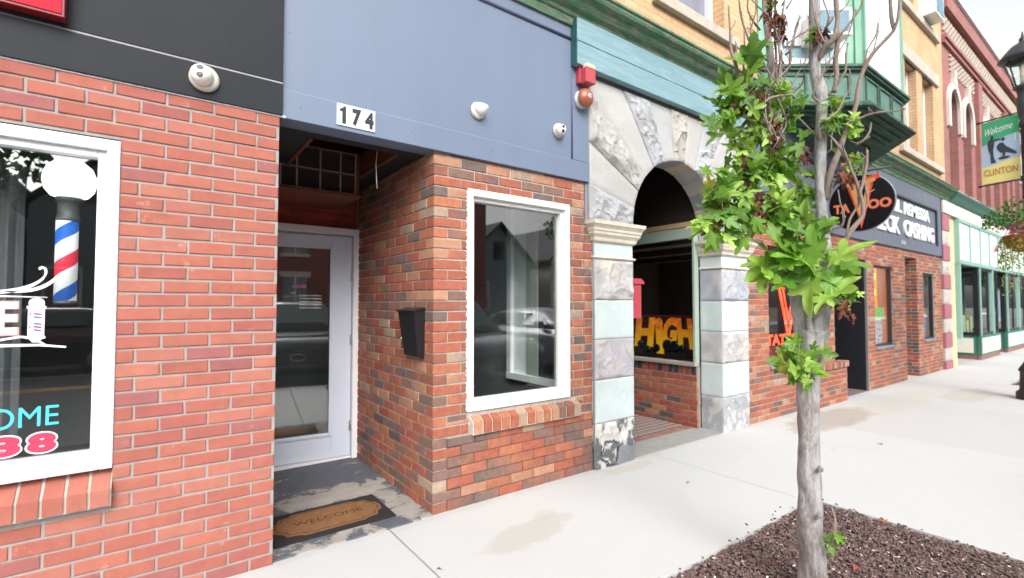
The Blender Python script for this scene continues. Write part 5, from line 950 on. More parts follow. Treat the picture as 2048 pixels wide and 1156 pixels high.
def m_bay3(m,n,l,pos,b):
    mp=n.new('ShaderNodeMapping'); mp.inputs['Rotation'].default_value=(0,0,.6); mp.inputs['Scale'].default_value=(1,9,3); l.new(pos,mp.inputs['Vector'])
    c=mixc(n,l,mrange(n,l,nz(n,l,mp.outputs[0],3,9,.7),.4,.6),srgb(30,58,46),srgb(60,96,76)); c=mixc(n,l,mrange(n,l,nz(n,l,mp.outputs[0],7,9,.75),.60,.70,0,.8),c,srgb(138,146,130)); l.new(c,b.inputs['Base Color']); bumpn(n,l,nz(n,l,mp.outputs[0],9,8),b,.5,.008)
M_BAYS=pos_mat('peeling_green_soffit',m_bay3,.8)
bw=mb=MB()
mb.prism(poly_off(0),3.90,4.33,'z')
def m_apr(m,n,l,pos,b):
    c=mixc(n,l,mrange(n,l,nz(n,l,pos,3,8,.65),.35,.65),srgb(66,100,90),srgb(86,124,108)); c=mixc(n,l,mrange(n,l,nz(n,l,pos,8,9,.7),.60,.72,0,.6),c,srgb(110,128,116)); l.new(c,b.inputs['Base Color'])
pb=mb.build('bay_apron',pos_mat('apron_green',m_apr,.6),yb)
mb=MB(); mb.prism(poly_off(.075),4.33,4.362,'z'); mb.prism(poly_off(.05),4.300,4.3295,'z'); mb.prism(poly_off(.03),3.885,3.90,'z'); mb.build('bay_ledge',M_BAYD,yb)
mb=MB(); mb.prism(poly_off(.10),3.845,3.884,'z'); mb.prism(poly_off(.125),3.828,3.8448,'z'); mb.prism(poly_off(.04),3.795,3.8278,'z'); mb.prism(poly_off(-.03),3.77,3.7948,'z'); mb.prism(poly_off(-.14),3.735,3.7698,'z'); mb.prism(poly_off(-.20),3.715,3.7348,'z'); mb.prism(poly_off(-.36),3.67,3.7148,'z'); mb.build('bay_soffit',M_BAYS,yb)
def local(A,B):
    u=(B-A).normalized(); n=Vector((u.y,-u.x)); 
    if n.y>0: n=-n
    return lambda s,d,z:(A.x+u.x*s+n.x*d,A.y+u.y*s+n.y*d,z)
def lbox(mb,P,s0,s1,d0,d1,z0,z1,c=None):
    mb.hexa([P(s0,d1,z0),P(s1,d1,z0),P(s1,d0,z0),P(s0,d0,z0),P(s0,d1,z1),P(s1,d1,z1),P(s1,d0,z1),P(s0,d0,z1)],c)
F1=local(A_,B_); F2=local(B_,C_); F3=local(D_,C_); L1=(B_-A_).length; L2=(C_-B_).length
# raised panels on the apron
def panel(P,a,b,z0,z1,w=.028,d=.016):
    lbox(mb,P,a,b,.001,d,z0,z0+w); lbox(mb,P,a,b,.001,d,z1-w,z1); lbox(mb,P,a,a+w,.001,d,z0+w,z1-w); lbox(mb,P,b-w,b,.001,d,z0+w,z1-w)
for q in ((F1,.12,.60,3.96,4.26),(F1,.68,1.14,3.96,4.26),(F2,.10,.54,3.95,4.27),(F2,.58,1.02,3.95,4.27),(F2,1.06,1.50,3.95,4.27),(F3,.12,.60,3.96,4.26)):
    mb=MB(); panel(*q); mb.build('bay_panel',M_BAYD,yb)
# posts and windows above
mb=MB()
for P,a,b in ((F1,0,.16),(F1,1.10,L1-.002),(F2,.005,.13),(F2,L2-.13,L2-.005),(F3,0,.2),(F3,L1-.2,L1-.005)): lbox(mb,P,a,b,-.06,.012,4.363,8.2)
lbox(mb,F1,L1-.10,L1-.03,.013,.035,4.363,8.2); lbox(mb,F2,.03,.09,.013,.03,4.363,8.2)
lbox(mb,F1,.16,1.10,-.05,.0,5.9,8.2); lbox(mb,F2,.13,L2-.13,-.05,.0,6.1,8.2); lbox(mb,F3,.2,L1-.2,-.05,0,6.1,8.2)
mb.build('bay_post',M_BAY,yb)
mb=MB(); lbox(mb,F1,.16,.25,-.05,.006,4.363,5.9); lbox(mb,F1,1.0,1.10,-.05,.006,4.363,5.9); lbox(mb,F1,.25,1.0,-.05,.006,4.363,4.46)
lbox(mb,F2,.13,.21,-.05,.006,4.363,6.1); lbox(mb,F2,L2-.21,L2-.13,-.05,.006,4.363,6.1); lbox(mb,F2,.21,L2-.21,-.05,.006,4.363,4.43); lbox(mb,F3,.2,L1-.2,-.05,.0,4.363,6.1)
bwn=mb.build('bay_window',M_WHITE,yb)
mb=MB(); lbox(mb,F1,.25,1.0,-.045,-.03,4.46,5.9); mb.build('pane',M_PBL,bwn)
mb=MB(); lbox(mb,F2,.21,L2-.21,-.045,-.03,4.43,6.1); mb.build('blind_or_glare',M_BRT,bwn)  # white sheet in place of glass, painted as the bright sky reflection
def ac_unit(P,s0,s1,z0,z1,dep,label,g='window air conditioners above the shop fronts'):
    c=P((s0+s1)/2,0,z0); t=thing('window_air_conditioner',label,'air conditioner',c,g)
    mb=MB(); lbox(mb,P,s0,s1,-.02,dep,z0,z1); mb.build('casing',mat('ac_white',srgb(224,224,222),.5,.04,6),t)
    mb=MB(); 
    k=s0+.04
    while k<s1-.05: lbox(mb,P,k,k+.006,dep+.001,dep+.006,z0+.04,z1-.04); k+=.018
    mb.build('grille',mat('ac_grille',srgb(130,160,176),.5,.15,8),t)
    mb=MB(); lbox(mb,P,s0+.03,s1-.03,dep+.0002,dep+.002,z0+.03,z1-.03); mb.build('coil',mat('ac_coil',srgb(90,120,136),.5,.2,20),t)
    mb=MB(); lbox(mb,P,s0-.22,s0-.002,-.02,-.0,z0+.02,z1); k=s0-.21
    while k<s0-.02: lbox(mb,P,k,k+.012,.0001,.012,z0+.02,z1); k+=.03
    mb.build('side_curtain',M_WHITE,t)
    return t
ac_unit(F1,.55,.97,4.60,4.92,.30,'white window air conditioner in the green bay window')
ac_unit(wallF(3.10),12.75,13.35,7.40,7.85,.42,'white window air conditioner high on the yellow brick wall near the red building')
# ================================================================ TATTOO and CHECK CASHING FRONT
tf=thing('twin_shop_front','brick shop front with black doorway under a wide grey fascia lettered CHECK CASHING','shop front',(9.6,3.2,0))
HOL=[(6.14,7.50,.62,2.17),(8.12,9.46,-.05,2.14),(9.78,10.72,.66,2.09),(11.40,12.14,-.05,2.33),(12.52,13.30,.67,2.06)]
random.seed(77)
mb=MB(); brick_field(mb,wallF(2.96),5.62,13.83,-.02,2.45,PAL_MIX,L=.208,H=.067,m=.010,holes=HOL,prot=.007,mort=MO,zref=0,two=.5,endjit=.006)
mb.cc=MO; wall_holes(mb,5.60,13.84,-.02,2.45,2.964,3.2,HOL)
# jamb bricks that face the camera
for X,z0,z1,y1 in ((12.14,-.02,2.33,3.75),(9.46,-.02,2.14,3.0)):
    brick_field(mb,wallL(X),2.965,y1,z0,z1,PAL_DARKMIX,L=.208,H=.067,m=.010,prot=.004,mort=MO,zref=0,back=False)
mb.box(12.143,12.25,3.2,3.76,-.02,2.33); mb.box(11.3,12.14,3.76,3.9,-.02,2.33)
# low projecting wall beside the door
brick_field(mb,wallF(2.86),7.0,8.26,-.02,.50,PAL_MIX,L=.208,H=.067,m=.010,prot=.007,mort=MO,zref=0); mb.box(7.0,8.26,2.864,2.95,-.02,.50)
for k in range(17): 
    x=7.0+k*.075; c=jit(pick(PAL_MIX)[0]); mb.cbox(x,x+.065,2.83,2.95,.50,.585,.004,c)
mb.build('wall',M_BRM,tf)
M_BF=mat('black_frame',srgb(34,34,38),.4,.1,6); M_SILLG=mat('slate_sill',srgb(120,122,128),.7,.1,8)
def shop_window(a,b,c,d,backcol,y=2.985,glow=None):
    mb=MB(); frame_boxes(mb,a,b,c,d,.05,y,y+.06,b=.004); o=mb.build('window',M_BF,tf)
    mb=MB(); mb.box(a+.05,b-.05,y+.03,y+.035,c+.05,d-.05); mb.build('pane',M_GLASS1,o)
    mb=MB(); mb.hexa([(a,2.93,c-.035),(b,2.93,c-.035),(b,2.984,c-.035),(a,2.984,c-.035),(a,2.93,c-.008),(b,2.93,c-.008),(b,2.984,c+.012),(a,2.984,c+.012)]); mb.build('window_sill',M_SILLG,tf)
    mb=MB(); mb.box(a-.1,b+.1,y+.9,y+.95,c-.1,d+.1); mb.box(a-.12,a-.1,y+.2,y+.9,c-.1,d+.1); mb.box(b+.1,b+.12,y+.2,y+.9,c-.1,d+.1); mb.box(a-.1,b+.1,y+.2,y+.9,d+.1,d+.12); mb.box(a-.1,b+.1,y+.2,y+.9,c-.12,c-.1); mb.build('display_bay',backcol,tf)
    return o
ow=shop_window(6.14,7.50,.64,2.17,mat('tattoo_interior',srgb(58,44,40),.8,.3,2,stain=(srgb(120,110,70),3,.6,.75)))
M_NEON=mat('red_neon',srgb(230,60,30),.4,emit=srgb(255,70,36),estr=1.6)
mb=MB(); 
def neon(pts,r=.012): mb.tube([(x,3.05,z) for x,z in pts],r,8)
neon([(6.62,1.62),(6.86,.98),(7.14,1.62)],.016); neon([(6.72,1.62),(6.87,1.20),(7.03,1.62)],.010); neon([(6.56,1.62),(6.76,1.62)]); neon([(7.0,1.62),(7.2,1.62)])
neon([(6.22,1.86),(6.30,2.03),(6.38,1.86)],.011); neon([(6.25,1.92),(6.35,1.92)],.008); neon([(6.43,2.03),(6.43,1.86),(6.54,1.86)],.011); neon([(6.60,2.03),(6.60,1.86),(6.71,1.86)],.011)
mb.build('neon_sign',M_NEON,ow,label='orange red neon letters ALL and a tall V')
mb=MB(); text_geo(mb,'TATTOO',(6.24,3.04,.88),(1,0,0),(0,0,1),1.1,.14,.004,bold=.03); mb.build('lettering',M_NEON,ow,label='orange red lettering low in the window')
mb=MB(); mb.cbox(6.2,7.42,3.05,3.065,.69,.86,.002); mb.build('red_panel',mat('red_panel',srgb(120,20,34),.6,.1,5),ow)
mb=MB(); mb.cbox(6.55,6.85,3.35,3.6,.86,1.0,.01); mb.cbox(6.2,6.45,3.4,3.6,1.1,1.18,.01); mb.cbox(6.2,6.45,3.4,3.6,1.24,1.30,.01); mb.build('display_box',mat('display_grey',srgb(150,152,160),.5,.1,6),tf)
M_ORG=mat('lit_orange_room',srgb(226,160,90),.8,.12,2,emit=srgb(240,160,80),estr=.6)
ow=shop_window(9.78,10.72,.68,2.09,M_ORG)
mb=MB(); mb.cbox(9.90,10.35,3.032,3.037,.74,1.32,.002); mb.build('poster',mat('poster_white',srgb(196,190,196),.6,.3,26,stain=(srgb(60,40,60),18,.52,.58)),ow)
mb=MB(); mb.cbox(10.0,10.42,3.026,3.0315,1.17,1.36,.002); mb.build('poster',mat('poster_green',srgb(110,190,70),.6,.15,20,stain=(srgb(40,90,40),22,.55,.6)),ow)
mb=MB(); mb.cbox(9.86,9.99,3.026,3.0315,.82,1.16,.002); mb.build('poster',mat('poster_red',srgb(214,60,60),.6,.2,18,stain=(srgb(60,70,150),14,.52,.56)),ow)
mb=MB()
for z in (1.55,1.83): 
    for k in range(5): mb.cbox(9.9+k*.05,9.93+k*.05,3.04,3.044,z+random.uniform(-.02,.02),z+.12,.002)
mb.build('lettering',mat('yellow_letters',srgb(245,225,120),.5,emit=srgb(250,220,110),estr=.5),ow)
ow=shop_window(12.52,13.30,.69,2.06,mat('grey_room',srgb(150,158,158),.8,.08,2))
mb=MB(); mb.cbox(12.6,12.95,3.03,3.036,.82,1.25,.002); mb.build('poster',mat('poster_blue',srgb(60,90,180),.6,.1,10,stain=(srgb(210,60,70),4,.5,.54)),ow)
mb=MB(); mb.cbox(12.62,12.85,3.022,3.0295,1.16,1.24,.002); mb.build('poster',M_WHITE,ow)
# black doorway
M_BD=mat('black_door_paint',srgb(28,30,36),.45,.15,3,.05,40)
mb=MB(); mb.box(9.40,9.455,3.0,4.15,-.02,2.14); mb.box(8.12,9.4,4.15,4.2,-.02,2.14); mb.box(8.06,8.12,3.2,4.2,-.02,2.14); mb.box(8.12,9.4,3.2,4.15,2.14,2.2); mb.build('doorway_lining',M_BD,tf)
mb=MB(); mb.box(8.12,9.40,2.97,4.15,-.06,.006); mb.build('doorway_floor',mat('doorway_floor',srgb(120,104,98),.8,.2,9,stain=(srgb(80,70,68),6,.5,.7)),tf)
mb=MB(); mb.cbox(8.10,8.125,2.975,3.05,.0,2.14,.003); mb.cbox(9.42,9.465,2.955,2.99,.0,2.14,.003); mb.build('doorway_trim',mat('aluminium_trim',srgb(130,128,126),.4,.1,metal=.3),tf)
mb=MB(); mb.box(11.38,12.14,2.97,3.76,-.06,.006); mb.build('entry_floor',M_WALK,tf)
# fascia
M_GF1=mat('slate_grey_fascia',srgb(94,101,114),.55,.06,1.5,.05,40,stain=(srgb(126,132,142),3,.56,.85)); M_GF2=mat('slate_grey_edge',srgb(54,58,68),.5,.1)
mb=MB(); mb.cbox(5.66,13.82,2.925,3.1,2.452,2.66,.006); mb.cbox(5.66,13.46,2.945,3.1,2.66,3.42,.004); mb.cbox(13.46,13.82,2.925,3.1,2.66,3.75,.006); mb.cbox(5.66,13.46,2.925,3.1,3.42,3.75,.006); mb.build('fascia',M_GF1,tf)
mb=MB(); mb.cbox(5.7,13.45,2.905,2.9245,3.40,3.435,.004); mb.cbox(13.44,13.475,2.905,2.9245,2.66,3.40,.004); mb.cbox(13.80,13.84,2.915,3.1,2.44,3.75,.004); mb.box(5.66,13.82,2.935,3.1,2.44,2.452); mb.build('fascia_moulding',M_GF2,tf)
M_WL=mat('white_raised_letters',srgb(228,230,230),.5,.04)
mb=MB(); text_geo(mb,'CHECK',(9.30,2.944,2.70),(1,0,0),(0,0,1),1.75,.31,.03,bold=.03); mb.build('sign_letters',M_WL,tf,label='raised white word CHECK'); mb=MB(); text_geo(mb,'CASHING',(11.32,2.944,2.70),(1,0,0),(0,0,1),1.90,.31,.03,bold=.03); mb.build('sign_letters',M_WL,tf,label='raised white word CASHING')
M_WLG=mat('white_letters_green_flecks',srgb(228,230,226),.5,.04,3,stain=(srgb(80,176,120),1.6,.60,.64)); mb=MB(); text_geo(mb,'BRASIL',(9.72,2.944,3.11),(1,0,0),(0,0,1),1.50,.235,.02,bold=.03); mb.build('sign_letters',M_WLG,tf,label='raised white word BRASIL flecked with green'); mb=MB(); text_geo(mb,'REMESSA',(11.36,2.944,3.11),(1,0,0),(0,0,1),1.62,.235,.02,bold=.03); mb.build('sign_letters',mat('white_letters_green_flecks',srgb(228,230,226),.5,.04,3,stain=(srgb(80,176,120),1.6,.60,.64)),tf,label='raised white word REMESSA flecked with green')
mb=MB(); mb.cbox(11.10,11.35,2.915,2.924,2.52,2.60,.002); text_geo(mb,'182',(11.12,2.9145,2.53),(1,0,0),(0,0,1),.2,.055,.002); mb.build('number_plate',mat('plate_grey',srgb(150,156,164),.5,.1),tf)
# oval tattoo sign, hung square to the wall
ts=thing('oval_sign','black oval hanging sign with a large orange V and the word TATTOO','sign',(7.64,2.45,2.77))
mb=MB(); mb.lathe([(.0,-.022),(.97,-.022),(1.0,-.018),(1.0,.018),(.97,.022),(0,.022)],(0,0,0),(1,0,0),72)
for i,v in enumerate(mb.v): mb.v[i]=(7.64+v[0],2.432+v[1]*.375,2.772+v[2]*.372)
mb.build('oval_board',mat('sign_black',srgb(20,20,23),.75,.08,4,.05,60,spec=.1),ts,normals=True)
mb=MB(); mb.tube([(7.64,2.432+.376*math.cos(2*PI*k/72),2.772+.373*math.sin(2*PI*k/72)) for k in range(73)],.012,8)
mb.build('rim',mat('sign_rim',srgb(120,120,124),.4,.1),ts)
U=(0,-1,0); V=(0,0,1)
M_OR=mat('sign_red_outline',srgb(206,62,36),.5,.06); M_TAN=mat('sign_tan',srgb(190,136,84),.5,.08)
def vpoly(s,x):   # tall V with serifs, y to the right = -Y
    P=[(-.185,.30),(-.185,.262),(-.15,.25),(-.02,-.20),(-.0,-.335),(.035,-.20),(.125,.20),(.13,.262),(.20,.285),(.19,.34),(.04,.31),(.04,.27),(.085,.25),(.015,-.06),(-.045,.225),(-.01,.245),(-.01,.285)]
    cx,cz=.0,.02; return [(2.43-(cx+(a-cx)*s[0]),2.772+cz+(b-cz)*s[1]) for a,b in P]
mb=MB(); mb.prism(vpoly((1.10,1.05),0),7.611,7.617,'x'); text_geo(mb,'TA',(7.617,2.755,2.655),U,V,.20,.13,.006,bold=.06); text_geo(mb,'TOO',(7.617,2.455,2.665),U,V,.365,.135,.006,bold=.07); mb.build('red_outline',M_OR,ts)
mb=MB(); mb.prism(vpoly((.86,.92),0),7.604,7.6105,'x'); mb.build('tan_letter',M_TAN,ts)
mb=MB(); text_geo(mb,'TA',(7.6105,2.748,2.665),U,V,.186,.11,.004,bold=.01); text_geo(mb,'TOO',(7.6105,2.445,2.676),U,V,.345,.112,.004,bold=.01); mb.build('tan_lettering',M_TAN,ts)
mb=MB(); mb.tube([(7.64,2.92,3.19),(7.64,2.10,3.19)],.012,8); mb.tube([(7.64,2.62,3.19),(7.64,2.62,3.10)],.006,6); mb.tube([(7.64,2.24,3.19),(7.64,2.24,3.08)],.006,6); mb.build('bracket',M_BLACK,ts)
# ================================================================ CHECKERED PIER, GREEN TRIMMED SHOP, RED BRICK BLOCK
rbd=thing('red_brick_building','tall red brick building with arched windows and pale checkered brick panels, far along the street','building',(20,3.2,0))
M_RBK=brick_tex('red_brick',srgb(148,94,90),srgb(136,86,82),srgb(150,124,116),bw=.205,bh=.066,ms=.008,bump=.25)
RH=[]
CEN=[15.28,16.62,18.75,20.05,22.1,23.4,25.5,26.8,29,30.3,32.4,33.7]
for c in CEN: RH.append((c-.42,c+.42,3.98,6.60))
mb=MB(); wall_holes(mb,14.43,40,3.90,8.60,2.96,3.3,RH)
for c in (17.68,21.1,24.45,27.9,31.3): mb.box(c-.22,c+.22,2.86,2.9595,3.92,7.3)
mb.box(14.43,40,2.90,2.9595,7.42,7.52); mb.box(14.43,40,2.86,2.9595,7.52,7.60); mb.box(14.43,40,2.84,2.9595,8.22,8.60)
mb.build('wall',M_RBK,rbd)
mb=MB(); mb.box(14.43,40,3.45,14,3.0,8.5); mb.build('inner_mass',M_DARK,rbd)
M_PBR=mat('pale_brick',srgb(188,178,164),.8,.08,8); M_LST=mat('limestone',srgb(200,190,180),.75,.08,5)
mb=MB(); 
for r in range(5):
    x=14.5+(r%2)*.11
    while x<39.8: mb.box(x,x+.11,2.925,2.9595,7.74+r*.075,7.80+r*.075); x+=.22
for (a,b) in ((15.0,17.3),(18.1,20.8),(21.5,24.1),(24.8,27.5)):
    for r in range(7):
        x=a+(r%2)*.11
        while x<b: mb.box(x,x+.12,2.925,2.9595,6.95+r*.058-.02,6.99+r*.058-.02); x+=.24
mb.build('pale_brick_pattern',M_PBR,rbd)
mb=MB(); mb.cbox(14.43,40,2.78,3.3,8.602,8.66,.01); mb.build('coping',M_WHITE,rbd)
for c in CEN:
    mb=MB()
    # arch: square hole filled with spandrels and a pale surround
    n=16; R=.42; zc=6.10
    for i in range(n):
        a,b=PI*i/n,PI*(i+1)/n; q=lambda t,r,y:(c+math.cos(t)*r,y,zc+math.sin(t)*r)
        mb.hexa([q(a,R,2.90),q(a,R+.16,2.90),q(a,R+.16,2.9595),q(a,R,2.9595),q(b,R,2.90),q(b,R+.16,2.90),q(b,R+.16,2.9595),q(b,R,2.9595)])
    for s in (-1,1): mb.box(min(c+s*R,c+s*(R+.17)),max(c+s*R,c+s*(R+.17)),2.90,2.9595,5.55,zc)
    mb.hexa([(c-.06,2.88,zc+R),(c+.06,2.88,zc+R),(c+.06,2.96,zc+R),(c-.06,2.96,zc+R),(c-.09,2.88,zc+R+.45),(c+.09,2.88,zc+R+.45),(c+.09,2.96,zc+R+.45),(c-.09,2.96,zc+R+.45)])
    mb.box(c-.14,c+.14,2.885,2.9595,zc+R+.12,zc+R+.26)
    mb.box(c-.55,c+.55,2.85,2.9595,3.95,4.06)
    mb.build('window_surround',M_LST,rbd)
for c in CEN:
    mb=MB(); n=10
    for s in (-1,1):
        for i in range(n):
            a,b=PI/2*i/n,PI/2*(i+1)/n
            mb.prism([(c+s*.42*math.cos(a),6.10+.42*math.sin(a)),(c+s*.42*math.cos(b),6.10+.42*math.sin(b)),(c+s*.42*math.cos(b),6.60),(c+s*.42*math.cos(a),6.60)],2.965,3.2,'y')
    mb.build('spandrel',M_RBK,rbd)
M_GWD=mat('grey_window_wood',srgb(104,98,94),.6,.1,5); 
for c in CEN:
    mb=MB(); frame_boxes(mb,c-.42,c+.42,4.062,6.58,.06,3.12,3.2,b=.004); mb.cbox(c-.36,c+.36,3.13,3.18,5.2,5.27,.004); o=mb.build('window',M_GWD,rbd)
    mb=MB(); mb.box(c-.36,c+.36,3.16,3.17,4.12,5.2); mb.box(c-.36,c+.36,3.15,3.16,5.27,6.52); mb.build('pane',mat('far_pane',srgb(92,90,90),.08,.2,.8,spec=.8),o)
# pier
mb=MB(); pk=srgb(158,98,108); gy=srgb(176,168,164); zs=[-.02,.17,.47,.79,1.106,1.42,1.75,2.07,2.38,2.72,3.05,3.42,3.66]
for k in range(len(zs)-1):
    if k%2==0: mb.cbox(13.842,14.40,2.905,3.2,zs[k],zs[k+1],.006,jit(pk,.05))
    else:
        x0,x1,a,b=13.846,14.396,zs[k]+.005,zs[k+1]-.005
        mb.box(x0,x1,2.93,3.2,a,b,gy)
        mb.grid(lambda u,v:(Vector((x0+(x1-x0)*u,2.925-.03*min(1,min(u,1-u,v,1-v)*6)*(.6+noise.noise(Vector((u*4+k*3,v*3,k)))),a+(b-a)*v)),tuple(q*(1+.2*noise.noise(Vector((u*9,v*6,k)))) for q in gy)),14,10,smooth=True)
mb.build('checkered_pier',mat('pier_blocks',rough=.8,var=.08,scale=8,bump=.3,attr=True),rbd)
mb=MB(); mb.box(14.402,15.0,2.955,3.2,-.02,3.67); mb.build('cream_brick_pier',brick_tex('cream_brick',srgb(206,194,158),srgb(198,186,150),srgb(170,160,136),ms=.008),rbd)
gs=thing('green_trim_shop_front','shop front with green trim, cream panels and large display windows below the red brick building','shop front',(19,3.1,0))
M_GT=mat('green_trim',srgb(58,112,96),.45,.08,4); M_GT2=mat('pale_green_trim',srgb(132,170,160),.45,.06,4); M_CP=mat('cream_panel',srgb(222,220,204),.6,.04,4)
mb=MB(); mb.prism([(2.96,3.70),(2.90,3.70),(2.87,3.76),(2.80,3.80),(2.78,3.87),(2.72,3.90),(2.72,3.93),(2.96,3.96)],14.43,40,'x'); mb.build('cornice',M_GT,gs)
mb=MB(); mb.cbox(13.845,40,2.88,3.1,3.672 if False else 3.43,3.698,.004); mb.build('cream_band',mat('cream_band_paint',srgb(214,208,196),.7,.12,2),gs)
mb=MB(); mb.box(15.02,40,2.89,2.95,2.46,3.34); mb.build('panel',mat('white_panel',srgb(228,232,226),.4,.03),gs)
mb=MB(); mb.cbox(15.0,40,2.86,2.96,3.342,3.425,.004); mb.cbox(15.0,40,2.86,2.96,2.36,2.458,.004)
x=15.0
while x<40: mb.cbox(x,x+.09,2.865,2.96,2.459,3.341,.003); x+=1.07
for x in (15.02,17.0,18.5,20.5,22.4,24.3,26.2,28.1): mb.cbox(x,x+.10,2.87,2.97,.62,2.359,.003)
mb.build('trim',M_GT2,gs)
M_CW=mat('shop_back',srgb(150,160,150),.8,.25,1.2); M_SG=mat('shop_dark',srgb(52,56,60),.7,.3,2)
def bulkhead(a,b,y,face='f',pan=3):
    P=wallF(y) if face=='f' else wallL(y)
    mb=MB(); lbox(mb,P,a,b,-.08,0,.10,.62); mb.build('bulkhead',M_GT,gs)
    mb=MB(); s=(b-a)/pan
    for k in range(pan): lbox(mb,P,a+s*k+.06,a+s*(k+1)-.06,.0005,.02,.17,.55)
    mb.build('panel',M_CP,gs)
    mb=MB(); lbox(mb,P,a,b,-.07,-.004,-.02,.099); mb.build('brick_base',M_RBK,gs)
bulkhead(16.95,19.2,2.87,pan=3); bulkhead(20.3,24.3,2.87,pan=6); bulkhead(25.6,30,2.87,pan=6)
bulkhead(2.96,4.3,16.94,'l',2); bulkhead(2.96,4.2,20.29,'l',2)
mb=MB(); mb.box(16.8,16.95,4.3,4.38,0,2.4); 
for X in (16.94,20.29):
    P=wallL(X); lbox(mb,P,2.90,3.0,-.05,.03,.62,2.36); lbox(mb,P,4.2,4.3,-.05,.03,.0,2.36); lbox(mb,P,3.0,4.2,-.03,.02,.62,.70); lbox(mb,P,3.0,4.2,-.03,.02,2.26,2.36)
for a,b in ((17.0,19.2),(20.35,24.3),(25.6,30)): frame_boxes(mb,a,b,.625,2.355,.06,2.89,2.94)
for x in (18.0,21.5,22.5,23.4): mb.box(x,x+.08,2.89,2.94,.69,2.29)
mb.build('display_window',M_BF,gs)
mb=MB(); mb.box(17.0,19.2,2.91,2.915,.64,2.34); mb.box(20.35,24.3,2.91,2.915,.64,2.34); mb.box(16.95,16.955,2.99,4.2,.66,2.3); mb.box(20.30,20.305,2.99,4.2,.66,2.3); mb.build('pane',M_GLASS,gs)
mb=MB(); mb.box(14.9,30,5.6,5.7,-.02,3.0); mb.box(14.9,16.9,4.4,4.45,-.02,3.4); mb.box(14.98,15.02,3.1,4.4,-.02,3.4); mb.box(19.3,20.2,4.4,4.45,-.02,3.4); mb.build('shop_interior',M_CW,gs)
mb=MB(); mb.box(14.9,40,2.97,6,2.37,2.42); mb.box(30,40,2.93,3.1,-.02,2.36); mb.build('ceiling',M_SG,gs)
mb=MB(); mb.box(15.02,40,2.97,5.6,-.06,.004); mb.build('floor',M_WALK,gs)
mb=MB()
for k in range(14): x=20.6+k*.25; mb.cbox(x,x+.16,3.3,3.34,.9+random.uniform(-.1,.1),1.4+random.uniform(-.1,.5),.004,random.choice([srgb(70,110,180),srgb(190,200,215),srgb(120,170,200),srgb(40,60,110)]))
for k in range(5): x=17.2+k*.4; mb.cbox(x,x+.2,3.4,3.5,.62,.9+random.uniform(0,.3),.01,random.choice([srgb(190,200,150),srgb(210,210,190),srgb(90,110,80)]))
mb.build('window_display',mat('goods',rough=.6,attr=True),gs)
mb=MB(); mb.lathe([(.07,0),(.075,.02),(.06,.05)],(18.9,2.86,2.95),(0,-1,0),16); o=mb.build('alarm_bell',mat('far_bell',srgb(176,80,60),.5),None); tag(o,'small red bell on the cream panels of the green trimmed shop','alarm bell')
# ================================================================ LAMP POST with banner and flower basket
LX,LY=10.50,1.22
lp=thing('lamp_post','black cast iron street lamp at the right edge of the pavement','street lamp',(LX,LY,0))
M_LP=mat('black_cast_iron',srgb(38,40,48),.45,.1,10,.1,60)
mb=MB(); mb.lathe([(.20,0),(.20,.10),(.16,.14),(.15,.40),(.17,.43),(.12,.52),(.075,.62),(.065,.9),(.06,2.0),(.055,3.2),(.052,4.07),(.07,4.09),(.075,4.14),(.06,4.18),(.085,4.34),(.10,4.50),(.075,4.56),(.09,4.64),(.13,4.68),(.10,4.71)],(LX,LY,0),(0,0,1),20)
mb.build('post',M_LP,lp)
mb=MB(); r0,r1=.11,.21
for k in range(6):
    a=2*PI*k/6+.3; p=[(LX+r0*math.cos(a),LY+r0*math.sin(a),4.70),(LX+.15*math.cos(a),LY+.15*math.sin(a),4.87),(LX+r1*math.cos(a),LY+r1*math.sin(a),5.10)]; mb.tube(p,.011,6)
mb.lathe([(.23,5.09),(.285,5.12),(.27,5.15),(.20,5.24),(.13,5.32),(.06,5.36),(.035,5.40),(.045,5.42),(.02,5.45),(.008,5.52),(0,5.54)],(LX,LY,0),(0,0,1),18)
mb.build('lantern_frame',M_LP,lp)
mb=MB(); mb.lathe([(.10,4.71),(.15,4.87),(.205,5.09)],(LX,LY,0),(0,0,1),18); mb.build('lantern_glass',glass('lantern_glass',tint=(.93,.94,.92),refl=1.0),lp)
mb=MB(); mb.lathe([(.04,4.71),(.045,4.92),(.03,5.02),(0,5.03)],(LX,LY,0),(0,0,1),12); mb.build('lamp_bulb',mat('frosted',srgb(225,225,220),.4,.02),lp)
# directions: the banner arm reaches towards the shops and back along the street
D=Vector((-.28,.96)).normalized()
D=(Vector((9.939+.37,1.624))-Vector((LX-.17,1.25)))
D=Vector((.295,.956)).normalized()
zt,zb=4.305,3.32
def AP(s,z,o=0): return (LX+D.x*s+o*D.y,LY+D.y*s-o*D.x,z)
mb=MB(); mb.tube([AP(.0,zt+.02),AP(.56,zt+.02)],.012,8); mb.tube([AP(.56,zt+.02),AP(.585,zt+.02)],.025,8); mb.tube([AP(0,zb-.02),AP(.56,zb-.02)],.012,8); mb.tube([AP(.56,zb-.02),AP(.585,zb-.02)],.022,8); mb.tube([AP(0,zt-.02),AP(0,zt+.06)],.075,12); mb.tube([AP(0,zb-.06),AP(0,zb+.02)],.072,12)
mb.build('banner_arm',M_LP,lp)
bn=thing('banner','street banner with a green top reading Welcome, a barber silhouette and CLINTON on yellow','banner',AP(.4,zb))
s0,s1=.075,.535
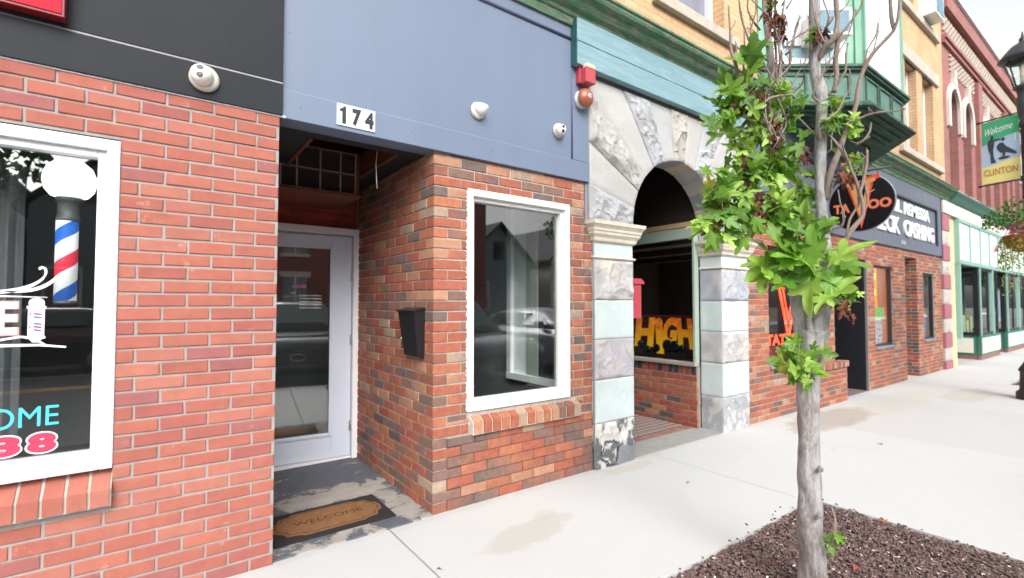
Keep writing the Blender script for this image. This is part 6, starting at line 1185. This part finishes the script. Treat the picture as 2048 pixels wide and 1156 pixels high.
def cloth(z0,z1,name,m,off=0,fn0=None,fn1=None,thick=.002,a=s0,b=s1):
    mb=MB(); n=14
    def W_(s,z,o): 
        wv=.012*math.sin((s-s0)*9+z*2.2); return AP(s,z,wv+o)
    for i in range(n):
        sa=a+(b-a)*i/n; sb=a+(b-a)*(i+1)/n
        za0=fn0(sa) if fn0 else z0; zb0=fn0(sb) if fn0 else z0; za1=fn1(sa) if fn1 else z1; zb1=fn1(sb) if fn1 else z1
        for j in range(4):
            l=lambda p,q,t:p+(q-p)*t
            P=[W_(sa,l(za0,za1,j/4),-off),W_(sb,l(zb0,zb1,j/4),-off),W_(sb,l(zb0,zb1,(j+1)/4),-off),W_(sa,l(za0,za1,(j+1)/4),-off)]; Q=[W_(sa,l(za0,za1,j/4),-off+thick),W_(sb,l(zb0,zb1,j/4),-off+thick),W_(sb,l(zb0,zb1,(j+1)/4),-off+thick),W_(sa,l(za0,za1,(j+1)/4),-off+thick)]
            mb.hexa(P+Q)
    return mb.build(name,m,bn)
M_BG=mat('banner_green',srgb(64,168,120),.6,.03); M_BB=mat('banner_blue',srgb(176,200,226),.6,.05,2); M_BYL=mat('banner_yellow',srgb(232,222,140),.6,.03); M_BDK=mat('banner_ink',srgb(52,58,72),.6); M_BRD=mat('banner_red',srgb(190,110,80),.6); M_BWH=mat('banner_white',srgb(235,240,238),.6)
w_=s1-s0
g0=lambda s:zt-.27-.10*(((s-s0)/w_))**1.6            # lower edge of the green, sinking towards the far side
y1=lambda s:zb+.30+.04*math.cos(((s-s0)/w_)*PI)
mid=cloth(zb,zt,'cloth',M_BB)
cloth(0,zt,'green_band',M_BG,.0025,fn0=g0,thick=.002); cloth(zb,0,'yellow_band',M_BYL,.0025,fn1=y1,thick=.002)
def bt(mb,s,a,z,w,h,bold=.02,shear=0): # text seen from the street side: runs from the shops (large s) towards the post
    k=len(mb.v); text_geo(mb,s,(0,0,0),(1,0,0),(0,0,1),w,h,.002,bold=bold,shear=shear)
    for i in range(k,len(mb.v)):
        x,y_,zz=mb.v[i]; ss=a-x; mb.v[i]=AP(ss,z+zz+x*.10,.012*math.sin((ss-s0)*9+(z+zz)*2.2)-.0065+y_)
mb=MB(); bt(mb,'Welcome',s1-.05,zt-.225,.34,.11,.0,.35); mb.build('lettering',M_BWH,bn)
mb=MB(); 
def bt0(mb,s,a,z,w,h,bold):
    k=len(mb.v); text_geo(mb,s,(0,0,0),(1,0,0),(0,0,1),w,h,.002,bold=bold)
    for i in range(k,len(mb.v)):
        x,y_,zz=mb.v[i]; ss=a-x; mb.v[i]=AP(ss,z+zz,.012*math.sin((ss-s0)*9+(z+zz)*2.2)-.0065+y_)
bt0(mb,'CLINTON',s1-.03,zb+.12,.40,.10,.0); mb.build('lettering',M_BRD,bn)
def sil(mb,polys):
    for poly in polys:
        P=[]; k=len(mb.v); n=len(poly)
        F=[AP(s1-x*w_,zb+z,.012*math.sin((s1-x*w_-s0)*9+(zb+z)*2.2)-.005) for x,z in poly]; B=[AP(s1-x*w_,zb+z,.012*math.sin((s1-x*w_-s0)*9+(zb+z)*2.2)-.0065) for x,z in poly]
        i=[mb.vert(p) for p in F]; j=[mb.vert(p) for p in B]; mb.f.append(j)
        for q in range(n): mb.f.append([i[q],i[(q+1)%n],j[(q+1)%n],j[q]])
circ=lambda cx_,cz_,rx,rz,n=14:[(cx_+rx*math.cos(2*PI*k/n),cz_+rz*math.sin(2*PI*k/n)) for k in range(n)]
mb=MB(); sil(mb,[circ(.30,.715,.05,.035),[(.19,.68),(.28,.695),(.36,.67),(.36,.60),(.33,.52),(.34,.40),(.40,.31),(.26,.31),(.25,.45),(.20,.52),(.17,.62)],[(.33,.68),(.55,.675),(.55,.655),(.35,.645)],
 circ(.60,.655,.045,.03),[(.42,.56),(.50,.61),(.60,.60),(.66,.54),(.90,.43),(.93,.40),(.88,.39),(.68,.44),(.60,.44),(.52,.45),(.45,.50)],[(.56,.44),(.64,.44),(.62,.38),(.58,.38)],circ(.60,.365,.15,.022)]); mb.build('silhouette',M_BDK,bn)
mb=MB(); sil(mb,[[(.88,.71),(.91,.71),(.91,.60),(.88,.60)]]); mb.build('pole_emblem',M_BWH,bn)
# leaves, petals
def leaf_mat(name,trans=.35,var=.25):
    if name in MC: return MC[name]
    m=bpy.data.materials.new(name); m.use_nodes=True; n=m.node_tree.nodes; l=m.node_tree.links; b=n['Principled BSDF']; o=n['Material Output']
    at=n.new('ShaderNodeAttribute'); at.attribute_name='col'; g=n.new('ShaderNodeNewGeometry')
    c=mixc(n,l,mrange(n,l,nz(n,l,g.outputs['Position'],40,4),.3,.7,.0,.3),at.outputs['Color'],(.05,.11,.015)); l.new(c,b.inputs['Base Color']); b.inputs['Roughness'].default_value=.42; b.inputs['Specular IOR Level'].default_value=.4
    t=n.new('ShaderNodeBsdfTranslucent'); c2=mixc(n,l,1.0,c,(1.0,1.0,.45),'MULTIPLY'); gm=n.new('ShaderNodeGamma'); l.new(c2,t.inputs[0])
    mx=n.new('ShaderNodeMixShader'); mx.inputs[0].default_value=trans; l.new(b.outputs[0],mx.inputs[1]); l.new(t.outputs[0],mx.inputs[2]); l.new(mx.outputs[0],o.inputs[0]); MC[name]=m; return m
M_LEAF=leaf_mat('leaf',.38); M_FAR=leaf_mat('far_leaf',.25); M_PET=leaf_mat('petal',.2)
def quad_leaf(mb,O,R,L,Wd,c):
    P=[(0,0),(Wd,L*.35),(Wd*.7,L*.75),(0,L),(-Wd*.7,L*.75),(-Wd,L*.35)]
    i=[mb.vert(O+R@Vector((x,y,-.25*abs(x)-.3*y*y/L)),c) for x,y in P]; mb.f.append([i[0],i[1],i[2],i[3]]); mb.f.append([i[0],i[3],i[4],i[5]])
def rr(): return Matrix.Rotation(random.uniform(0,2*PI),3,'Z')@Matrix.Rotation(random.uniform(-1.3,.6),3,'X')@Matrix.Rotation(random.uniform(-.5,.5),3,'Y')
random.seed(31)
BX,BY,BZ=10.08,1.22,2.40
hb=thing('hanging_basket','hanging flower basket with pink blooms and trailing yellow green vines beside the lamp post','flower basket',(BX,BY,BZ))
mb=MB(); mb.lathe([(.02,-.24),(.12,-.22),(.19,-.14),(.225,-.03),(.235,.0),(.22,.01)],(BX,BY,BZ),(0,0,1),20); mb.build('coir_liner',mat('basket_coir',srgb(150,92,60),.9,.25,30,.6,120),hb)
mb=MB(); 
for k in range(3):
    a=2*PI*k/3; mb.tube([(BX+.22*math.cos(a),BY+.22*math.sin(a),BZ),(BX,BY,BZ+.55)],.003,5)
mb.tube([(BX,BY,BZ+.55),(BX+.03,BY-.05,BZ+.62),(LX,LY,BZ+.50)],.012,8); mb.build('hanger',M_LP,hb)
mb=MB()
for k in range(900):
    a=random.uniform(0,2*PI); r=.34*math.sqrt(random.random()); z=BZ+.14+random.uniform(0,.46)*(1-r/.6); g=random.choice([srgb(60,110,52),srgb(84,136,60),srgb(48,92,48),srgb(100,150,70)])
    quad_leaf(mb,Vector((BX+r*math.cos(a)-.04,BY+.10+r*math.sin(a),z)),rr(),random.uniform(.03,.06),random.uniform(.010,.018),jit(g,.15))
for k in range(1500):
    a=random.uniform(0,2*PI); L=random.uniform(.35,.95) if math.sin(a*1.5+1)>0 else .45; t=random.random(); r=.22+.05*random.random(); z=BZ-.02-L*t
    g=random.choice([srgb(150,170,60),srgb(170,186,80),srgb(120,150,52),srgb(186,190,96)])
    quad_leaf(mb,Vector((BX+r*math.cos(a)+random.uniform(-.02,.02),BY+r*math.sin(a)+random.uniform(-.02,.02),z)),rr(),random.uniform(.025,.05),random.uniform(.006,.012),jit(g,.15))
mb.build('foliage',M_FAR,hb,normals=False)
mb=MB()
for k in range(80):
    a=random.uniform(0,2*PI); r=random.uniform(.12,.30); O=Vector((BX+r*math.cos(a),BY+r*math.sin(a),BZ+random.uniform(-.02,.18))); c=random.choice([srgb(226,80,150),srgb(240,120,170),srgb(210,50,130),srgb(244,150,180),srgb(226,80,110)])
    R=rr()
    for q in range(5): quad_leaf(mb,O,R@Matrix.Rotation(q*2*PI/5,3,'Z')@Matrix.Rotation(.5,3,'X'),.034,.014,c)
mb.build('blooms',M_PET,hb,normals=False)
# trees down the street
def tree_far(x,y,h,r,label,seed,n=9000,cols=None,zs=.42,ls=1.0,name='street_tree'):
    random.seed(seed); t=thing(name,label,'tree',(x,y,0))
    mb=MB(); tr=[(x,y,-.1),(x+.03,y,h*.25),(x-.03,y+.04,h*.5),(x,y,h*.85)]; mb.tube(tr,[h*.022,h*.018,h*.014,h*.004],9)
    cl=[]
    for k in range(26):
        a=random.uniform(0,2*PI); rr_=r*random.uniform(.25,.8); zc=h*(.38+.52*random.random()); q=1-abs(zc/h-.62)*1.6; c=Vector((x+math.cos(a)*rr_*q,y+math.sin(a)*rr_*q,zc)); cl.append((c,r*random.uniform(.25,.42)))
        mb.tube([(x,y,h*random.uniform(.25,.6)),tuple((Vector((x,y,zc*.8))+c)/2),tuple(c)],[h*.008,h*.005,h*.002],5)
    mb.build('trunk',mat('bark_far',srgb(100,90,82),.9,.2,10),t)
    mb=MB(); cols=cols or [srgb(56,98,48),srgb(76,124,56),srgb(44,80,42),srgb(98,146,70)]
    for k in range(n):
        c,rad_=random.choice(cl); d=Vector((random.gauss(0,1),random.gauss(0,1),random.gauss(0,.8))).normalized()*rad_*random.uniform(.4,1.0)**.5
        quad_leaf(mb,c+d,rr(),random.uniform(.08,.14)*ls,random.uniform(.03,.05)*ls,jit(random.choice(cols),.18))
    mb.build('crown',M_FAR,t,normals=False); return t
# ================================================================ THE FOREGROUND TREE
random.seed(17)
tr=thing('young_tree','slim street tree with grey bark, bare twigs and clumps of bright lobed leaves','tree',(2.63,1.08,-.02))
def m_bark(m,n,l,pos,b):
    mp=n.new('ShaderNodeMapping'); mp.inputs['Scale'].default_value=(1,1,.35); l.new(pos,mp.inputs['Vector'])
    a=nz(n,l,mp.outputs[0],26,10,.72,.4); c=mixc(n,l,mrange(n,l,a,.36,.64),srgb(130,126,125),srgb(184,182,184))
    sp=n.new('ShaderNodeSeparateXYZ'); l.new(pos,sp.inputs[0])
    q=nz(n,l,mp.outputs[0],11,9,.7,1.0); c=mixc(n,l,mrange(n,l,math_(n,l,'ADD',q,mrange(n,l,sp.outputs['Z'],.0,1.3,.10,-.04)),.55,.62,0,.6),c,srgb(128,112,100))
    c=mixc(n,l,mrange(n,l,nz(n,l,mp.outputs[0],70,6,.7),.62,.72,0,.6),c,srgb(84,74,66)); l.new(c,b.inputs['Base Color'])
    bumpn(n,l,math_(n,l,'ADD',a,math_(n,l,'MULTIPLY',q,1.2)),b,.8,.02)
M_BARK=pos_mat('grey_bark',m_bark,.85)
def refine(P,sub=5,w=0,seed=0):
    """smooth polyline of (x,y,z,r) by Catmull-Rom"""
    out=[]; n=len(P)
    for i in range(n-1):
        p0,p1,p2,p3=[P[max(0,min(n-1,q))] for q in (i-1,i,i+1,i+2)]
        for j in range(sub):
            t=j/sub; out.append(tuple(.5*((2*b)+(-a+c)*t+(2*a-5*b+4*c-d)*t*t+(-a+3*b-3*c+d)*t**3) for a,b,c,d in zip(p0,p1,p2,p3)))
    out.append(P[-1]); return out
mb=MB()
def limb(mb,P,seg=14,sub=6,wob=.10,rmin=.0012):
    Q=refine(P,sub); mb.tube([q[:3] for q in Q],[max(q[3],rmin) for q in Q],seg,wob=wob)
limb(mb,[(a,b,c,d*.84) for a,b,c,d in TRUNK],28,18,.20)
for st in STEMS: limb(mb,[(a,b,c,d*.78) for a,b,c,d in st],20,12,.13)
# knots, scars and old pruning collars
for (px_,pz_,pr_) in ((0,.62,.010),(-.012,.40,.009),(.006,1.18,.010)):
    c=Vector((2.60,1.02,pz_))+Vector((-.36,.93,0))*0; ax=Vector((.80,-.60,0)); toward=Vector((-.93,-.36,0)); o=c+ax*px_*.7+toward*(.046-abs(px_)*.35)
    mb.lathe([(pr_*1.3,-.02),(pr_*1.2,.0),(pr_*.9,.006),(pr_*.5,.003),(0,.001)],o,toward+ax*px_*6,12)
mb.build('trunk',M_BARK,tr)
M_TWIG=mat('twig_bark',srgb(132,118,110),.85,.2,30,.3,90); mb=MB()
for b_ in BRANCHES: limb(mb,b_,8,4,.12)
# buds and spur twigs along the branches
for b_ in BRANCHES:
    Q=refine(b_,3)
    for q in Q[2:]:
        if random.random()<.35:
            d=Vector((random.uniform(-1,1),random.uniform(-.6,.6),random.uniform(-.2,1))).normalized(); L=random.uniform(.008,.05); o=Vector(q[:3]); mb.tube([o,o+d*L*.6,o+d*L+Vector((0,0,L*.2))],[.0022,.0016,.0022],5)
mb.build('branches',M_TWIG,tr)
GC=[srgb(118,162,58),srgb(142,182,72),srgb(88,136,48),srgb(164,198,96),srgb(122,166,72),srgb(98,144,56)]
mb=MB(); ms=MB()
V0=Vector((-.928,-.371,0)); SX=Vector((.80,-.60,0)).normalized()   # towards the viewer's pavement side / along it
def orient(face,droop):
    """leaf frame: y axis = midrib direction, z axis = upper side"""
    yv=(SX*math.sin(face)+Vector((0,0,1))*math.cos(face)+V0*random.uniform(-.1,.7)).normalized()
    nv=(V0*random.uniform(.2,1.0)+Vector((0,0,1))*random.uniform(.2,1.1)+SX*random.uniform(-.6,.6)).normalized()
    xv=yv.cross(nv).normalized(); nv=xv.cross(yv); return Matrix((xv,yv,nv)).transposed()
for (x,y,z,rx,rz,n,sz) in CLUSTERS:
    big=sz>.13; tone=random.uniform(.86,1.14)
    for k in range(max(3,int(n*(.98 if x>0 and sz<.14 and rx>.05 and (x*.80-y*.60)<1.36 else .84)))):
        a=random.uniform(0,2*PI); q=math.sqrt(random.random()); O=Vector((x,y,z))+SX*math.cos(a)*q*rx+Vector((0,0,1))*math.sin(a)*q*rz+V0*random.uniform(-.9,.9)*min(rx,rz,.10)
        face=random.choice((1,-1))*random.uniform(.5,2.9) if random.random()<.8 else random.uniform(-.5,.5)
        if n<9 and z>2.0: face=random.uniform(-1.6,1.6)
        L=sz*(.64 if sz<.15 else .71)*random.uniform(.7,1.25); c=random.choice(GC); kf=random.uniform(.78,1.3); c=tuple(v*tone*kf for v in c)
        if random.random()<.03: c=srgb(170,170,70)
        add_leaf(mb,O,orient(face,0),L,c,random.uniform(.2,.7),random.uniform(-.35,.15))
        if random.random()<.5: 
            e=O-SX*math.cos(a)*rx*.5*q-Vector((0,0,1))*.05; ms.tube([e,(e+O)/2+Vector((0,0,-.01)),O],[.0014,.0013,.0011],4,c=srgb(130,160,70))
mb.build('crown',M_LEAF,tr,normals=False,label='clumps of bright green lobed leaves')
mm=bpy.data.materials.get('x'); ms.build('leaf_stalks',mat('stalk',rough=.6,attr=True),tr,kind='stuff')
mb=MB()
for (x,y,z,rx,rz,n) in DEADCL:
    for k in range(int(n*1.6)):
        O=Vector((x,y,z))+SX*random.uniform(-1,1)*rx+Vector((0,0,1))*random.uniform(-1,1)*rz+V0*random.uniform(.0,.05); c=jit(random.choice([srgb(96,50,40),srgb(78,38,36),srgb(118,70,48),srgb(74,48,42)]),.15)
        add_leaf(mb,O,orient(random.uniform(1.8,4.4),0),random.uniform(.02,.045),c,1.2,random.uniform(-1.2,1.2))
mb.build('dead_leaves',M_DRY,tr,normals=False,label='withered brown leaves and dark red seed clusters')
tree_far(24.5,1.2,6.6,1.9,'leafy green tree farther down the pavement, seen behind the banner',3,12000,ls=1.1)
# ================================================================ ACROSS THE STREET (seen in the shop windows)
M_OB=brick_tex('opposite_brick',srgb(138,70,58),srgb(122,60,52),srgb(140,126,118),bump=.1)
ob=thing('brick_block_opposite','red brick block across the street, reflected in the shop windows','building',(8,-16,0))
mb=MB(); mb.box(1.0,13.6,-26,-14.6,-.2,9.8); mb.build('wall',M_OB,ob)
mb=MB(); mb.cbox(.8,13.8,-26,-14.35,9.8,10.2,.02); mb.build('cornice',M_STONE,ob)
for x in (2.2,4.6,7.0,9.4,11.9):
    for z in (.9,3.7,6.9):
        mb=MB(); mb.box(x-.65,x+.65,-14.61,-14.52,z+1.75,z+2.0); mb.box(x-.62,x+.62,-14.6,-14.5,z-.14,z-.0); f=mb.build('window_lintel',M_LST,ob)
        mb=MB(); mb.box(x-.5,x+.5,-14.598,-14.57,z,z+1.75); mb.build('window',M_PANE,ob)
        mb=MB(); mb.box(x-.5,x+.5,-14.57,-14.55,z+.85,z+.92); mb.box(x-.03,x+.03,-14.57,-14.55,z,z+1.75); mb.build('window_bar',M_WHITE,ob)
mb=MB(); mb.box(5.0,6.9,-14.6,-14.4,2.95,3.55); mb.build('sign_panel',M_BLACK,ob)
M_SID=mat('pale_siding',srgb(214,212,204),.7,.06,.6,.3,1,stretch=(.1,.1,9)); M_SIDB=mat('blue_siding',srgb(120,138,146),.7,.06,.6,.3,1,stretch=(.1,.1,9)); M_ROOF=mat('slate_roof',srgb(70,70,76),.8,.2,6)
def house(x0,x1,y0,y1,h,hr,m,label):
    t=thing('house',label,'house',((x0+x1)/2,y1,0)); xm=(x0+x1)/2
    mb=MB(); mb.box(x0,x1,y0,y1,-.2,h); mb.prism([(x0,h),(x1,h),(xm,h+hr)],y0,y1,'y'); mb.build('wall',m,t)
    mb=MB(); mb.hexa([(x0-.4,y0-.3,h-.25),(xm,y0-.3,h+hr+.06),(xm,y1+.35,h+hr+.06),(x0-.4,y1+.35,h-.25),(x0-.4,y0-.3,h-.1),(xm,y0-.3,h+hr+.22),(xm,y1+.35,h+hr+.22),(x0-.4,y1+.35,h-.1)]); mb.hexa([(xm+.001,y0-.3,h+hr+.06),(x1+.4,y0-.3,h-.25),(x1+.4,y1+.35,h-.25),(xm+.001,y1+.35,h+hr+.06),(xm+.001,y0-.3,h+hr+.22),(x1+.4,y0-.3,h-.1),(x1+.4,y1+.35,h-.1),(xm+.001,y1+.35,h+hr+.22)]); mb.build('roof',M_ROOF,t)
    n=max(2,int((x1-x0)/2.2))
    for k in range(n):
        xc=x0+(k+.5)*(x1-x0)/n
        for z in (1.2,4.2):
            if z+1.5>h: continue
            mb=MB(); mb.box(xc-.55,xc+.55,y1+.005,y1+.07,z-.1,z+1.6); w3=mb.build('window',M_WHITE,t); mb=MB(); mb.box(xc-.45,xc+.45,y1+.071,y1+.09,z,z+1.5); mb.build('pane',M_PANE,w3)
    mb=MB(); mb.box(xm-.35,xm+.35,y1+.005,y1+.07,h+.2,h+1.3); mb.build('gable_window',M_BF,t)
house(14.6,19.6,-27,-18.5,4.0,2.3,M_SIDB,'blue grey gabled house across the street next to the brick block')
house(20.5,28,-27,-17.5,4.4,2.6,M_SID,'large white gabled house across the street')
house(-11.5,-4.2,-27,-16,5.8,2.8,M_SID,'white sided house across the street behind the dark tree')
house(-3.6,.2,-27,-18,5.0,1.8,M_SIDB,'narrow blue grey house across the street beside the brick block')
tree_far(-4.9,-13.0,8.6,2.7,'dark leafy tree on the far pavement in front of the white house',8,7000,ls=2.0)
tree_far(10.4,-13.2,6.2,.9,'narrow columnar tree on the far pavement before the brick block',9,5000,ls=1.6)
tree_far(19.4,-13.2,9.0,2.3,'tall airy tree on the far pavement before the houses',10,4500,ls=1.6)
# parked vehicle beside the kerb
M_GLS=mat('car_glass',srgb(58,70,72),.05,.05,spec=.9)
def car(x,y,label,paint,heading=-1,L=4.55,W=1.82,Ht=1.66,name='parked_car'):
    t=thing(name,label,'car',(x,y,-.16)); X=lambda s:x+heading*(L/2-s)      # s: distance from the front bumper
    g=-.16
    # shell stations: s, half width low, half width waist, z bottom, z waist, z top (hood/belt)
    st=[(0,.60,.62,.42,.55,.72),(.10,.78,.80,.30,.60,.86),(.45,.86,.88,.24,.70,.96),(1.15,.90,.91,.22,.78,1.04),(1.7,.90,.91,.22,.80,1.06),(2.6,.90,.91,.22,.80,1.07),(3.6,.90,.91,.22,.80,1.09),(4.15,.87,.89,.26,.78,1.08),(4.45,.80,.83,.36,.72,1.02),(4.55,.68,.72,.46,.66,.86)]
    def ring(q):
        s,a,b,z0,z1,z2=q; pts=[]
        for sy in (1,-1):
            col=[(a*.80,z0),(a,z0+.10),(b,z1),(b*.975,z2-.06),(b*.90,z2-.012),(b*.55,z2)]
            if sy<0: col=col[::-1]
            pts+=[(X(s),y+sy*p,g+zz) for p,zz in col]
        return pts
    def loft(mb,rings,smooth=True):
        I=[[mb.vert(p) for p in r] for r in rings]; n=len(I[0])
        for k in range(len(I)-1):
            for q in range(n): mb.f.append([I[k][q],I[k][(q+1)%n],I[k+1][(q+1)%n],I[k+1][q]]); mb.smooth.add(len(mb.f)-1)
        mb.f.append(I[0][::-1]); mb.f.append(I[-1])
    mb=MB(); loft(mb,[ring(q) for q in st])
    gh=[(1.30,.80,.74,1.02,1.07),(1.62,.84,.72,1.04,1.28),(2.05,.85,.68,1.04,Ht-.06),(2.45,.85,.67,1.04,Ht),(3.3,.85,.67,1.05,Ht),(3.85,.84,.66,1.05,Ht-.07),(4.22,.80,.68,1.05,1.36),(4.40,.78,.72,1.04,1.10)]
    def gring(q,e=0,zc=0):
        s,a,b,z0,z1=q; return [(X(s),y+sy*(p+e),g+zz) for sy,l in ((1,[(a,z0),((a+b)/2+.015,(z0+z1)/2),(b,z1-.04),(b*.75,z1)]),(-1,[(b*.75,z1),(b,z1-.04),((a+b)/2+.015,(z0+z1)/2),(a,z0)])) for p,zz in l]
    loft(mb,[gring(q) for q in gh]); mb.build('body',paint,t)
    # glasshouse panels laid on the shell
    def skin(mb,pts,n): 
        nv=Vector(n)*.008; i=[Vector(p)+nv for p in pts]; j=[Vector(p) for p in pts]
        mb.face(i); k=len(pts)
        for q in range(k): mb.face([j[q],j[(q+1)%k],i[(q+1)%k],i[q]])
    mb=MB(); skin(mb,[(X(1.40),y+.70,g+1.12),(X(1.40),y-.70,g+1.12),(X(2.02),y-.60,g+Ht-.09),(X(2.02),y+.60,g+Ht-.09)],(heading*.7,0,.7)); mb.build('windscreen',M_GLS,t)
    mb=MB(); skin(mb,[(X(4.36),y+.66,g+1.16),(X(4.36),y-.66,g+1.16),(X(3.92),y-.58,g+Ht-.13),(X(3.92),y+.58,g+Ht-.13)],(-heading*.7,0,.7)); mb.build('rear_window',M_GLS,t)
    for sy in (1,-1):
        for a,b,c,d in ((1.72,2.08,2.62,2.62),(2.70,2.70,3.42,3.42),(3.50,3.50,3.84,4.06)):
            yt=y+sy*.725; yl=y+sy*.855; mb=MB(); skin(mb,[(X(a),yl,g+1.10),(X(d),yl,g+1.10),(X(c),yt,g+Ht-.13),(X(b),yt,g+Ht-.13)],(0,sy*1.6,.4)); mb.build('side_window',M_GLS,t)
        mb=MB(); mb.cbox(min(X(1.80),X(1.98)),max(X(1.80),X(1.98)),min(y+sy*.90,y+sy*1.06),max(y+sy*.90,y+sy*1.06),g+1.04,g+1.20,.03); mb.build('wing_mirror',paint,t)
        mb=MB(); mb.hexa([(X(.03),y+sy*.50,g+.66),(X(.30),y+sy*.872,g+.70),(X(.34),y+sy*.85,g+.70),(X(.10),y+sy*.50,g+.66),(X(.06),y+sy*.50,g+.78),(X(.36),y+sy*.878,g+.86),(X(.40),y+sy*.85,g+.86),(X(.13),y+sy*.50,g+.80)]); mb.build('headlight',mat('headlight',srgb(200,205,210),.15,.05,spec=.8),t)
        mb=MB(); mb.cbox(min(X(4.36),X(4.50)),max(X(4.36),X(4.50)),min(y+sy*.60,y+sy*.86),max(y+sy*.60,y+sy*.86),g+.78,g+1.0,.02); mb.build('tail_light',mat('tail_red',srgb(130,14,20),.2,.05),t)
        for s in (.88,3.62):
            mb=MB(); mb.lathe([(.20,.0),(.33,.0),(.345,.03),(.345,.19),(.33,.22),(.2,.22)],(X(s),y+sy*.90,g+.345),(0,-sy,0),28); wl=mb.build('wheel',mat('tyre',(.02,.02,.02),.8,.1),t)
            mb=MB(); mb.lathe([(.215,-.004),(.205,.02),(.06,.012),(.05,-.006),(0,-.008)],(X(s),y+sy*.90,g+.345),(0,-sy,0),20); mb.build('rim',M_METAL,wl)
    mb=MB(); mb.cbox(min(X(-.01),X(.08)),max(X(-.01),X(.08)),y-.40,y+.40,g+.48,g+.72,.02); mb.build('grille',M_BLACK,t)
    mb=MB(); mb.tube([(X(-.02),y+.12*math.cos(2*PI*k/20),g+.61+.065*math.sin(2*PI*k/20)) for k in range(21)],.010,6); mb.build('badge',mat('chrome',(.6,.6,.62),.2,.02,metal=1),t)
    return t
for (x,y,rz_,lb,pm,hh) in ((1.45,-2.72,-88,'dark grey sport utility car parked nose to the kerb opposite the blue grey fascia',mat('dark_grey_paint',srgb(40,44,52),.2,.05,coat=.9,metal=.4),1.66),
  (4.75,-2.75,-93,'black sport utility car parked nose to the kerb opposite the stone arch',mat('black_paint',srgb(26,28,32),.2,.05,coat=1),1.72),
  (7.9,-2.7,-90,'silver car parked nose to the kerb opposite the oval hanging sign',mat('silver_paint',srgb(150,154,160),.3,.05,coat=.7,metal=.6),1.5)):
    c_=car(x,y,lb,pm,heading=-1,Ht=hh); c_.rotation_euler=(0,0,rad(rz_))
car(-2.3,-9.5,'black car parked along the far pavement opposite the barber shop',mat('black_paint'),heading=-1,Ht=1.5)
car(14,-9.5,'silver car parked along the far pavement before the gabled houses',mat('silver_paint'),heading=-1,Ht=1.5)
